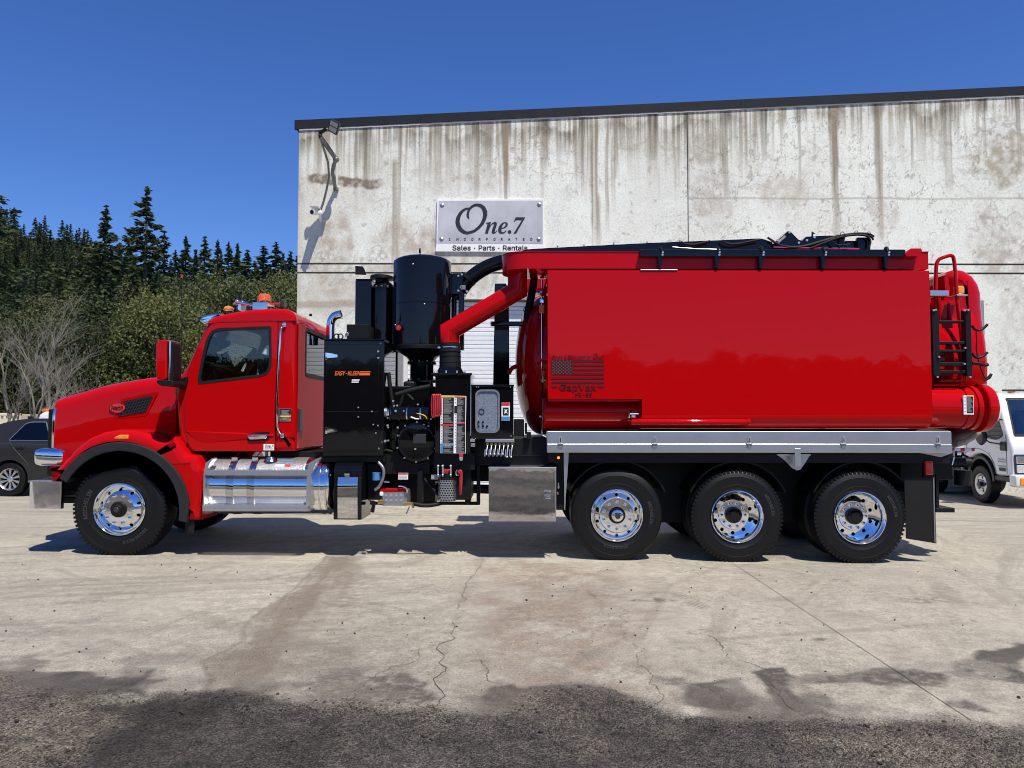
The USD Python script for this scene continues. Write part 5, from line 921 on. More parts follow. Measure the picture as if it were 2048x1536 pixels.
part('connector', pb(921, 931, 571, 579, .93, .96, .004), 'dull_steel'); part('hanging_hose', tube([P(1070, 545, .75), P(1066, 575, .75), P(1059, 610, .75), P(1054, 634, .75), P(1057, 642, .72)], .05, 14, sub=2), 'black_rubber', smooth=60); part('hose_ring', tube([P(1052, 612, .7), P(1048, 616, .7), P(1047, 622, .7), P(1050, 624, .7)], .006, 6, sub=1), 'black_satin')
# --- debris tank
TZ, TRd = 2.30, .92; tx0, tx1 = PX(1030, YC, 740), PX(1885, YC, 740)
tk = group('debris_tank', TR, ((tx0 + tx1) / 2, YC, TZ))
pr = [(0, tx0)] + [(TRd * math.sin(a) ** .9, tx0 + .36 * (1 - math.cos(a))) for a in np.linspace(.12, math.pi / 2, 14)] + [(TRd, tx0 + .42), (TRd + .025, tx0 + .42), (TRd + .025, tx0 + .47), (TRd, tx0 + .47), (TRd, tx1), (0, tx1)]
part('tank_barrel', lathe(pr, (0, YC, TZ), 'x', 96), 'red_paint', tk, 35)
sx0, sxc, sx1 = PX(1095.5, 0, 700), PX(1282.5, 0, 820), PX(1862, 0, 700); st, sb_, scut = PZ(540, 0, 1400), PZ(857, 0, 1500), PZ(797, 0, 1190)
def shroud_sec(zlow, rbot, m=1):
    o = [(0.02, st), (.004, st - .004), (0.0, st - .02), (0, st - .03), (0, zlow + rbot + .012), (0, zlow + rbot)] + [(rbot - rbot * math.cos(a), zlow + rbot - rbot * math.sin(a)) for a in np.linspace(.2, math.pi / 2, 7)] + ([(.45, zlow), (.45, zlow + .03)] if rbot > .05 else [(.25, zlow), (.25, zlow + .03)])
    i_ = [(rbot + .02 - rbot * math.cos(a), zlow + .03 + rbot - rbot * math.sin(a)) for a in np.linspace(math.pi / 2, .2, 7)] + [(.03, zlow + rbot + .02), (.03, st - .03), (YC, st - .03), (YC, st)]
    q = o + i_; return q if m == 1 else [(2 * YC - y, z) for y, z in q]
full = xprism(shroud_sec(sb_, .15), sx0, sx1); part('side_panel', cut(full, rb(sx0 - .1, sxc, -.2, .9, sb_ - .2, scut, 0)), 'red_paint', tk, 12); part('panel_lip', cyl((sx0 + .005, .012, scut), (sxc, .012, scut), .012, 12), 'red_paint', tk, 60); part('far_side_panel', xprism(shroud_sec(sb_, .15, -1), sx0, sx1), 'red_paint', tk, 12)
part('panel_end', xprism([(0.0, scut), (.0, sb_ + .1), (.1, sb_), (.4, sb_), (.4, scut)], sxc, sxc + .008), 'red_paint', tk, False)
part('lower_trough', capsule_x(sx0 - .05, sxc + .05, .36, (scut + sb_) / 2 + .01, .20, .04, 40), 'red_paint', tk, 40); part('trough_rail', cyl(P(1096, 800.5, .03), P(1281, 800.5, .03), .014, 12), 'red_paint', tk, 60)
part('washdown_pipe', cat_(cyl(P(1262, 844, -.005), P(1494, 844.5, -.005), .036, 20)), 'red_paint', tk, 60); part('pipe_end', cat_(cyl(P(1494, 844.5, -.005), P(1499, 844.5, -.005), .044, 20)), 'red_paint', tk, 30)
for px in (1310, 1335, 1352, 1370): part('pipe_ring', cyl(P(px, 844, -.005), P(px + 3, 844, -.005), .040, 20), 'red_paint', tk, 30)
vg = group('drain_valve', TR, P(1263, 832, .0)); part('valve_body', cyl(P(1257, 832, .02), P(1270, 832, .02), .03, 14), 'chrome', vg); part('valve_stem', cyl(P(1262, 842, -.01), P(1262, 820, -.01), .012, 10), 'chrome', vg); part('valve_lever', rb(P(1258, 825, 0)[0], P(1276, 825, 0)[0], -.05, -.035, PZ(830, 0, 1265), PZ(826, 0, 1265), .005), 'dull_steel', vg)
# decals on the side panel
dk = group('flag_decal', TR, P(1156, 750, -.002)); Yd = -.0035; F0, F1, f0_, f1_ = 1102.5, 1208, 720, 775
h13 = 4.28
for k in range(6): part('flag_stripe', pb(1102.5 if k > 3 else 1142, F1, f0_ + 2 * k * h13 - (0 if k else 0), f0_ + (2 * k + 1) * h13, Yd, 0, 0), 'decal_dark', dk, False)
part('flag_canton', pb(F0, 1144.5, f0_, f0_ + 7 * h13 - .6, Yd - .0005, 0, 0), 'decal_black', dk, False)
stars = []
for r in range(9):
    for k in range(6 if r % 2 == 0 else 5):
        c = P(F0 + 3.2 + k * 7.1 + (3.55 if r % 2 else 0), f0_ + 2.4 + r * 3.1, Yd)
        stars.append(prism([(c[0] + (.0085 if i % 2 == 0 else .0036) * math.sin(i * math.pi / 5), c[2] + (.0085 if i % 2 == 0 else .0036) * math.cos(i * math.pi / 5)) for i in range(10)], Yd - .0012, Yd - .0005))
part('flag_stars', cat_(stars), 'decal_red', dk, False, kind='stuff')
for a, b in ((1102.5, 1114), (1195, 1208)): part('flag_stripe', pb(a, b, 771, 775.5, Yd, 0, 0), 'decal_dark', dk, False)
part('maker_lettering', ptext('GapVax', 1118, 1192, 780.5, 12.2, Yd, bold=True), 'decal_dark', dk, False); part('model_lettering', ptext('HV-55', 1150, 1184, 793, 8.2, Yd, bold=True), 'decal_dark', dk, False)
part('dealer_lettering', cat_(ptext('Sales & Serviced by', 1103, 1182, 717, 7, Yd, shear=.3), ptext('O', 1184, 1193, 717, 10, Yd, shear=.3), ptext('ne.7', 1193.5, 1207, 717, 6, Yd, shear=.3)), 'decal_dark', dk, False)
# front bits of the tank
part('sight_tube', cyl(P(1083.5, 560, .35), P(1083.5, 868, .35), .014, 10), 'stainless'); part('sight_valve', cat_(pb(1080, 1088, 598, 606, .3, .36, .006)), 'chrome'); part('gauge_box', pb(1076, 1087, 576, 587, .28, .36, .004), 'red_paint'); part('valve_tag', pb(1083, 1089, 741, 752, .3, .31, .001), 'decal_red'); part('sight_valve', cat_(cyl(P(1086.5, 752, .3), P(1086.5, 766, .3), .014, 8), cyl(P(1083, 760, .3), P(1091, 760, .3), .012, 8)), 'brass')
part('pull_handle', tube([P(1017.5, 748, .8), P(1021, 740, .8), P(1027, 734, .8), P(1042, 731, .85)], .028, 10, sub=1), 'red_paint', smooth=60); part('marker_tab', pb(1078, 1089, 610, 626, .33, .36, .01), 'decal_orange')
for px, py in ((1078, 588), (1082, 585), (1093, 810), (1080, 833), (1086, 836), (1090, 870), (1076, 868)): part('bolt_head', bolts([P(px, py, .3)], .012, .03), 'zinc')
# --- header beam
hz0, hz1 = PZ(537.5, .06, 1450), PZ(504, .06, 1450); hx0, hx1 = PX(1004.5, .3, 520), PX(1857, .06, 520)
hb = Polygon(rounded([(hx0, .06), (hx1, .06), (hx1, .72), (hx0, .72)], [.32, .01, .01, .32], 14))
hm = trimesh.creation.extrude_polygon(hb, hz1 - hz0, engine='earcut').apply_translation([0, 0, hz0]); hd = group('header', TR, ((hx0 + hx1) / 2, .4, hz0)); part('header_beam', hm, 'red_paint', hd, 20); part('header_flange', trimesh.creation.extrude_polygon(hb.buffer(.008).difference(hb.buffer(-.02)), .008, engine='earcut').apply_translation([0, 0, hz1 + .0005]), 'red_paint', hd, 20)
part('far_header', rb(PX(1030, 1.8, 520), hx1, 1.8, 2.44, hz0, hz1, .02), 'red_paint', hd); part('roof_deck', rb(PX(1110, 1.2, 520), hx1 - .02, .73, 1.79, hz0, hz0 + .03, .004), 'red_paint', hd)
ty = -.02; tray = group('hose_tray', TR, P(1560, 505, 0)); part('tray_bar', pb(1281, 1811, 498.5, 513, ty, .10, .008), 'black_paint', tray); part('tray_end', prism(poly([(1811, 513), (1808, 508), (1817, 499.5), (1821, 497.5), (1840, 497.5), (1842.5, 501), (1838, 511), (1836, 513)], ty), ty - .02, .12), 'red_paint', tray)
for px in (1321, 1434.5, 1522.5, 1647, 1773):
    part('tray_bracket', prism(poly([(px - 4.5, 513), (px + 4.5, 513), (px + 3, 524), (px + 1.5, 536), (px - 3.5, 536), (px - 3.5, 524)], ty), ty + .002, .06), 'black_paint', tray); part('tray_hook', cat_(tube([P(px + 2, 503, ty - .01), P(px + 2, 496, ty), P(px - 2, 495, ty + .05), P(px - 3, 500, ty + .08)], .016, 8, sub=1)), 'black_satin', tray); part('hook_bolt', bolts([P(px + 4, 505, ty)], .013, .02), 'zinc', tray); part('hook_bolt', bolts([P(px + 3.5, 510, ty)], .013, .02), 'zinc', tray)
part('tray_glint_strip', pb(1281, 1355, 538.2, 540.3, -.012, .03, .002), 'brushed_aluminium', tray)  # bright metal strip added for the glint line under the header beam
# --- boom lying on top
bm_ = group('boom', TR, P(1300, 495, 1.1)); Yb0 = 1.05
part('boom_arm', puff(poly([(1040, 503), (1052, 498.5), (1090, 496), (1180, 491.5), (1300, 485.5), (1430, 480.5), (1520, 476.5), (1528, 478), (1545, 484), (1550, 506), (1040, 508)], Yb0), Yb0, Yb0 + .24, .008, 1), 'black_paint', bm_, 20)
for px in (1115, 1168, 1227, 1294, 1360): part('boom_bolt', cyl(P(px, np.interp(px, [1090, 1430], [495.5, 480.5]), Yb0 + .1), P(px, np.interp(px, [1090, 1430], [495.5, 480.5]) - 3, Yb0 + .1), .01, 6), 'dull_steel', bm_)
part('boom_knuckle', puff(poly([(1544, 489), (1566, 471), (1574, 463), (1579, 463), (1596, 480), (1603, 482), (1611, 474), (1628, 473), (1655, 472), (1686, 472), (1690, 500), (1544, 502)], Yb0), Yb0 - .03, Yb0 + .22, .01, 2), 'black_paint', bm_, 20); part('knuckle_plate', prism(poly([(1553, 484.5), (1569, 470.5), (1572, 473.5), (1556, 487.5)], Yb0 - .035), Yb0 - .038, Yb0 - .028), 'decal_grey', bm_)
for px, py in ((1578, 465), (1555, 481), (1597, 486), (1628, 475), (1613, 481)): part('knuckle_pin', bolts([P(px, py, Yb0 - .03)], .016, .02), 'zinc', bm_)
part('knuckle_fitting', tube([P(1624, 476, Yb0), P(1625, 464, Yb0), P(1629, 468, Yb0)], .012, 6), 'black_satin', bm_); part('cylinder_block', pb(1690, 1742, 481, 501, Yb0 + .05, Yb0 + .3, .02), 'black_paint', bm_); part('cylinder_block', pb(1715, 1741, 474, 500, Yb0 - .02, Yb0 + .06, .02), 'black_paint', bm_); part('boom_rod', cyl(P(1547, 494.5, Yb0 - .06), P(1718, 497.5, Yb0 - .06), .012, 8), 'chrome', bm_)
for k, pts in enumerate(([(1535, 475), (1545, 481), (1556, 489), (1575, 494), (1600, 494), (1630, 486), (1665, 475), (1690, 469), (1720, 466), (1740, 468), (1748, 473)], [(1538, 477), (1549, 485), (1566, 492.5), (1590, 496), (1622, 490), (1660, 478), (1690, 471), (1722, 468.5), (1742, 472), (1747, 480)], [(1620, 497), (1650, 485), (1680, 474), (1710, 469), (1735, 471), (1742, 482), (1738, 495)], [(1362, 483), (1368, 488), (1385, 490), (1405, 486), (1420, 482)], [(1445, 480), (1452, 487), (1470, 489), (1495, 484), (1520, 479)], [(1664, 482), (1672, 489), (1685, 491), (1700, 488)], [(1690, 470), (1688, 480), (1686, 495)])):
    part('boom_hose', tube([P(x, y, Yb0 - .05 - .012 * k) for x, y in pts], .014 if k < 5 else .010, 8, sub=2), 'black_rubber', bm_, 60)
for px, py in ((1674, 474), (1684, 468), (1712, 466), (1737, 468)): part('cable_tie', tube([P(px - 4, py + 5, Yb0 - .07), P(px - 3, py - 3, Yb0 - .09), P(px + 3, py - 5, Yb0 - .09), P(px + 5, py + 2, Yb0 - .07)], .004, 5, sub=2), 'black_satin', bm_)
part('whip_wire', tube([P(1345, 494, -.02), P(1390, 497.5, -.02), P(1440, 499, -.02)], .006, 5, sub=1), 'brushed_aluminium', bm_)
# --- polished hose trough along the side
rl = group('side_trough', TR, P(1500, 905, -.02)); ra, rb_ = PX(1094, -.03, 884), PX(1904.5, -.03, 884); z1_, z2_, z3_ = PZ(862.5, -.02, 1500), PZ(888.5, -.02, 1500), PZ(905.5, -.02, 1500)
part('trough_panel', rb(ra, rb_, -.02, .12, z2_, z1_, .008), 'brushed_aluminium', rl); part('trough_ledge', rb(ra, rb_, -.032, .12, z3_, z2_ - .002, .006), 'brushed_aluminium', rl)
for px in (1121, 1310, 1499.5, 1688, 1877.5):
    part('latch', cat_(prism(rounded(poly([(px - 2.6, 887), (px - 2.6, 876), (px - .6, 872), (px + 1.2, 872), (px + 2.8, 876), (px + 2.8, 887)], -.03), .006), -.036, -.018)), 'zinc', rl); part('latch_catch', cat_(pb(px - 6, px + 6, 887, 889.5, -.05, -.02, .003), pb(px - 4.5, px + 4, 890, 896, -.044, -.03, .006)), 'dull_steel', rl); part('latch_slot', pb(px - .8, px + .9, 875.5, 884.5, -.038, -.03, .002), 'black_satin', rl)
part('chassis_skirt', pb(1096, 1900, 906, 926, .12, .2, .004), 'black_satin'); part('fender_wall', pb(1140, 1870, 906, 1045, .75, .78, 0), 'black_satin'); part('sub_frame', pb(1095, 1905, 906, 915, .2, 2.3, .004), 'black_satin')
part('strut', prism(poly([(1127.5, 904), (1137.5, 904), (1136, 930), (1132, 985), (1130, 1020), (1128.5, 1020)], .05), .04, .06), 'brushed_aluminium'); part('marker_lamp', lathe([(0, -.02), (.012, -.018), (.016, 0), (0, 0)], P(1117, 915.5, .1), 'y', 12), 'lit_orange')
fb = group('fender_bracket', TR, P(1592, 920, .1)); part('bracket_plate', prism(poly([(1554, 909), (1571, 922), (1583, 935), (1594, 941), (1601, 939), (1611, 925), (1620, 910), (1616, 908)], .1), .10, .104), 'brushed_aluminium', fb, False); part('bracket_post', pb(1590, 1602, 897, 932, -.036, -.02, .003), 'brushed_aluminium', fb); part('bracket_top', pb(1555, 1622, 908, 911, .05, .3, .003), 'brushed_aluminium', fb)
for cx_, cy_ in ((1233, 1027), (1473, 1029), (1719, 1029)):
    a = np.linspace(math.radians(25), math.radians(155), 16); part('wheel_arch', prism(Polygon(poly([(cx_ + 106 * math.cos(t), cy_ - 108 * math.sin(t)) for t in a] + [(cx_ + 103 * math.cos(t), cy_ - 105 * math.sin(t)) for t in a[::-1]], .2)), .14, .72), 'black_satin')
# --- stainless tool box
tb = group('tool_box', TR, P(1045, 1043, .0)); part('box_body', pb(977.5, 1112, 937, 1043, .0, .6, .004), 'stainless', tb); part('box_lid', pb(977, 1112.5, 934.5, 937.2, -.008, .6, .002), 'brushed_aluminium', tb); part('box_latch', cat_(pb(1088, 1102, 980, 984, -.02, .0, .003), pb(1089, 1101, 989, 993, -.022, .0, .003), pb(1091, 1102, 995, 998, -.018, .0, .003)), 'chrome', tb); part('box_edge', pb(1110.5, 1112.3, 938, 1043, -.006, .0, .001), 'brushed_aluminium', tb)
part('hanger_fitting', cat_(pb(1115, 1119, 965, 978, .15, .2, .01)), 'chrome'); part('hanger_fitting', cat_(pb(1113.5, 1118, 984, 990, .15, .2, .01)), 'dull_steel')
# --- pump and small things below the chassis
pm = group('water_pump', TR, P(790, 1000, .1)); part('pump_body', pb(762, 815, 980, 1012, .12, .4, .02), 'dull_steel', pm); pl = Polygon(poly([(765.5, 985), (808.5, 983.5), (808.5, 1011), (765.5, 1012)], .1)); part('pump_guard', prism(pl, .105, .112), 'brushed_aluminium', pm)
for k in range(8): part('guard_bolt', bolts([P(772 + (k % 4) * 10.2, 991 + (k // 4) * 9.5, .105)], .013, .012), 'zinc', pm)
part('pump_manifold', pb(760, 812, 978, 984, .1, .2, .006), 'red_paint', pm); part('ball_valve', cyl(P(756, 1004, .1), P(768, 1003, .1), .028, 20), 'brass', pm); part('ball_valve', cyl(P(806, 1008, .1), P(826, 1007, .1), .02, 20), 'brass', pm); part('valve_handle', tube([P(797, 972, .08), P(806, 972.5, .08), P(813, 976, .08), P(815, 984, .1)], .010, 8, sub=1), 'chrome', pm); part('fitting', pb(759, 766, 984, 992, .08, .14, .008), 'white_paint', pm); part('drain_rod', cyl(P(819, 1013, .1), P(812.5, 1028, .1), .008, 8), 'dull_steel', pm); part('brass_fitting', cyl(P(825, 1004, .09), P(826, 1016, .09), .014, 8), 'brass', pm); part('pressure_hose', tube([P(828, 1008, .1), P(850, 1012, .12), P(880, 1008, .15), P(890, 1002, .2)], .024, 10, sub=2), 'black_rubber', pm, 60)
part('towing_hook', prism(poly([(737, 1001), (747, 1001), (752, 1004), (749, 1018), (748, 1025), (741, 1024), (743, 1014), (744, 1006)], .1), .08, .12), 'black_satin'); part('air_line', tube([P(757, 925, .1), P(767, 935, .08), P(768, 950, .08), P(763, 965, .08), P(757, 975, .09), P(750, 980, .1)], .018, 10, sub=2), 'dull_steel', smooth=60); part('blue_canister', cyl(P(753, 960, .15), P(753, 945, .15), .05, 16), 'decal_blue'); part('air_fitting', cyl(P(768, 963, .08), P(779, 964, .08), .010, 8), 'chrome')
lb = group('spec_label', TR, P(806, 953, .2)); part('label_plate', pb(796, 816, 946, 959, .19, .2, 0), 'white_vinyl', lb); part('label_band', pb(796.2, 815.8, 946.2, 949, .188, .19, 0), 'decal_red', lb); part('label_print', cat_([pb(797 + k * 2, 798 + k * 2, 951, 957.5, .188, .19, 0) for k in range(9)]), 'decal_grey', lb, False, kind='stuff')
part('spec_plate', pb(862, 881, 949, 958.5, .2, .21, 0), 'decal_grey')
st_ = group('strainer', TR, P(894, 982, .1)); sc_ = P(894.5, 981, .15); R_ = .108; zt_, zb__ = PZ(960, .05, 894), PZ(1003, .05, 894)
lat = []; nh, nr = 22, 9
for r in range(nr + 1):
    z = zb__ + (zt_ - zb__) * r / nr
for r in range(nr):
    z0_, z1__ = zb__ + (zt_ - zb__) * r / nr, zb__ + (zt_ - zb__) * (r + 1) / nr; zm = (z0_ + z1__) / 2
    for k in range(nh):
        a0_ = 2 * math.pi * (k + (r % 2) * .5) / nh; hw = math.pi / nh; ring_o = [(a0_ + hw * x_, zm + (z1__ - z0_) / 2 * y_) for x_, y_ in ((-1, -1), (1, -1), (1, 1), (-1, 1))]; ring_i = [(a0_ + hw * .72 * math.cos(t), zm + (z1__ - z0_) * .36 * math.sin(t)) for t in np.radians([225, 270, 315, 0, 45, 90, 135, 180])]
        o_ = [ring_o[0], ((ring_o[0][0] + ring_o[1][0]) / 2, ring_o[0][1]), ring_o[1], (ring_o[1][0], zm), ring_o[2], ((ring_o[2][0] + ring_o[3][0]) / 2, ring_o[2][1]), ring_o[3], (ring_o[3][0], zm)]
        v = np.array([[sc_[0] + R_ * math.sin(t), sc_[1] - R_ * math.cos(t), z_] for t, z_ in o_ + ring_i]); i = np.arange(8); j = (i + 1) % 8; lat.append(trimesh.Trimesh(v, np.vstack([np.stack([i, j, j + 8], 1), np.stack([i, j + 8, i + 8], 1)]), process=False))
part('strainer_screen', cat_(lat), 'brushed_aluminium', st_, False); part('strainer_core', lathe([(0, zb__), (R_ * .8, zb__), (R_ * .8, zt_), (0, zt_)], (sc_[0], sc_[1], 0), 'z', 20), 'black_satin', st_); part('strainer_cap', lathe([(0, zt_), (R_ + .004, zt_), (R_ + .004, zt_ + .012), (.05, zt_ + .02), (.05, zt_ + .07), (0, zt_ + .07)], (sc_[0], sc_[1], 0), 'z', 24), 'black_satin', st_)
for px in (876, 885.5, 901.5): part('hose_tap', cat_(cyl(P(px, 932, .1), P(px, 953, .1), .010, 8), ball(P(px, 932, .1), .016, 1), ball(P(px, 950, .1), .014, 1)), 'zinc')
for px in (890, 897): part('red_block', pb(px - 4, px + 3, 938, 950, .14, .2, .006), 'red_rubber')
part('red_handle', puff(rounded(poly([(915, 944), (918, 939), (924, 939.5), (926, 950), (924.5, 975), (923, 990), (919, 990), (919, 972), (918, 950)], .06), .01), .04, .07, .010, 2), 'red_rubber'); part('handle_ring', tube([P(915, 940, .07), P(911, 945, .07), P(913, 951, .07), P(918, 950, .07)], .009, 6, sub=2), 'dull_steel')
for a, b, c_, d, y0_, y1_ in ((735, 760, 905, 1000, .35, 1.0), (760, 860, 905, 948, .3, 1.2), (786, 870, 945, 1008, .9, 1.4), (834, 845, 940, 1010, .25, .35), (912, 942, 925, 1000, .25, .9), (930, 940, 990, 1008, .3, .6), (953, 960, 925, 1010, .35, .45), (740, 960, 1004, 1010, .4, .46), (868, 950, 905, 940, .2, 1.2), (1112, 1128, 906, 1020, .25, .8), (735, 1100, 905, 930, .35, 1.8)): part('under_frame', pb(a, b, c_, d, y0_, y1_, .008), 'black_satin')
part('frame_sign_bracket', tube([P(846, 955, .3), P(860, 970, .28), P(872, 985, .25), P(878, 990, .25)], .02, 8, sub=1), 'black_satin')
# --- rear end
rd = group('rear_door', TR, P(1905, 700, YC)); part('door_dome', puff(poly([(1866, 560), (1876, 550), (1890, 544.5), (1905, 546.5), (1922, 557), (1934, 574), (1939.5, 592), (1941, 620), (1944, 650), (1950, 690), (1954, 730), (1953, 775), (1940, 800), (1866, 800)], 1.0), .62, 1.9, .22, 6, .22, step=.08), 'red_paint', rd, 50)
sm = group('sump', TR, P(1910, 815, .28)); sz, sy = PZ(815, .05, 1910), .29; sr = .245
def sx(px): return PX(px, .1, 815)
part('sump_barrel', lathe([(0, sx(1860)), (sr, sx(1860)), (sr, sx(1932)), (sr + .012, sx(1933)), (sr + .012, sx(1941)), (sr, sx(1942)), (sr, sx(1951)), (sr + .02, sx(1952)), (sr + .02, sx(1961)), (sr - .03, sx(1962)), (0, sx(1962))], (0, sy, sz), 'x', 64), 'red_paint', sm, 30)
part('sump_cap', lathe([(0, sx(1961)), (sr - .03, sx(1962)), (sr - .03, sx(1967)), (sr + .03, sx(1969)), (sr + .045, sx(1972)), (sr + .045, sx(1985)), (sr + .02, sx(1992)), (sr * .6, sx(1996)), (0, sx(1997))], (0, sy, sz), 'x', 64), 'red_paint', sm, 40)
for k in range(14): px = 1869 + k * 3.6; part('sump_bolt', cyl(P(px, 772, .15), P(px, 769, .15), .008, 6), 'red_paint', sm)
sd = group('sump_decal', TR, P(1938, 810, .04)); part('decal_plate', pb(1927.5, 1947.5, 790.5, 829, .030, .05, 0), 'white_vinyl', sd); part('decal_dark', pb(1933.5, 1946.5, 793, 826, .028, .03, 0), 'decal_black', sd); part('decal_print', cat_([pb(1934.3, 1941 + (k * 7 % 6), 794 + k * 1.9, 794.8 + k * 1.9, .0265, .028, 0) for k in range(16)]), 'decal_grey', sd, False, kind='stuff'); part('decal_header', pb(1933.5, 1946.5, 790.8, 793, .028, .03, 0), 'decal_yellow', sd); part('decal_numbers', cat_([pb(1929.5, 1931, 794 + k * 7, 796 + k * 7, .028, .03, 0) for k in range(5)]), 'decal_black', sd, False)
hr_ = group('handrail', TR, P(1895, 600, .3)); part('rail', tube([P(1871.5, 580, .3), P(1872, 545, .3), P(1872.5, 528, .3), P(1877, 519, .3), P(1885, 515.5, .3), P(1898, 511, .3), P(1905, 511.5, .3), P(1908, 518, .3), P(1911, 550, .3), P(1914, 600, .3), P(1919, 640, .3), P(1926, 700, .3), P(1930, 765, .3)], .022, 12, sub=2), 'red_paint', hr_, 60); part('rail', tube([P(1895, 570, .55), P(1897, 620, .5), P(1908, 680, .45), P(1918, 740, .4)], .022, 12, sub=1), 'red_paint', hr_, 60)
lad = group('ladder', TR, P(1905, 690, .1))
for a, b in ((1865, 1880), (1932, 1944)): part('ladder_post', pb(a, b, 619, 752, .10, .2, .01), 'black_satin', lad)
for py, h in ((643, 5), (685.5, 6), (702, 5), (728, 8), (744, 6)): part('rung', pb(1878, 1934, py - h / 2, py + h / 2, .12, .2, .006), 'black_satin', lad)
for px, py in ((1866, 621), (1870, 620), (1928, 621), (1935, 620.5), (1877, 714), (1874, 754), (1939, 754), (1929, 696), (1928, 728)): part('ladder_bolt', bolts([P(px, py, .1)], .012, .02), 'zinc', lad)
for py, r in ((657, 1.0), (712, .9)): part('hose_hook', tube([P(1944, py - 6, .15), P(1950, py + 3, .15), P(1958, py + 4, .15), P(1967, py, .15), P(1975, py - 8 * r, .15)], .016, 8, sub=2), 'black_satin', lad, 60)
part('hose_hook', tube([P(1944, 726, .15), P(1960, 727, .15), P(1968, 731, .15), P(1976, 729, .15)], .020, 8, sub=1), 'black_satin', lad, 60); part('hose_hook', tube([P(1952, 663, .16), P(1954, 680, .16), P(1952, 700, .16), P(1960, 735, .16), P(1972, 760, .16)], .007, 6, sub=2), 'black_satin', lad); part('spray_nozzle', tube([P(1968, 762, .15), P(1978, 755, .15), P(1983, 748, .15)], [.012, .022, .016], 8), 'black_satin', lad)
part('rail_foot', pb(1860, 1898, 581.5, 591.5, .12, .2, .004), 'brushed_aluminium'); al = group('amber_light', TR, P(1922, 585, .3)); part('lens', pb(1916, 1930, 571, 588, .3, .42, .02), 'amber_lens', al); part('bracket', pb(1914, 1936, 588.5, 592, .26, .46, .004), 'brushed_aluminium', al); part('rear_upright', pb(1870, 1925, 592, 640, .5, .6, .01), 'red_paint')
part('rear_stay', prism(poly([(1884, 552), (1889, 548), (1893, 560), (1892, 582), (1886, 582)], .5), .45, .6), 'red_paint'); part('rear_rib', pb(1880, 1934, 758, 765, .25, .4, .01), 'red_paint')
part('rear_mudflap', prism(poly([(1808, 955), (1868, 955), (1872.5, 1087), (1812, 1077)], .12), .115, .125), 'black_rubber'); part('mudflap_edge', pb(1867.5, 1870, 955, 1085, .108, .114, .001), 'dull_steel'); part('rear_mudflap', prism(poly([(1820, 960), (1868, 960), (1872, 1080), (1820, 1075)], .12), 2.37, 2.38), 'black_rubber')
tl = group('tail_light', TR, P(1859, 936, .1)); part('lens', pb(1852, 1867, 922, 950, .08, .13, .012), 'red_lens', tl); part('housing', pb(1848, 1870, 910, 955, .13, .18, .006), 'black_satin', tl)
part('tail_beam', pb(1800, 1905, 907, 960, .5, 2.0, .01), 'black_satin'); part('rear_step', pb(1872, 1910, 1016, 1025, .35, 1.6, .006), 'black_satin'); part('rear_step_leg', pb(1872, 1878, 950, 1018, .36, .42, .004), 'black_satin'); part('rear_skirt', prism(poly([(1834, 905), (1905, 905), (1880, 914), (1850, 908)], .12), .1, .14), 'brushed_aluminium')
mat('tan_canvas', (.30, .265, .195), .8, noise=(3, .25), bump=(8, .01)); part('canvas_chute', puff(poly([(1905, 895), (1908, 878), (1918, 868), (1938, 861), (1958, 853), (1968, 858), (1962, 868), (1950, 880), (1930, 891), (1912, 896)], .5), .45, .95, .08, 4), 'tan_canvas', smooth=50); part('reflector_bar', pb(1906, 1950, 896, 902.5, .35, .40, .004), 'decal_red'); part('reflector_patch', pb(1909, 1921, 896.5, 902, .34, .35, 0), 'white_vinyl'); part('reflector_patch', pb(1930, 1943, 896.5, 902, .34, .35, 0), 'white_vinyl'); part('rear_work_lamp', cyl(P(1912, 906, .36), P(1920, 906, .36), .03, 14), 'chrome'); part('chain', tube([P(1907, 900, .3), P(1908, 915, .3), P(1904, 930, .3)], .008, 6, sub=1), 'chrome'); part('rear_valve', cat_(cyl(P(1900, 925, .6), P(1940, 925, .6), .06, 16), cyl(P(1925, 940, .6), P(1925, 970, .6), .1, 16)), 'black_satin')

# ------------------------------------------------------------------ things on the warehouse wall
YS = YW - .05
mat('sign_metal', (.50, .50, .52), .4, metal=.12, noise=(1.6, .22)); mat('sign_ink', (.02, .02, .025), .4)
sg = thing('company_sign', 'white-edged brushed metal sign reading One.7 Incorporated above the truck', 'sign', P(980, 504, YS))
def sp(x, y): return (P(x, y, YS)[0], P(x, y, YS)[2])
obj('sign_board', prism([sp(*q) for q in ((874, 399), (1088, 398), (1088, 489), (1086.5, 504), (871, 502.5), (873, 486))], YS, YW - .002), 'white_vinyl', sg); obj('sign_face', prism([sp(*q) for q in ((877.5, 402), (1085.5, 401), (1085.5, 487.5), (875, 486.5))], YS - .004, YS), 'sign_metal', sg)
ZK = 160 / 1270
def zs_(x, y): return sp(900 + x * ZK, 400 + y * ZK)
br = [(302, 296, 6), (285, 270, 16), (281, 240, 19), (289, 190, 18), (310, 145, 18), (345, 108, 19), (390, 84, 20), (440, 78, 22), (490, 92, 27), (530, 125, 31), (555, 180, 34), (560, 235, 33), (545, 300, 29), (510, 375, 25), (455, 440, 22), (390, 490, 21), (330, 513, 20), (270, 524, 22), (215, 507, 27), (165, 465, 32), (132, 405, 34), (120, 345, 34), (130, 285, 31), (158, 222, 26), (200, 172, 20), (250, 143, 17), (302, 134, 13)]
brs = []
for (a, b, r0), (c, d, r1) in zip(br[:-1], br[1:]): brs.append(Point(*zs_(a, b)).buffer(r0 * ZK / 83.5, 8).union(Point(*zs_(c, d)).buffer(r1 * ZK / 83.5, 8)).convex_hull)
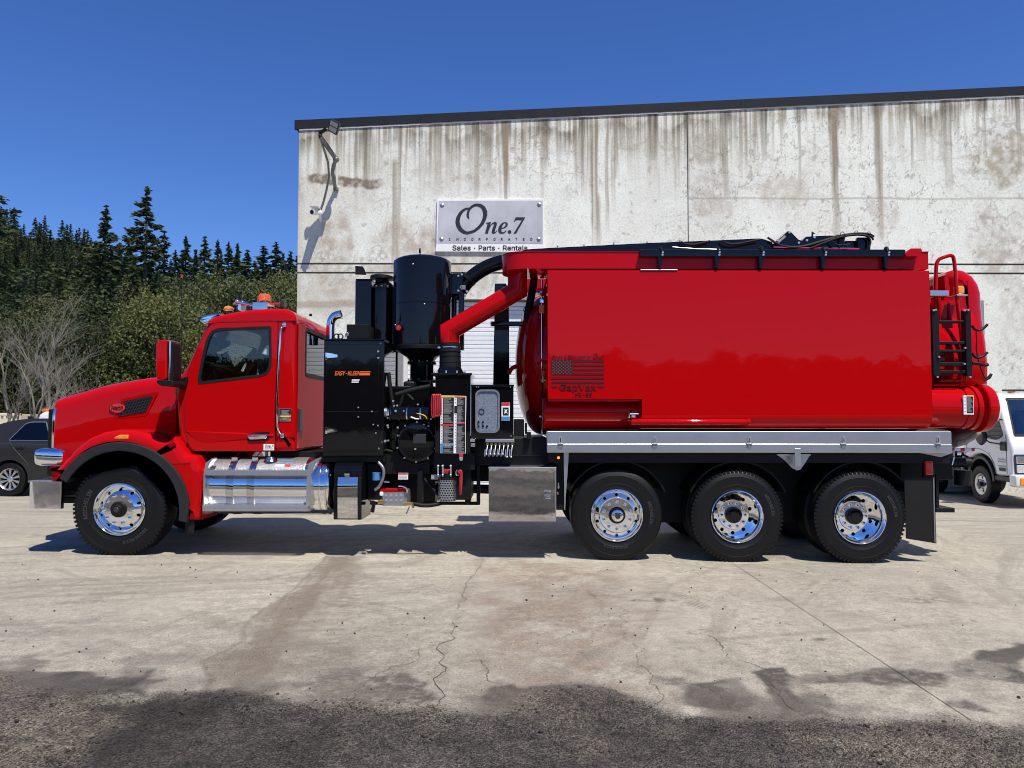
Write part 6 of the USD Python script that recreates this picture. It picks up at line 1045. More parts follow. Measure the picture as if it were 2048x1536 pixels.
GN = [(0, 1), (19, 74), (19, 81), (15, 84), (9, 84), (9, 89), (49, 95), (41, 64), (50, 77), (62, 89), (71, 94), (85, 95), (93, 90), (95, 85), (94, 69), (79, 24), (78, 16), (80, 14), (85, 15), (94, 28), (99, 25), (93, 16), (81, 4), (72, 0), (63, 0), (56, 5), (54, 10), (56, 29), (71, 73), (71, 79), (64, 80), (52, 71), (44, 59), (30, 27), (24, 1)]
GE = [(0, 23), (0, 39), (5, 55), (15, 71), (27, 83), (42, 92), (50, 94), (65, 93), (74, 87), (77, 81), (77, 70), (72, 60), (61, 50), (49, 44), (26, 38), (26, 20), (32, 13), (35, 12), (43, 12), (48, 14), (55, 20), (61, 30), (65, 28), (65, 22), (55, 9), (47, 3), (39, 0), (19, 0), (12, 3), (5, 10)]; GEH = [(33, 63), (28, 45), (42, 50), (48, 54), (56, 63), (61, 78), (60, 84), (58, 86), (49, 86), (40, 77)]
obj('sign_letter', prism(union_all(brs), YS - .010, YS - .004), 'sign_ink', sg, False)
obj('sign_letter', prism(Polygon([zs_(555 + x * 2.0, 535 - y * 1.95) for x, y in GN]), YS - .010, YS - .004), 'sign_ink', sg, False); obj('sign_letter', prism(Polygon([zs_(765 + x * 1.98, 535 - y * 1.95) for x, y in GE], [[zs_(765 + x * 1.98, 535 - y * 1.95) for x, y in GEH]]), YS - .010, YS - .004), 'sign_ink', sg, False)
obj('sign_letter', prism(Point(*zs_(946, 507)).buffer(28 * ZK / 83.5, 10), YS - .010, YS - .004), 'sign_ink', sg, False); obj('sign_letter', prism(Polygon([zs_(*q) for q in ((1045, 274), (1195, 276), (1052, 530), (1008, 535), (1140, 320), (1066, 318), (1040, 324), (1024, 346), (1012, 342))]), YS - .010, YS - .004), 'sign_ink', sg, False)
for k, ch in enumerate('INCORPORATED'):
    x = 897.8 + k * 14.75; c = P(x, 481, YS); obj('sign_letter', text(ch, .058, c[0], YS - .006, c[2], bold=True), 'sign_ink', sg, False)
for wd_, a_, b_ in (('Sales', 904, 941.5), ('-', 946.5, 950.5), ('Parts', 956, 990), ('-', 995, 999), ('Rentals', 1004.5, 1055)): obj('sign_word', ptext(wd_, a_, b_, 500.5, 9.6, YS - .002, bold=True), 'sign_ink', sg, False)
for q in ((884, 411), (1078.5, 409.5), (883, 478.5), (1077.5, 479)): c = P(q[0], q[1], YS - .004); obj('sign_rivet', lathe([(0, -.022), (.02, -.02), (.036, -.012), (.045, -.002), (.055, 0), (0, 0)], c, 'y', 20), 'dull_steel', sg, 50)
wlp = thing('wall_floodlight', 'grey floodlight on a bent metal arm reaching out from the warehouse wall', 'lamp', P(671, 378, YW)); mat('galvanised', (.20, .195, .17), .5, metal=.5, noise=(9, .3))
obj('lamp_arm', cat_(tube([P(671, 379, YW - .02), P(665, 345, YW - .34), P(667, 332, YW - .42), P(672, 319, YW - .5)], .045, 10)), 'galvanised', wlp, 50); obj('lamp_arm', tube([P(672, 318, YW - .5), P(641, 274, YW - .9)], .055, 10), 'galvanised', wlp, 50); obj('arm_joint', ball(P(672, 319, YW - .5), .075, 2), 'galvanised', wlp); obj('wall_bracket', cat_(pb(666, 676, 374, 380, YW - .08, YW, .01)), 'galvanised', wlp)
obj('camera_rod', tube([P(641, 277, YW - .88), P(661, 340, YW - .50), P(650, 395, YW - .28), P(640, 424, YW - .15)], .026, 8, sub=1), 'galvanised', wlp, 50); obj('conduit', pb(671.5, 675.5, 326, 374, YW - .03, YW, .01), 'frame_pale', wlp); obj('lamp_knuckle', tube([P(641, 274, YW - .9), P(640, 266, YW - .9), P(652, 258, YW - .95)], .045, 8), 'black_satin', wlp)
hp_ = [P(x, y, YW - 1.0) for x, y in ((661, 237), (680, 246), (671, 269), (654, 259))]; hq = np.array([[p[0], p[2]] for p in hp_]); lh = prism(rounded(hq, .03), YW - 1.06, YW - .92); obj('lamp_head', rot(lh, .35, [1, 0, 0], hp_[0]), 'dark_grey_plastic', wlp)
for u0, u1 in ((.10, .46), (.54, .90)):
    q = [hq[0] * (1 - u) * (1 - v) + hq[1] * (1 - u) * v + hq[3] * u * (1 - v) + hq[2] * u * v for u, v in ((u0, .12), (u0, .88), (u1, .88), (u1, .12))]; obj('lamp_panel', rot(prism(q, YW - 1.066, YW - 1.058), .35, [1, 0, 0], hp_[0]), 'decal_grey', wlp)
sc2 = thing('security_camera', 'small white security camera below the floodlight on the warehouse wall', 'camera', P(634, 428, YW - .3)); a, b = P(640, 425, YW - .22), P(624, 424, YW - .55)
obj('camera_body', tube([a, a + (b - a) * .3, b], .062, 12), 'white_paint', sc2, 30); obj('camera_hood', cat_(rb(b[0] - .06, a[0] + .03, b[1] - .05, a[1] + .05, a[2] + .055, a[2] + .075, .01)), 'white_paint', sc2); obj('camera_mount', tube([a, P(640, 434, YW - .12), P(641, 441, YW)], .03, 8), 'white_paint', sc2); obj('camera_lens', cyl(b, b + (b - a) * .03, .045, 12), 'black_satin', sc2)

# ------------------------------------------------------------------ other vehicles
mat('car_grey', (.020, .020, .0195), .4, coat=.7, metal=.1, coat_ior=1.35, spec=.2); mat('car_alloy', (.6, .6, .62), .25, metal=.9); mat('white_cab', (.72, .73, .73), .3, coat=1.0); mat('black_trim', (.01, .01, .011), .4); mat('light_interior', (.14, .145, .14), .8); mat('container_cream', (.66, .60, .46), .5, noise=(3, .1))
def local(path_meshes, yaw, org):
    c, s = math.cos(yaw), math.sin(yaw); Rm = np.array([[c, -s, 0], [s, c, 0], [0, 0, 1]])
    def f(m): m = tm(m).copy(); m.vertices = m.vertices @ Rm.T + org; return m
    return f
g = G(16, 993.5); so = np.array([g[0], g[1] + .12, float(zg(g[0]))]); T = local(None, math.radians(-3.0), so)      # origin at the near rear wheel's ground point, x forward, y away
car = thing('parked_car', 'dark grey sedan parked at the left behind the red truck bonnet', 'car', so)
CW = 1.78
prof_c = rounded([(-1.02, .30), (-1.04, .62), (-.98, .98), (-.52, 1.05), (.10, 1.40), (.62, 1.465), (1.25, 1.45), (1.85, 1.30), (2.45, .98), (3.40, .84), (3.62, .66), (3.64, .30), (3.2, .22), (-.6, .24)], [.08, .1, .1, .12, .4, .4, .5, .3, .3, .3, .15, .08, .05, .08], 6)
lower_c = rounded([(-1.02, .30), (-1.04, .62), (-1.0, 1.02), (-.9, 1.08), (2.45, 1.02), (3.40, .84), (3.62, .66), (3.64, .30), (3.2, .22), (-.6, .24)], [.08, .1, .1, .12, .3, .3, .15, .08, .05, .08], 6)
body = man(puff(lower_c, -.10, CW - .08, .10, 4))
for xw in (0.0, 2.72): body = body - man(cyl((xw, -.3, .335), (xw, 2.2, .335), .385, 32)) 
obj('body', T(tm(body)), 'car_grey', car, 35)
gh_ = [np.array([[x, y, z] for x, z in p]) for y, p in ((.02, [(-.56, 1.0), (.08, 1.36), (.62, 1.43), (1.25, 1.42), (1.80, 1.27), (2.40, .96)]),)]
def greenhouse(y0, y1, t0, t1):
    lo = rounded([(-.95, 1.0), (-.86, 1.10), (-.42, 1.41), (.05, 1.52), (.7, 1.54), (1.3, 1.50), (1.9, 1.33), (2.5, 1.0)], [.02, .08, .4, .4, .4, .4, .3, .02], 6); N = len(lo); rings = []
    h = np.clip((lo[:, 1] - 1.0) / .54, 0, 1)
    inset = .17 * h
    rings = [np.stack([lo[:, 0], y0 + inset, lo[:, 1]], 1), np.stack([lo[:, 0], y1 - inset, lo[:, 1]], 1)]; return loft(rings)
obj('cabin', T(greenhouse(-.06, CW - .12, 0, 0)), 'car_grey', car, 40)
def on_glass(p, off): p = np.asarray(p, float); return np.stack([p[:, 0], -.06 + .17 * np.clip((p[:, 1] - 1.0) / .54, 0, 1) - off, p[:, 1]], 1)
def glass_panel(p, off, th=.012):
    p = ccw(p); a, b = on_glass(p, off), on_glass(p, off - th); m = loft([a, b]); return m
for w in (rounded([(-.06, 1.11), (.20, 1.43), (.34, 1.455), (.60, 1.455), (.77, 1.105)], [.02, .06, .05, .02, .02], 4), rounded([(.84, 1.10), (.69, 1.455), (1.20, 1.43), (1.66, 1.28), (2.0, 1.07)], [.02, .02, .1, .1, .03], 4)):
    obj('window_trim', T(glass_panel(offset_in(ccw(w), -.016), .004)), 'dull_steel', car, False); obj('window', T(glass_panel(w, .010)), 'dark_glass', car, False)
def strip(pts, y, w=.005): return cat_(tube([(x, y, z) for x, z in pts], w, 5, sub=1))
obj('door_line', T(strip([(-.02, 1.08), (.05, .98), (.22, .80), (.40, .62), (.46, .40), (.52, .30)], -.101)), 'black_trim', car); obj('door_line', T(strip([(.80, 1.08), (.86, .6), (.90, .30)], -.101)), 'black_trim', car); obj('body_crease', T(strip([(-.9, .86), (.5, .90), (2.2, .88)], -.1005, .006)), 'car_grey', car)
obj('door_handle', T(rb(.12, .30, -.125, -.095, .955, .995, .015)), 'black_trim', car); obj('door_handle', T(rb(1.0, 1.2, -.125, -.095, .955, .995, .015)), 'car_grey', car); obj('sill', T(rb(.42, 2.3, -.11, .0, .20, .27, .02)), 'black_trim', car); obj('roof_antenna', T(rb(-.3, -.18, .8, .84, 1.52, 1.58, .015)), 'black_trim', car); obj('mirror', T(rb(1.85, 2.0, -.28, -.1, 1.0, 1.13, .04)), 'car_grey', car); obj('tail_light', T(rb(-1.045, -.80, -.08, .3, .80, .94, .03)), 'red_lens', car); obj('headlight', T(rb(3.3, 3.6, -.085, .3, .66, .8, .04)), 'clear_lens', car)
def car_wheel(xw, y0, R, parent, spokes, s=1, rm='car_alloy'):
    w = thing('wheel', parent=parent, loc=T(trimesh.Trimesh([[xw, y0, R]], [[0, 0, 0]], process=False)).vertices[0])
    pr = [(R * .62, .03), (R * .70, .01), (R * .85, .0), (R * .95, .015), (R, .05), (R, .16), (R * .95, .19), (R * .6, .19)]
    m = lathe([(r, y0 + s * t) for r, t in pr], (xw, 0, R), 'y', 48); obj('tyre', T(m), 'tyre_rubber', w, 40); m = lathe([(R * .60, y0 + s * .03), (R * .645, y0 + s * .015), (R * .64, y0 + s * .002), (R * .60, y0 + s * .012), (R * .56, y0 + s * .05), (R * .56, y0 + s * .1)], (xw, 0, R), 'y', 48); obj('rim', T(m), rm, w, 40); obj('brake_disc', T(cyl((xw, y0 + s * .09, R), (xw, y0 + s * .11, R), R * .5, 24)), 'black_satin', w)
    obj('hub', T(lathe([(0, y0 + s * .012), (R * .12, y0 + s * .015), (R * .17, y0 + s * .03), (R * .18, y0 + s * .07)], (xw, 0, R), 'y', 20)), rm, w, 40)
    for k in range(spokes):
        a = 2 * math.pi * k / spokes
        for d in (-.13, .13):
            q = [(R * .12 * math.cos(a + d * 2), R * .12 * math.sin(a + d * 2)), (R * .595 * math.cos(a + d * 1.9 - .07), R * .595 * math.sin(a + d * 1.9 - .07)), (R * .595 * math.cos(a + d * 1.9 + .07), R * .595 * math.sin(a + d * 1.9 + .07)), (R * .12 * math.cos(a + d * 2 + .25), R * .12 * math.sin(a + d * 2 + .25))]
            obj('spoke', T(prism([(xw + x, R + z) for x, z in q], y0 + s * .028, y0 + s * .05)), rm, w, 20)
car_wheel(0, -.10, .335, car, 10); car_wheel(2.72, -.10, .335, car, 10)
for xw in (0, 2.72): obj('far_tyre', T(cyl((xw, CW - .3, .335), (xw, CW - .08, .335), .335, 28)), 'tyre_rubber', car)
obj('underbody', T(rb(.4, 2.3, .1, CW - .25, .2, .4, .02)), 'black_trim', car)
# white cab-over truck at the right
g = G(1965, 1006); to = np.array([g[0], g[1] + .03, float(zg(g[0]))]); T = local(None, math.radians(-92.5), to)       # origin under the near wheel, x forward, y to its left (away)
tk2 = thing('cab_over_truck', 'white cab-over work truck parked at the right beside the warehouse', 'truck', to)
W2 = 1.75
side = rounded([(-.66, .95), (-.66, 1.55), (-.62, 2.06), (-.5, 2.20), (.30, 2.26), (.62, 2.16), (.98, 1.36), (1.06, 1.20), (1.08, .62), (.62, .60), (.50, .62), (.44, .80), (.25, .96), (.0, 1.02), (-.25, .97), (-.40, .90)], [.02, .05, .1, .1, .2, .15, .15, .1, .05, .03, .03, .05, .1, .1, .1, .05], 5)
sol = man(puff(side, 0.0, W2, .05, 3)); win2 = rounded([(-.42, 1.42), (-.40, 2.02), (.30, 2.08), (.52, 2.02), (.80, 1.40), (.60, 1.32)], [.05, .08, .05, .08, .05, .1], 5); cav2 = prism(Polygon(side).buffer(-.05).intersection(sbox(-.6, 1.05, 1.2, 2.2)), .06, W2 - .06)
wind = loft([np.array([[.93 + d, .14, 1.42], [.60 + d, .20, 2.10], [.60 + d, W2 - .20, 2.10], [.93 + d, W2 - .14, 1.42]]) for d in (-.25, .4)]); sol = sol - man(cav2) - man(prism(win2, -.3, 2.2)) - man(wind)
obj('cab', T(tm(sol)), 'white_cab', tk2, 30); obj('side_window', T(prism(Polygon(win2).buffer(-.004), .03, .035)), 'dark_glass', tk2, False); obj('side_window', T(prism(Polygon(win2).buffer(-.004), W2 - .035, W2 - .03)), 'glass', tk2, False); obj('window_seal', T(prism(Polygon(win2).buffer(.02).difference(Polygon(win2).buffer(-.012)), -.004, .02)), 'black_trim', tk2)
q = np.array([[.945, .13, 1.40], [.612, .19, 2.12], [.612, W2 - .19, 2.12], [.945, W2 - .13, 1.40]]); obj('windshield', T(trimesh.convex.convex_hull(np.vstack([q, q + [.006, 0, .003]]))), 'glass', tk2, False)
for a, b, r_ in ((0, 1, .025), (1, 2, .02), (2, 3, .025), (3, 0, .03)): obj('windshield_seal', T(cyl(q[a] + [.008, 0, 0], q[b] + [.008, 0, 0], r_, 8)), 'black_trim', tk2)
obj('dashboard', T(rb(.35, .85, .12, W2 - .12, 1.05, 1.38, .06)), 'light_interior', tk2); obj('seat_back', T(rb(-.45, -.3, .15, .75, 1.1, 1.9, .06)), 'light_interior', tk2); obj('seat_back', T(rb(-.45, -.3, .95, 1.55, 1.1, 1.9, .06)), 'light_interior', tk2); obj('rear_window', T(rb(-.60, -.59, .3, W2 - .3, 1.5, 2.0, .0)), 'dark_glass', tk2)
obj('door_line', T(strip([(-.50, 1.50), (-.50, 1.08)], -.002, .006)), 'black_trim', tk2); obj('door_line', T(strip([(.90, 1.42), (.91, .66)], -.002, .006)), 'black_trim', tk2); obj('door_line', T(strip([(-.48, 1.06), (-.1, 1.12), (.22, 1.06), (.44, .92), (.56, .66)], -.002, .005)), 'black_trim', tk2)
for z in (.93, .885, .80): obj('door_badge', T(rb(.62, .86, -.012, .002, z - .013, z + .013, .004)), 'dull_steel', tk2)
obj('door_reflector', T(rb(.66, .86, -.014, .002, .70, .77, .008)), 'black_trim', tk2); obj('grab_pull', T(rb(-.56, -.49, -.03, .01, 1.18, 1.42, .012)), 'black_trim', tk2); obj('mirror_bracket', T(rb(.72, .92, -.03, .01, 1.10, 1.28, .02)), 'black_trim', tk2)
obj('round_mirror', T(lathe([(0, -.30), (.13, -.29), (.165, -.25), (.13, -.20), (0, -.19)], (.50, 0, 1.36), 'y', 28)), 'black_trim', tk2, 40); obj('mirror_stalk', T(tube([(.8, -.0, 1.22), (.66, -.18, 1.26), (.52, -.22, 1.34)], .014, 8)), 'black_trim', tk2); mm = lathe([(0, .02), (.12, .015), (.15, -.02), (.13, -.06), (0, -.08)], (0, 0, 0), 'x', 24); mm.vertices = mm.vertices * [1, 1, 1.5] + [.86, -.20, 1.86]; obj('side_mirror', T(mm), 'white_cab', tk2, 40); mm2 = mm.copy(); mm2.vertices = (mm2.vertices - [.86, -.2, 1.86]) * [.6, .86, .9] + [.832, -.20, 1.86]; obj('mirror_face', T(mm2), 'black_trim', tk2, 40); obj('mirror_stalk', T(tube([(.78, 0.02, 1.7), (.84, -.12, 1.72), (.86, -.2, 1.72)], .014, 8)), 'black_trim', tk2)
obj('wheel_arch', T(prism(Polygon([(.50 * math.cos(a), .40 + .56 * math.sin(a)) for a in np.linspace(.15, 2.9, 20)] + [(.44 * math.cos(a), .40 + .50 * math.sin(a)) for a in np.linspace(2.9, .15, 20)]), -.012, .3)), 'black_trim', tk2)
obj('front_bumper', T(rb(.98, 1.20, -.02, W2 + .02, .42, .66, .04)), 'white_cab', tk2, 40); obj('lower_step', T(rb(.42, .98, .0, .3, .50, .60, .02)), 'black_trim', tk2); obj('grille', T(rb(1.07, 1.10, .45, W2 - .45, .70, 1.02, .01)), 'dark_grey_plastic', tk2); obj('grille_bar', T(rb(1.09, 1.115, .42, W2 - .42, .86, .90, .008)), 'chrome', tk2)
for y in (.06, W2 - .40): obj('headlight_bezel', T(rb(1.06, 1.092, y - .02, y + .36, .66, 1.04, .03)), 'dark_grey_plastic', tk2); obj('headlight', T(rb(1.07, 1.11, y + .01, y + .33, .86, 1.01, .02)), 'chrome', tk2); obj('headlight', T(rb(1.07, 1.11, y + .01, y + .33, .69, .84, .02)), 'clear_lens', tk2); obj('indicator', T(rb(1.16, 1.215, y + .0, y + .1, .45, .60, .02)), 'amber_lens', tk2)
for y in (.1, .45, .87, 1.3, 1.62): obj('roof_marker', T(rb(.2, .32, y, y + .1, 2.25, 2.29, .012)), 'amber_lens', tk2)
obj('roof_rail', T(rb(.28, .34, .3, W2 - .2, 2.28, 2.32, .01)), 'dark_grey_plastic', tk2)
def work_wheel(xw, y0, R, s=1):
    w = thing('wheel', parent=tk2, loc=T(trimesh.Trimesh([[xw, y0, R]], [[0, 0, 0]], process=False)).vertices[0])
    pr = [(R * .56, .03), (R * .62, .01), (R * .82, .0), (R * .95, .015), (R, .05), (R, .18), (R * .95, .21), (R * .6, .21)]; obj('tyre', T(lathe([(r, y0 + s * t) for r, t in pr], (xw, 0, R), 'y', 48)), 'tyre_rubber', w, 40)
    d = man(lathe([(R * .58, y0 + .03), (R * .56, y0 + .015), (R * .50, y0 + .02), (R * .44, y0 + .035), (R * .2, y0 + .03), (.01, y0 + .03), (.01, y0 + .06), (R * .5, y0 + .06), (R * .58, y0 + .03)], (xw, 0, R), 'y', 40)) if False else lathe([(0, y0 + .03), (R * .2, y0 + .03), (R * .44, y0 + .035), (R * .50, y0 + .02), (R * .56, y0 + .012), (R * .58, y0 + .03), (R * .5, y0 + .07), (0, y0 + .07)], (xw, 0, R), 'y', 40)
    hs = [cyl((xw + R * .36 * math.cos(a), y0 - .1, R + R * .36 * math.sin(a)), (xw + R * .36 * math.cos(a), y0 + .2, R + R * .36 * math.sin(a)), R * .075, 14) for a in np.linspace(0, 2 * math.pi, 5, endpoint=False) + .1]; obj('rim_disc', T(cut(d, *hs)), 'car_alloy', w, 25); obj('hub', T(cyl((xw, y0 - .03, R), (xw, y0 + .05, R), R * .15, 20)), 'black_trim', w)
    for a in np.linspace(0, 2 * math.pi, 6, endpoint=False): obj('lug_nut', T(cyl((xw + R * .24 * math.cos(a), y0 + .01, R + R * .24 * math.sin(a)), (xw + R * .24 * math.cos(a), y0 + .04, R + R * .24 * math.sin(a)), R * .035, 6)), 'black_trim', w)
work_wheel(0, -.02, .385)
obj('far_tyre', T(cyl((0, W2 - .2, .385), (0, W2 + .02, .385), .385, 28)), 'tyre_rubber', tk2); obj('frame', T(rb(-2.7, .9, .45, W2 - .45, .52, .72, .02)), 'black_satin', tk2); obj('flat_bed', T(rb(-2.85, -.85, -.1, W2 + .1, .86, 1.0, .02)), 'black_satin', tk2); obj('battery_box', T(rb(-1.3, -.75, .0, .4, .45, .82, .02)), 'black_satin', tk2); obj('exhaust_pipe', T(tube([(-.7, .05, .5), (-.75, .02, .7), (-.72, .05, .92)], .03, 8)), 'dull_steel', tk2); obj('tool_locker', T(rb(-1.75, -1.35, .0, .5, .4, .84, .02)), 'black_satin', tk2)
for y in (.1, W2 - .35): obj('rear_tyre', T(cyl((-2.25, y - .1, .385), (-2.25, y + .2, .385), .385, 28)), 'tyre_rubber', tk2)
by = 14.0; bq = [P(x, y, by) for x, y in ((453, 688), (503, 723))]; bn = thing('banner_sign', 'blue and white banner on two posts seen through the cab windows', 'sign', (bq[0][0] + .4, by, 0))
obj('banner_board', rb(bq[0][0], bq[1][0] + .5, by, by + .05, bq[1][2] - .9, bq[0][2] - .05, .005), 'decal_blue', bn); obj('banner_top', rb(bq[0][0] - .06, bq[1][0] + .5, by - .05, by + .08, bq[0][2] - .06, bq[0][2] + .04, .02), 'white_paint', bn); obj('banner_panel', rb(bq[0][0] + .16, bq[1][0] + .45, by - .012, by - .002, bq[1][2] - .6, P(470, 698, by)[2], .0), 'white_vinyl', bn)
obj('banner_line', ptext('PACIFIC', 463, 503, 707, 7.5, by - .014, bold=True), 'decal_black', bn, False); obj('banner_line', ptext('888-777-4787', 463, 503, 719, 6, by - .014, bold=True), 'decal_black', bn, False)
for x in (bq[0][0] + .05, bq[1][0] + .42): obj('post', rb(x, x + .08, by + .05, by + .13, 0, bq[0][2] - .1, .005), 'galvanised', bn)
# white pickup half hidden behind the bonnet, cream container far left
po = np.array([P(116, 832, 17.)[0], 17., 0]); T = local(None, math.radians(-12), po); pk = thing('white_pickup', 'white pickup cab peeping out between dark grey sedan and red bonnet', 'pickup', po)
cabp = rounded([(-1.0, .55), (-1.0, 1.15), (-.72, 1.72), (-.55, 1.80), (.55, 1.80), (.75, 1.72), (1.25, 1.15), (2.4, 1.05), (2.5, .55)], [.05, .05, .1, .1, .1, .1, .1, .2, .1], 4); obj('cab', T(puff(cabp, 0, 1.75, .06, 3)), 'white_paint', pk, 35); obj('side_window', T(prism(rounded([(-.86, 1.18), (-.62, 1.68), (-.05, 1.70), (-.05, 1.18)], .04), -.012, .01)), 'white_vinyl', pk); obj('side_window', T(prism(rounded([(.05, 1.18), (.05, 1.70), (.55, 1.68), (1.0, 1.18)], .04), -.012, .01)), 'black_trim', pk); obj('load_bed', T(rb(-2.9, -1.05, .0, 1.75, .55, 1.12, .04)), 'white_paint', pk); obj('roof_beacon', T(rb(-.95, -.75, .3, 1.4, 1.80, 1.90, .02)), 'decal_orange', pk)
for xw in (-2.0, 1.6): obj('wheel', T(lathe([(0, -.02), (.2, -.02), (.22, .0), (.36, .02), (.38, .06), (.38, .22), (0, .22)], (xw, 0, .38), 'y', 28)), 'tyre_rubber', pk)
bx = P(41, 826, 30); co = thing('cargo_container', 'cream corrugated cargo container behind the dark grey sedan', 'container', (bx[0] - 3, 30, 0)); obj('box_shell', rb(bx[0] - 6.1, bx[0] - .06, 30.06, 32.4, .12, bx[2] - .06, .02), 'container_cream', co); obj('top_rail', rb(bx[0] - 6.1, bx[0], 29.99, 30.12, bx[2] - .14, bx[2], .01), 'container_cream', co); obj('bottom_rail', rb(bx[0] - 6.1, bx[0], 29.99, 30.12, .1, .25, .01), 'container_cream', co)
for k in range(24): x = bx[0] - .2 - k * .25; obj('corrugation', prism([(0, 0), (1, 0), (1, 1), (0, 1)], 0, 1) if False else rb(x - .16, x - .04, 29.995, 30.08, .25, bx[2] - .14, .02), 'container_cream', co)
for k in range(2): obj('corner_post', rb(bx[0] - .14 - k * 5.96, bx[0] - k * 5.96, 29.98, 30.14, .1, bx[2], .01), 'container_cream', co)

# ------------------------------------------------------------------ hills and trees
def hill_h(x, y):
    b = 27 * sstep(52, 230, y) + 20 * sstep(230, 430, y) + 24 * np.exp(-((x + 165) / 55) ** 2 - ((y - 235) / 80) ** 2)
    return b * (.9 + .2 * meshkit.fbm(np.stack([x * .012, y * .012, x * 0 + 1.5], -1), 3, 9))
def hills_mesh(xs, ys, f):
    x, y, F = grid(xs, ys); return trimesh.Trimesh(np.stack([x, y, f(x, y)], 1), F, process=False)
mat('hill_ground', (.045, .05, .022), .95, noise=(.12, .4)); mat('bark', (.10, .085, .065), .9, noise=(8, .3)); mat('dead_wood', (.165, .15, .122), .85, noise=(9, .35))
obj('hills', hills_mesh(np.linspace(-420, 380, 90), np.linspace(50, 430, 60), lambda x, y: hill_h(x, y) - .5 * (y < 60)), 'hill_ground', kind='structure', smooth=True)
def leaf_mat(name, ramp, trans=.35, rough=.6):
    MATS[name] = usdkit.material(stage, f'/World/Looks/{name}', {'g': ('geometry', {}), 'o': ('object_info', {}), 'om': ('rgb_ramp', {'ramp': [(0, (.62, .68, .62)), (.35, (.92, .98, .84)), (.7, (1.22, 1.18, 1.0)), (1, (1.5, 1.32, .98))]}), 'x': ('mix_color', {'blend_type': 'multiply', 'fac': 1.0}), 'r': ('rgb_ramp', {'ramp': ramp}), 'p': ('principled_bsdf', {'roughness': rough, 'specular_ior_level': .3}), 't': ('translucent_bsdf', {}), 'm': ('mix_closure', {'fac': trans})}, [('g.random_per_island', 'r.fac'), ('o.random', 'om.fac'), ('r.color', 'x.a'), ('om.color', 'x.b'), ('x.result', 'p.base_color'), ('x.result', 't.color'), ('p.BSDF', 'm.closure1'), ('t.BSDF', 'm.closure2')], surface='m.closure')
leaf_mat('fir_needles', [(0, (.046, .062, .030)), (.5, (.085, .105, .046)), (1, (.15, .16, .07))]); leaf_mat('far_needles', [(0, (.046, .064, .034)), (.5, (.076, .098, .048)), (1, (.13, .145, .066))]); leaf_mat('broad_leaves', [(0, (.080, .098, .038)), (.5, (.145, .158, .062)), (.9, (.23, .23, .10)), (1, (.30, .25, .12))], .3); leaf_mat('dull_leaves', [(0, (.066, .078, .034)), (.6, (.125, .132, .058)), (1, (.23, .20, .10))], .3)
def quads(c, u, v):
    """diamond leaves: centres and half axes"""
    n = len(c); V = np.stack([c - u, c + v * .9 - u * .15, c + u, c - v * .9 - u * .15], 1).reshape(-1, 3); i = np.arange(n) * 4
    return trimesh.Trimesh(V, np.vstack([np.stack([i, i + 1, i + 2], 1), np.stack([i, i + 2, i + 3], 1)]), process=False)
def conifer_parts(h, w, nb, ns, seed, leaf=.30, bare=.06, gap=0.0, lean=0.0, power=.85, droop=.35):
    r = np.random.default_rng(seed); trunk = tube([(0, 0, -.6), (lean * .3 * h, 0, h * .5), (lean * h, 0, h * .99)], [h * .016, h * .010, h * .002], 7)
    C_, U_, V_ = [], [], []
    for k in range(nb):
        t = bare + (1 - bare) * (k + r.random()) / nb; a = k * 2.39996 + r.normal(0, .3); L = w * (1 - t) ** power * r.uniform(.55, 1.15) + .05 * w * (1 - t)
        if gap and r.random() < gap: L *= r.uniform(.25, .6)
        d = np.array([math.cos(a), math.sin(a), 0]); side = np.array([-d[1], d[0], 0]); n = max(4, int(ns * L / w))
        s = r.uniform(.08, 1, n) ** .8; up = np.array([0, 0, 1.0]); z0 = t * h
        lift = .30 * t - .10; c = np.array([lean * z0, 0, z0]) + d * (L * s)[:, None] + up * (L * (lift * s - droop * s ** 2 * (1 - t * .7)) + .18 * L * s ** 4)[:, None]
        sw = r.normal(0, .22, n) * L * s * .75; c = c + side * sw[:, None] - up * (np.abs(sw) * .25 + np.abs(r.normal(0, .16 + .10 * L, n)) * s)[:, None] + r.normal(0, .12 * leaf, (n, 3))
        dirn = d * .75 + side * np.sign(sw)[:, None] * r.uniform(.1, .9, n)[:, None] + up * r.uniform(-.45, .25, n)[:, None]; dirn /= np.linalg.norm(dirn, axis=1, keepdims=True)
        sz = leaf * r.uniform(.6, 1.3, n)[:, None]; vv = np.cross(dirn, up * .35 + r.normal(0, .9, (n, 3))); vv /= np.linalg.norm(vv, axis=1, keepdims=True)
        C_.append(c); U_.append(dirn * sz); V_.append(vv * sz * .45)
    n = 26; c = np.array([lean * h, 0, h]) - np.array([0, 0, 1.0]) * (r.uniform(0, .06, n) * h)[:, None]; a = r.uniform(0, 6.28, n); dd = np.stack([np.cos(a) * .5, np.sin(a) * .5, np.full(n, .8)], 1); C_.append(c); U_.append(dd * leaf * .6); V_.append(np.cross(dd, [0, 0, 1.0]) * leaf * .4)
    return trunk, quads(np.vstack(C_), np.vstack(U_), np.vstack(V_))
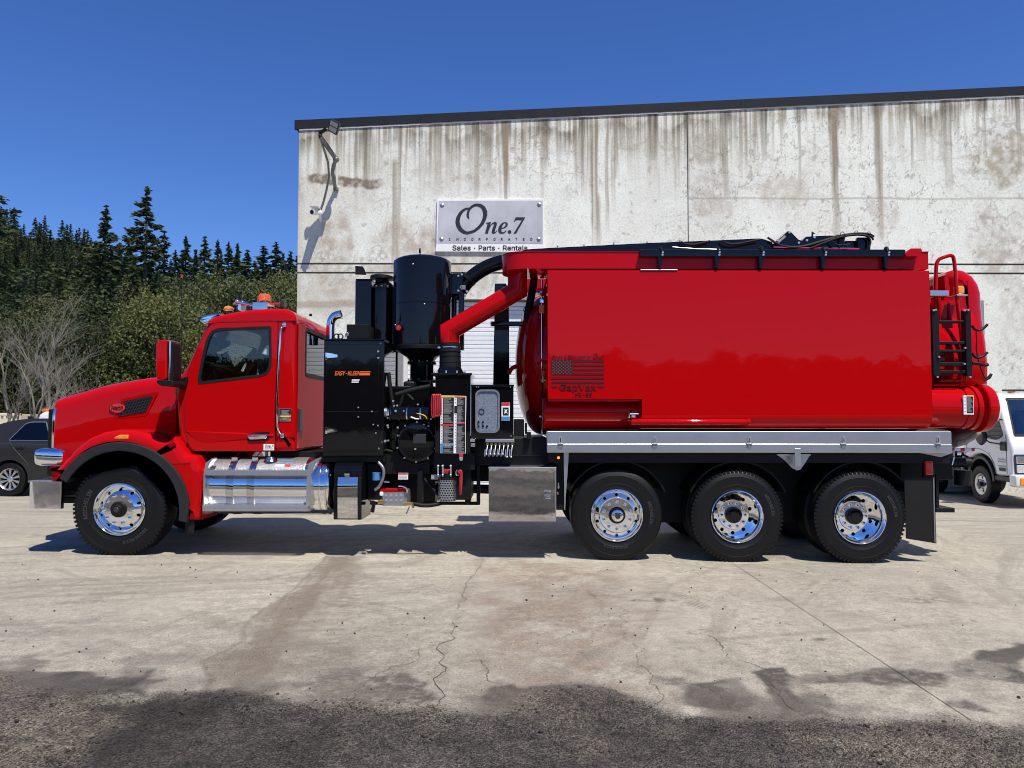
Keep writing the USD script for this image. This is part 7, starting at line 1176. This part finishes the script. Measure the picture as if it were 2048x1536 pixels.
def broad_parts(h, w, nl, leaves, seed, leaf=.16, base=.12):
    r = np.random.default_rng(seed); limbs = []; top = h * base
    trunk_pts = [(0, 0, -.4), (r.normal(0, .1), r.normal(0, .1), h * .3), (r.normal(0, .3), r.normal(0, .3), h * .65)]; limbs.append(tube(trunk_pts, [h * .022, h * .016, h * .008], 7))
    lob = []
    for k in range(nl):
        z = r.uniform(base, .93); rad = w * math.sqrt(max(.05, 1 - ((z - .45) / .56) ** 2)); a = r.uniform(0, 6.28); q = math.sqrt(r.random()) * .86
        c = np.array([math.cos(a) * rad * q, math.sin(a) * rad * q, z * h]); R = w * r.uniform(.22, .42); lob.append((c, R))
        if k % 2 == 0: limbs.append(tube([np.array([0, 0, h * z * .45]), c * [.5, .5, .8], c], [h * .010, h * .006, h * .002], 5))
    C_, U_, V_ = [], [], []; per = leaves // nl
    for c, R in lob:
        dn = r.normal(0, 1, (per, 3)); dn[:, 2] += .25; dn /= np.linalg.norm(dn, axis=1, keepdims=True); rr = R * r.uniform(.45, 1.12, per) ** .6
        p = c + dn * rr[:, None] * [1, 1, .8]; nrm = dn * .6 + r.normal(0, .6, (per, 3)) + [0, 0, .3]; nrm /= np.linalg.norm(nrm, axis=1, keepdims=True); u = np.cross(nrm, r.normal(0, 1, (per, 3))); u /= np.linalg.norm(u, axis=1, keepdims=True); v = np.cross(nrm, u)
        sz = leaf * r.uniform(.6, 1.35, per)[:, None]; C_.append(p); U_.append(u * sz); V_.append(v * sz * .7)
    return cat_(limbs), quads(np.vstack(C_), np.vstack(U_), np.vstack(V_))
def plant(name, parts, loc, label, cat, group=None, leafm='broad_leaves', woodm='bark', crown='crown'):
    t = thing(name, label, cat, loc, group); tr, cr = parts
    for n, m, mt in (('trunk', tr, woodm), (crown, cr, leafm)):
        if m is not None: m = m.copy(); m.apply_translation(loc); obj(n, m, mt, t, False)
    return t
def dup(src, name, loc, rz, sc, label, cat, group=None):
    path = f'/World/{numbered("/World", name)}'; x = UsdGeom.Xform.Define(stage, path); x.GetPrim().GetReferences().AddInternalReference(src)
    x.ClearXformOpOrder(); x.AddTranslateOp().Set(Gf.Vec3d(*map(float, loc))); x.AddRotateZOp().Set(math.degrees(rz)); x.AddScaleOp().Set(Gf.Vec3f(*([float(sc)] * 3 if np.ndim(sc) == 0 else map(float, sc)))); x.GetPrim().SetInstanceable(True)
    tag(x.GetPrim(), label, cat, group); return path
def base(px, Y, drop=0): x = P(px, 800, Y)[0]; return np.array([x, Y, float(hill_h(np.array([x]), np.array([Y]))[0]) - drop])
def height(px, py, Y): b = base(px, Y); return P(px, py, Y)[2] - b[2]
# the tall firs that stand out one by one
b = base(285, 62); h = height(285, 374, 62); plant('fir_tree', conifer_parts(h, 5.2, 110, 210, 11, .30, .05, .35, 0.0, .62, .40), b, 'tallest ragged fir tree against the sky left of the warehouse', 'tree', leafm='fir_needles')
b = base(203, 66); h = height(203, 410, 66); plant('fir_tree', conifer_parts(h, 5.0, 140, 190, 12, .28, .05, .1, 0.0, .80, .32), b, 'dense pointed fir just left of the tallest ragged fir', 'tree', leafm='fir_needles')
b = base(-42, 44); h = height(-42, 290, 44); plant('fir_tree', conifer_parts(h, 3.6, 75, 170, 13, .22, .05, .3, 0.0, .38, .3), b, 'fir reaching branch tips into the left picture edge', 'tree', leafm='fir_needles')
b = base(160, 72); h = height(160, 458, 72); plant('fir_tree', conifer_parts(h, 4.6, 120, 140, 14, .28, .05, .15, .0, .8, .3), b, 'shorter fir left of the dense pointed fir', 'tree', leafm='fir_needles')
b = base(322, 70); h = height(322, 462, 70); plant('fir_tree', conifer_parts(h, 4.4, 110, 140, 15, .28, .05, .15, .0, .75, .3), b, 'slim fir tucked against the right side of the tallest fir', 'tree', leafm='fir_needles')
for px, py, Y, hw, sd, lab in ((214, 548, 52, 3.2, 21, 'dark fir standing in front of the dense pointed fir'), (262, 520, 54, 3.0, 22, 'dark fir in front of the left side of the tallest ragged fir'), (176, 566, 49, 2.6, 23, 'low dark fir right above the bare grey tree'), (308, 545, 53, 2.6, 24, 'dark fir below the slim fir, above the red mirror')):
    b = base(px, Y); h = height(px, py, Y); plant('fir_tree', conifer_parts(h, hw, 95, 120, sd, .26, .04, .15, .0, .75, .34), b, lab, 'tree', leafm='fir_needles')
Yf = 95; protos = []
FIRS = [(366, 474, 92, 1.0), (404, 473, 96, .9), (430, 478, 98, .75), (452, 483, 100, .85), (470, 488, 100, .8), (490, 500, 96, .95), (522, 492, 88, 1.35), (548, 484, 90, 1.1), (562, 508, 97, .8), (577, 503, 92, .9), (590, 512, 94, .8), (345, 500, 90, .9), (385, 500, 90, .85), (437, 508, 88, .9), (505, 522, 86, 1.0), (250, 480, 98, .9), (232, 492, 100, .8), (120, 466, 185, .55), (98, 474, 190, .6), (135, 480, 188, .6), (75, 478, 195, .6), (48, 473, 198, .65), (22, 470, 200, .7), (110, 490, 175, .6), (62, 486, 180, .6), (8, 486, 182, .7)]
where = ['straight above the truck whip antenna', 'slim pointed one right of the antenna', 'thin one third right of the antenna', 'fourth right of the antenna', 'fifth right of the antenna, short', 'wide low one before the broad pair', 'broadest dark one near the warehouse corner', 'tall narrow one beside the broad one near the warehouse', 'small one between two taller near the warehouse', 'second from the warehouse corner', 'touching the warehouse corner', 'low one left of the antenna', 'low one just right of the antenna', 'low one in front of the thin ridge firs', 'low one before the broad dark fir', 'low one behind the tallest ragged fir', 'small one between the two tallest firs', 'tallest spike on the left ridge', 'ridge spike left of the tallest left spike', 'ridge spike right of the tallest left spike', 'ridge spike above the bare tree', 'ridge spike second from the left edge', 'ridge spike nearest the left edge', 'lower one on the left slope below the spikes', 'lower one on the left slope above bare branches', 'lower one on the left slope at the edge']
for k, (px, py, Y, wf) in enumerate(FIRS):
    b = base(px, Y); h = height(px, py, Y); lab = f'far dark fir, {where[k]}'
    if len(protos) < 4: q = plant('ridge_fir', conifer_parts(20.0, 5.0, 130, 120, 40 + len(protos), .34, .04, .12, 0, .82, .28), b, lab, 'tree', 'firs along the ridge', leafm='far_needles'); protos.append(q); UsdGeom.Xformable(stage.GetPrimAtPath(q)).AddScaleOp().Set(Gf.Vec3f(wf * h / 20, wf * h / 20, h / 20))
    else: dup(protos[k % 4], 'ridge_fir', b, k * 1.7, (wf * h / 20 * 1.05, wf * h / 20 * 1.05, h / 20), lab, 'tree', 'firs along the ridge')
# leafy trees behind the cab
BROAD = [(240, 612, 40, 4.6, 'leafy tree rising behind the truck bonnet, tallest of its row', 'broad_leaves'), (330, 600, 38, 4.0, 'leafy tree between red mirror and bonnet', 'broad_leaves'), (160, 655, 36, 3.2, 'low dark leafy tree right of the bare tree', 'dull_leaves'), (430, 562, 46, 4.6, 'leafy tree behind the cab roof visor', 'broad_leaves'), (515, 590, 48, 4.2, 'leafy tree behind the amber roof beacon', 'dull_leaves'), (585, 556, 50, 4.0, 'leafy tree at the warehouse corner', 'broad_leaves'), (375, 572, 52, 4.2, 'leafy tree with a sunlit top behind the antenna', 'dull_leaves'), (40, 640, 44, 4.6, 'leafy tree behind the bare tree at left edge', 'dull_leaves'), (-40, 620, 40, 4.5, 'leafy tree cut by the left picture edge', 'dull_leaves'), (300, 575, 56, 4.0, 'leafy tree below the tallest fir', 'dull_leaves'), (120, 600, 54, 4.6, 'leafy tree above and behind the bare tree', 'dull_leaves'), (480, 640, 40, 3.6, 'low leafy tree behind the red cab roof', 'broad_leaves')]
bp = {}
for k, (px, py, Y, w, lab, lm) in enumerate(BROAD):
    b = base(px, Y); h = height(px, py, Y)
    if lm not in bp or len(bp[lm]) < 2:
        q = plant('leafy_tree', broad_parts(8.0, 4.0, 60, 24000, 70 + k, .088, .04), b, lab, 'tree', 'leafy trees at the foot of the hill', leafm=lm); bp.setdefault(lm, []).append(q); UsdGeom.Xformable(stage.GetPrimAtPath(q)).AddScaleOp().Set(Gf.Vec3f(w / 4, w / 4, h / 8))
    else: dup(bp[lm][k % 2], 'leafy_tree', b, k * 1.3, (w / 4, w / 4, h / 8), lab, 'tree', 'leafy trees at the foot of the hill')
# the bare grey trees
def bare_tree(h, seed, spread, levels=5):
    r = np.random.default_rng(seed); out = []
    def grow(p, d, L, rad, lv):
        q1 = p + d * L * .5 + r.normal(0, .03 * L, 3); q2 = p + d * L + r.normal(0, .04 * L, 3); out.append(tube([p, q1, q2], [rad, rad * .85, rad * .68], 6 if lv > 2 else 4, caps=False))
        if lv == 0: return
        for k in range(r.integers(2, 4)):
            s = r.uniform(.35, 1.0); o = p + (q2 - p) * s; a = r.normal(0, 1, 3); a -= d * (a @ d); a /= np.linalg.norm(a); nd = d + a * r.uniform(.35, .85) * spread + np.array([0, 0, .34]); nd /= np.linalg.norm(nd); grow(o, nd, L * r.uniform(.55, .86), max(rad * .52, .0045), lv - 1)
    grow(np.array([0, 0, -.3]), np.array([.02, 0, 1.0]), h * .34, h * .0125, levels); grow(np.array([0, 0, h * .12]), np.array([.16, .05, 1.0]) / 1.014, h * .30, h * .008, levels); grow(np.array([0, 0, h * .25]), np.array([-.2, .05, 1.0]) / 1.02, h * .30, h * .008, levels); return cat_(out)
for px, py, Y, seed, lab in ((100, 560, 27, 3, 'bare grey tree with many fine twigs above the dark sedan'), (72, 640, 26, 8, 'slimmer bare tree left of the big bare one'), (18, 620, 28, 5, 'bare tree nearest the left picture edge'), (140, 690, 25, 9, 'small bare tree just left of the truck bonnet')):
    b = base(px, Y); h = height(px, py, Y); plant('bare_tree', (bare_tree(h * 1.0, seed, 1.0, 5), None), b, lab, 'tree', woodm='dead_wood')
# forest that reads as one mass: the hillside, and trees out of view behind and beside the camera that darken reflections
rng = np.random.default_rng(77); pos, sc, idx = [], [], []
def scatter(n, fx, dmin, smin, smax, kinds, z=None):
    got = []
    while n > 0:
        x, y = fx(); 
        if all((x - a) ** 2 + (y - c) ** 2 > dmin ** 2 for a, c in got[-160:]):
            got.append((x, y)); s = rng.uniform(smin, smax); pos.append((x, y, (float(hill_h(np.array([x]), np.array([y]))[0]) if z is None else z) - .3)); sc.append((s * rng.uniform(.85, 1.15), s * rng.uniform(.85, 1.15), s)); idx.append(int(rng.choice(kinds))); n -= 1
def wedge(y0, y1): 
    def f(): y = rng.uniform(y0, y1); d = y + CD; return rng.uniform(-.72 * d, -.24 * d), y
    return f
scatter(400, wedge(60, 130), 3.0, .42, .85, [2, 3, 2, 3, 0, 1]); scatter(640, wedge(130, 250), 3.6, .50, .85, [0, 1, 2, 3, 2, 3]); scatter(170, lambda: (rng.uniform(-20, 150), rng.uniform(90, 200)), 6, .6, 1.0, [0, 1, 2])
scatter(420, lambda: (rng.uniform(-150, 150), rng.uniform(-86, -70)), 2.4, .60, .72, [2, 3], 0.0); scatter(60, lambda: (rng.choice([-1, 1]) * rng.uniform(90, 130), rng.uniform(-60, 60)), 4, .5, .8, [0, 1, 2], 0.0)
fo_ = '/World/forest'; fi_ = UsdGeom.PointInstancer.Define(stage, fo_); ORI[fo_] = np.zeros(3); pr_ = []
for k in range(2): tr, cr = conifer_parts(20, 5.0, 90, 70, 90 + k, .46, .04, .1, 0, .85, .28); pr_.append(obj('fir_crown', cat_(cr), 'far_needles', fo_, False))
for k in range(2): tr, cr = broad_parts(12, 5.2, 40, 6000, 95 + k, .27, .03); pr_.append(obj('leafy_crown', cat_(cr), ['dull_leaves', 'broad_leaves'][k], fo_, False))
fi_.CreatePrototypesRel().SetTargets([Sdf.Path(p) for p in pr_]); fi_.CreatePositionsAttr(Vt.Vec3fArray.FromNumpy(np.array(pos, np.float32))); fi_.CreateScalesAttr(Vt.Vec3fArray.FromNumpy(np.array(sc, np.float32))); fi_.CreateProtoIndicesAttr(Vt.IntArray.FromNumpy(np.array(idx, np.int32)))
an = rng.uniform(0, 2 * math.pi, len(pos)); fi_.CreateOrientationsAttr(Vt.QuathArray([Gf.Quath(math.cos(a / 2), 0, 0, math.sin(a / 2)) for a in an])); tag(fi_.GetPrim(), 'dark mixed forest covering the hillside behind the yard, plus unseen trees behind the viewpoint', 'forest', kind='stuff')
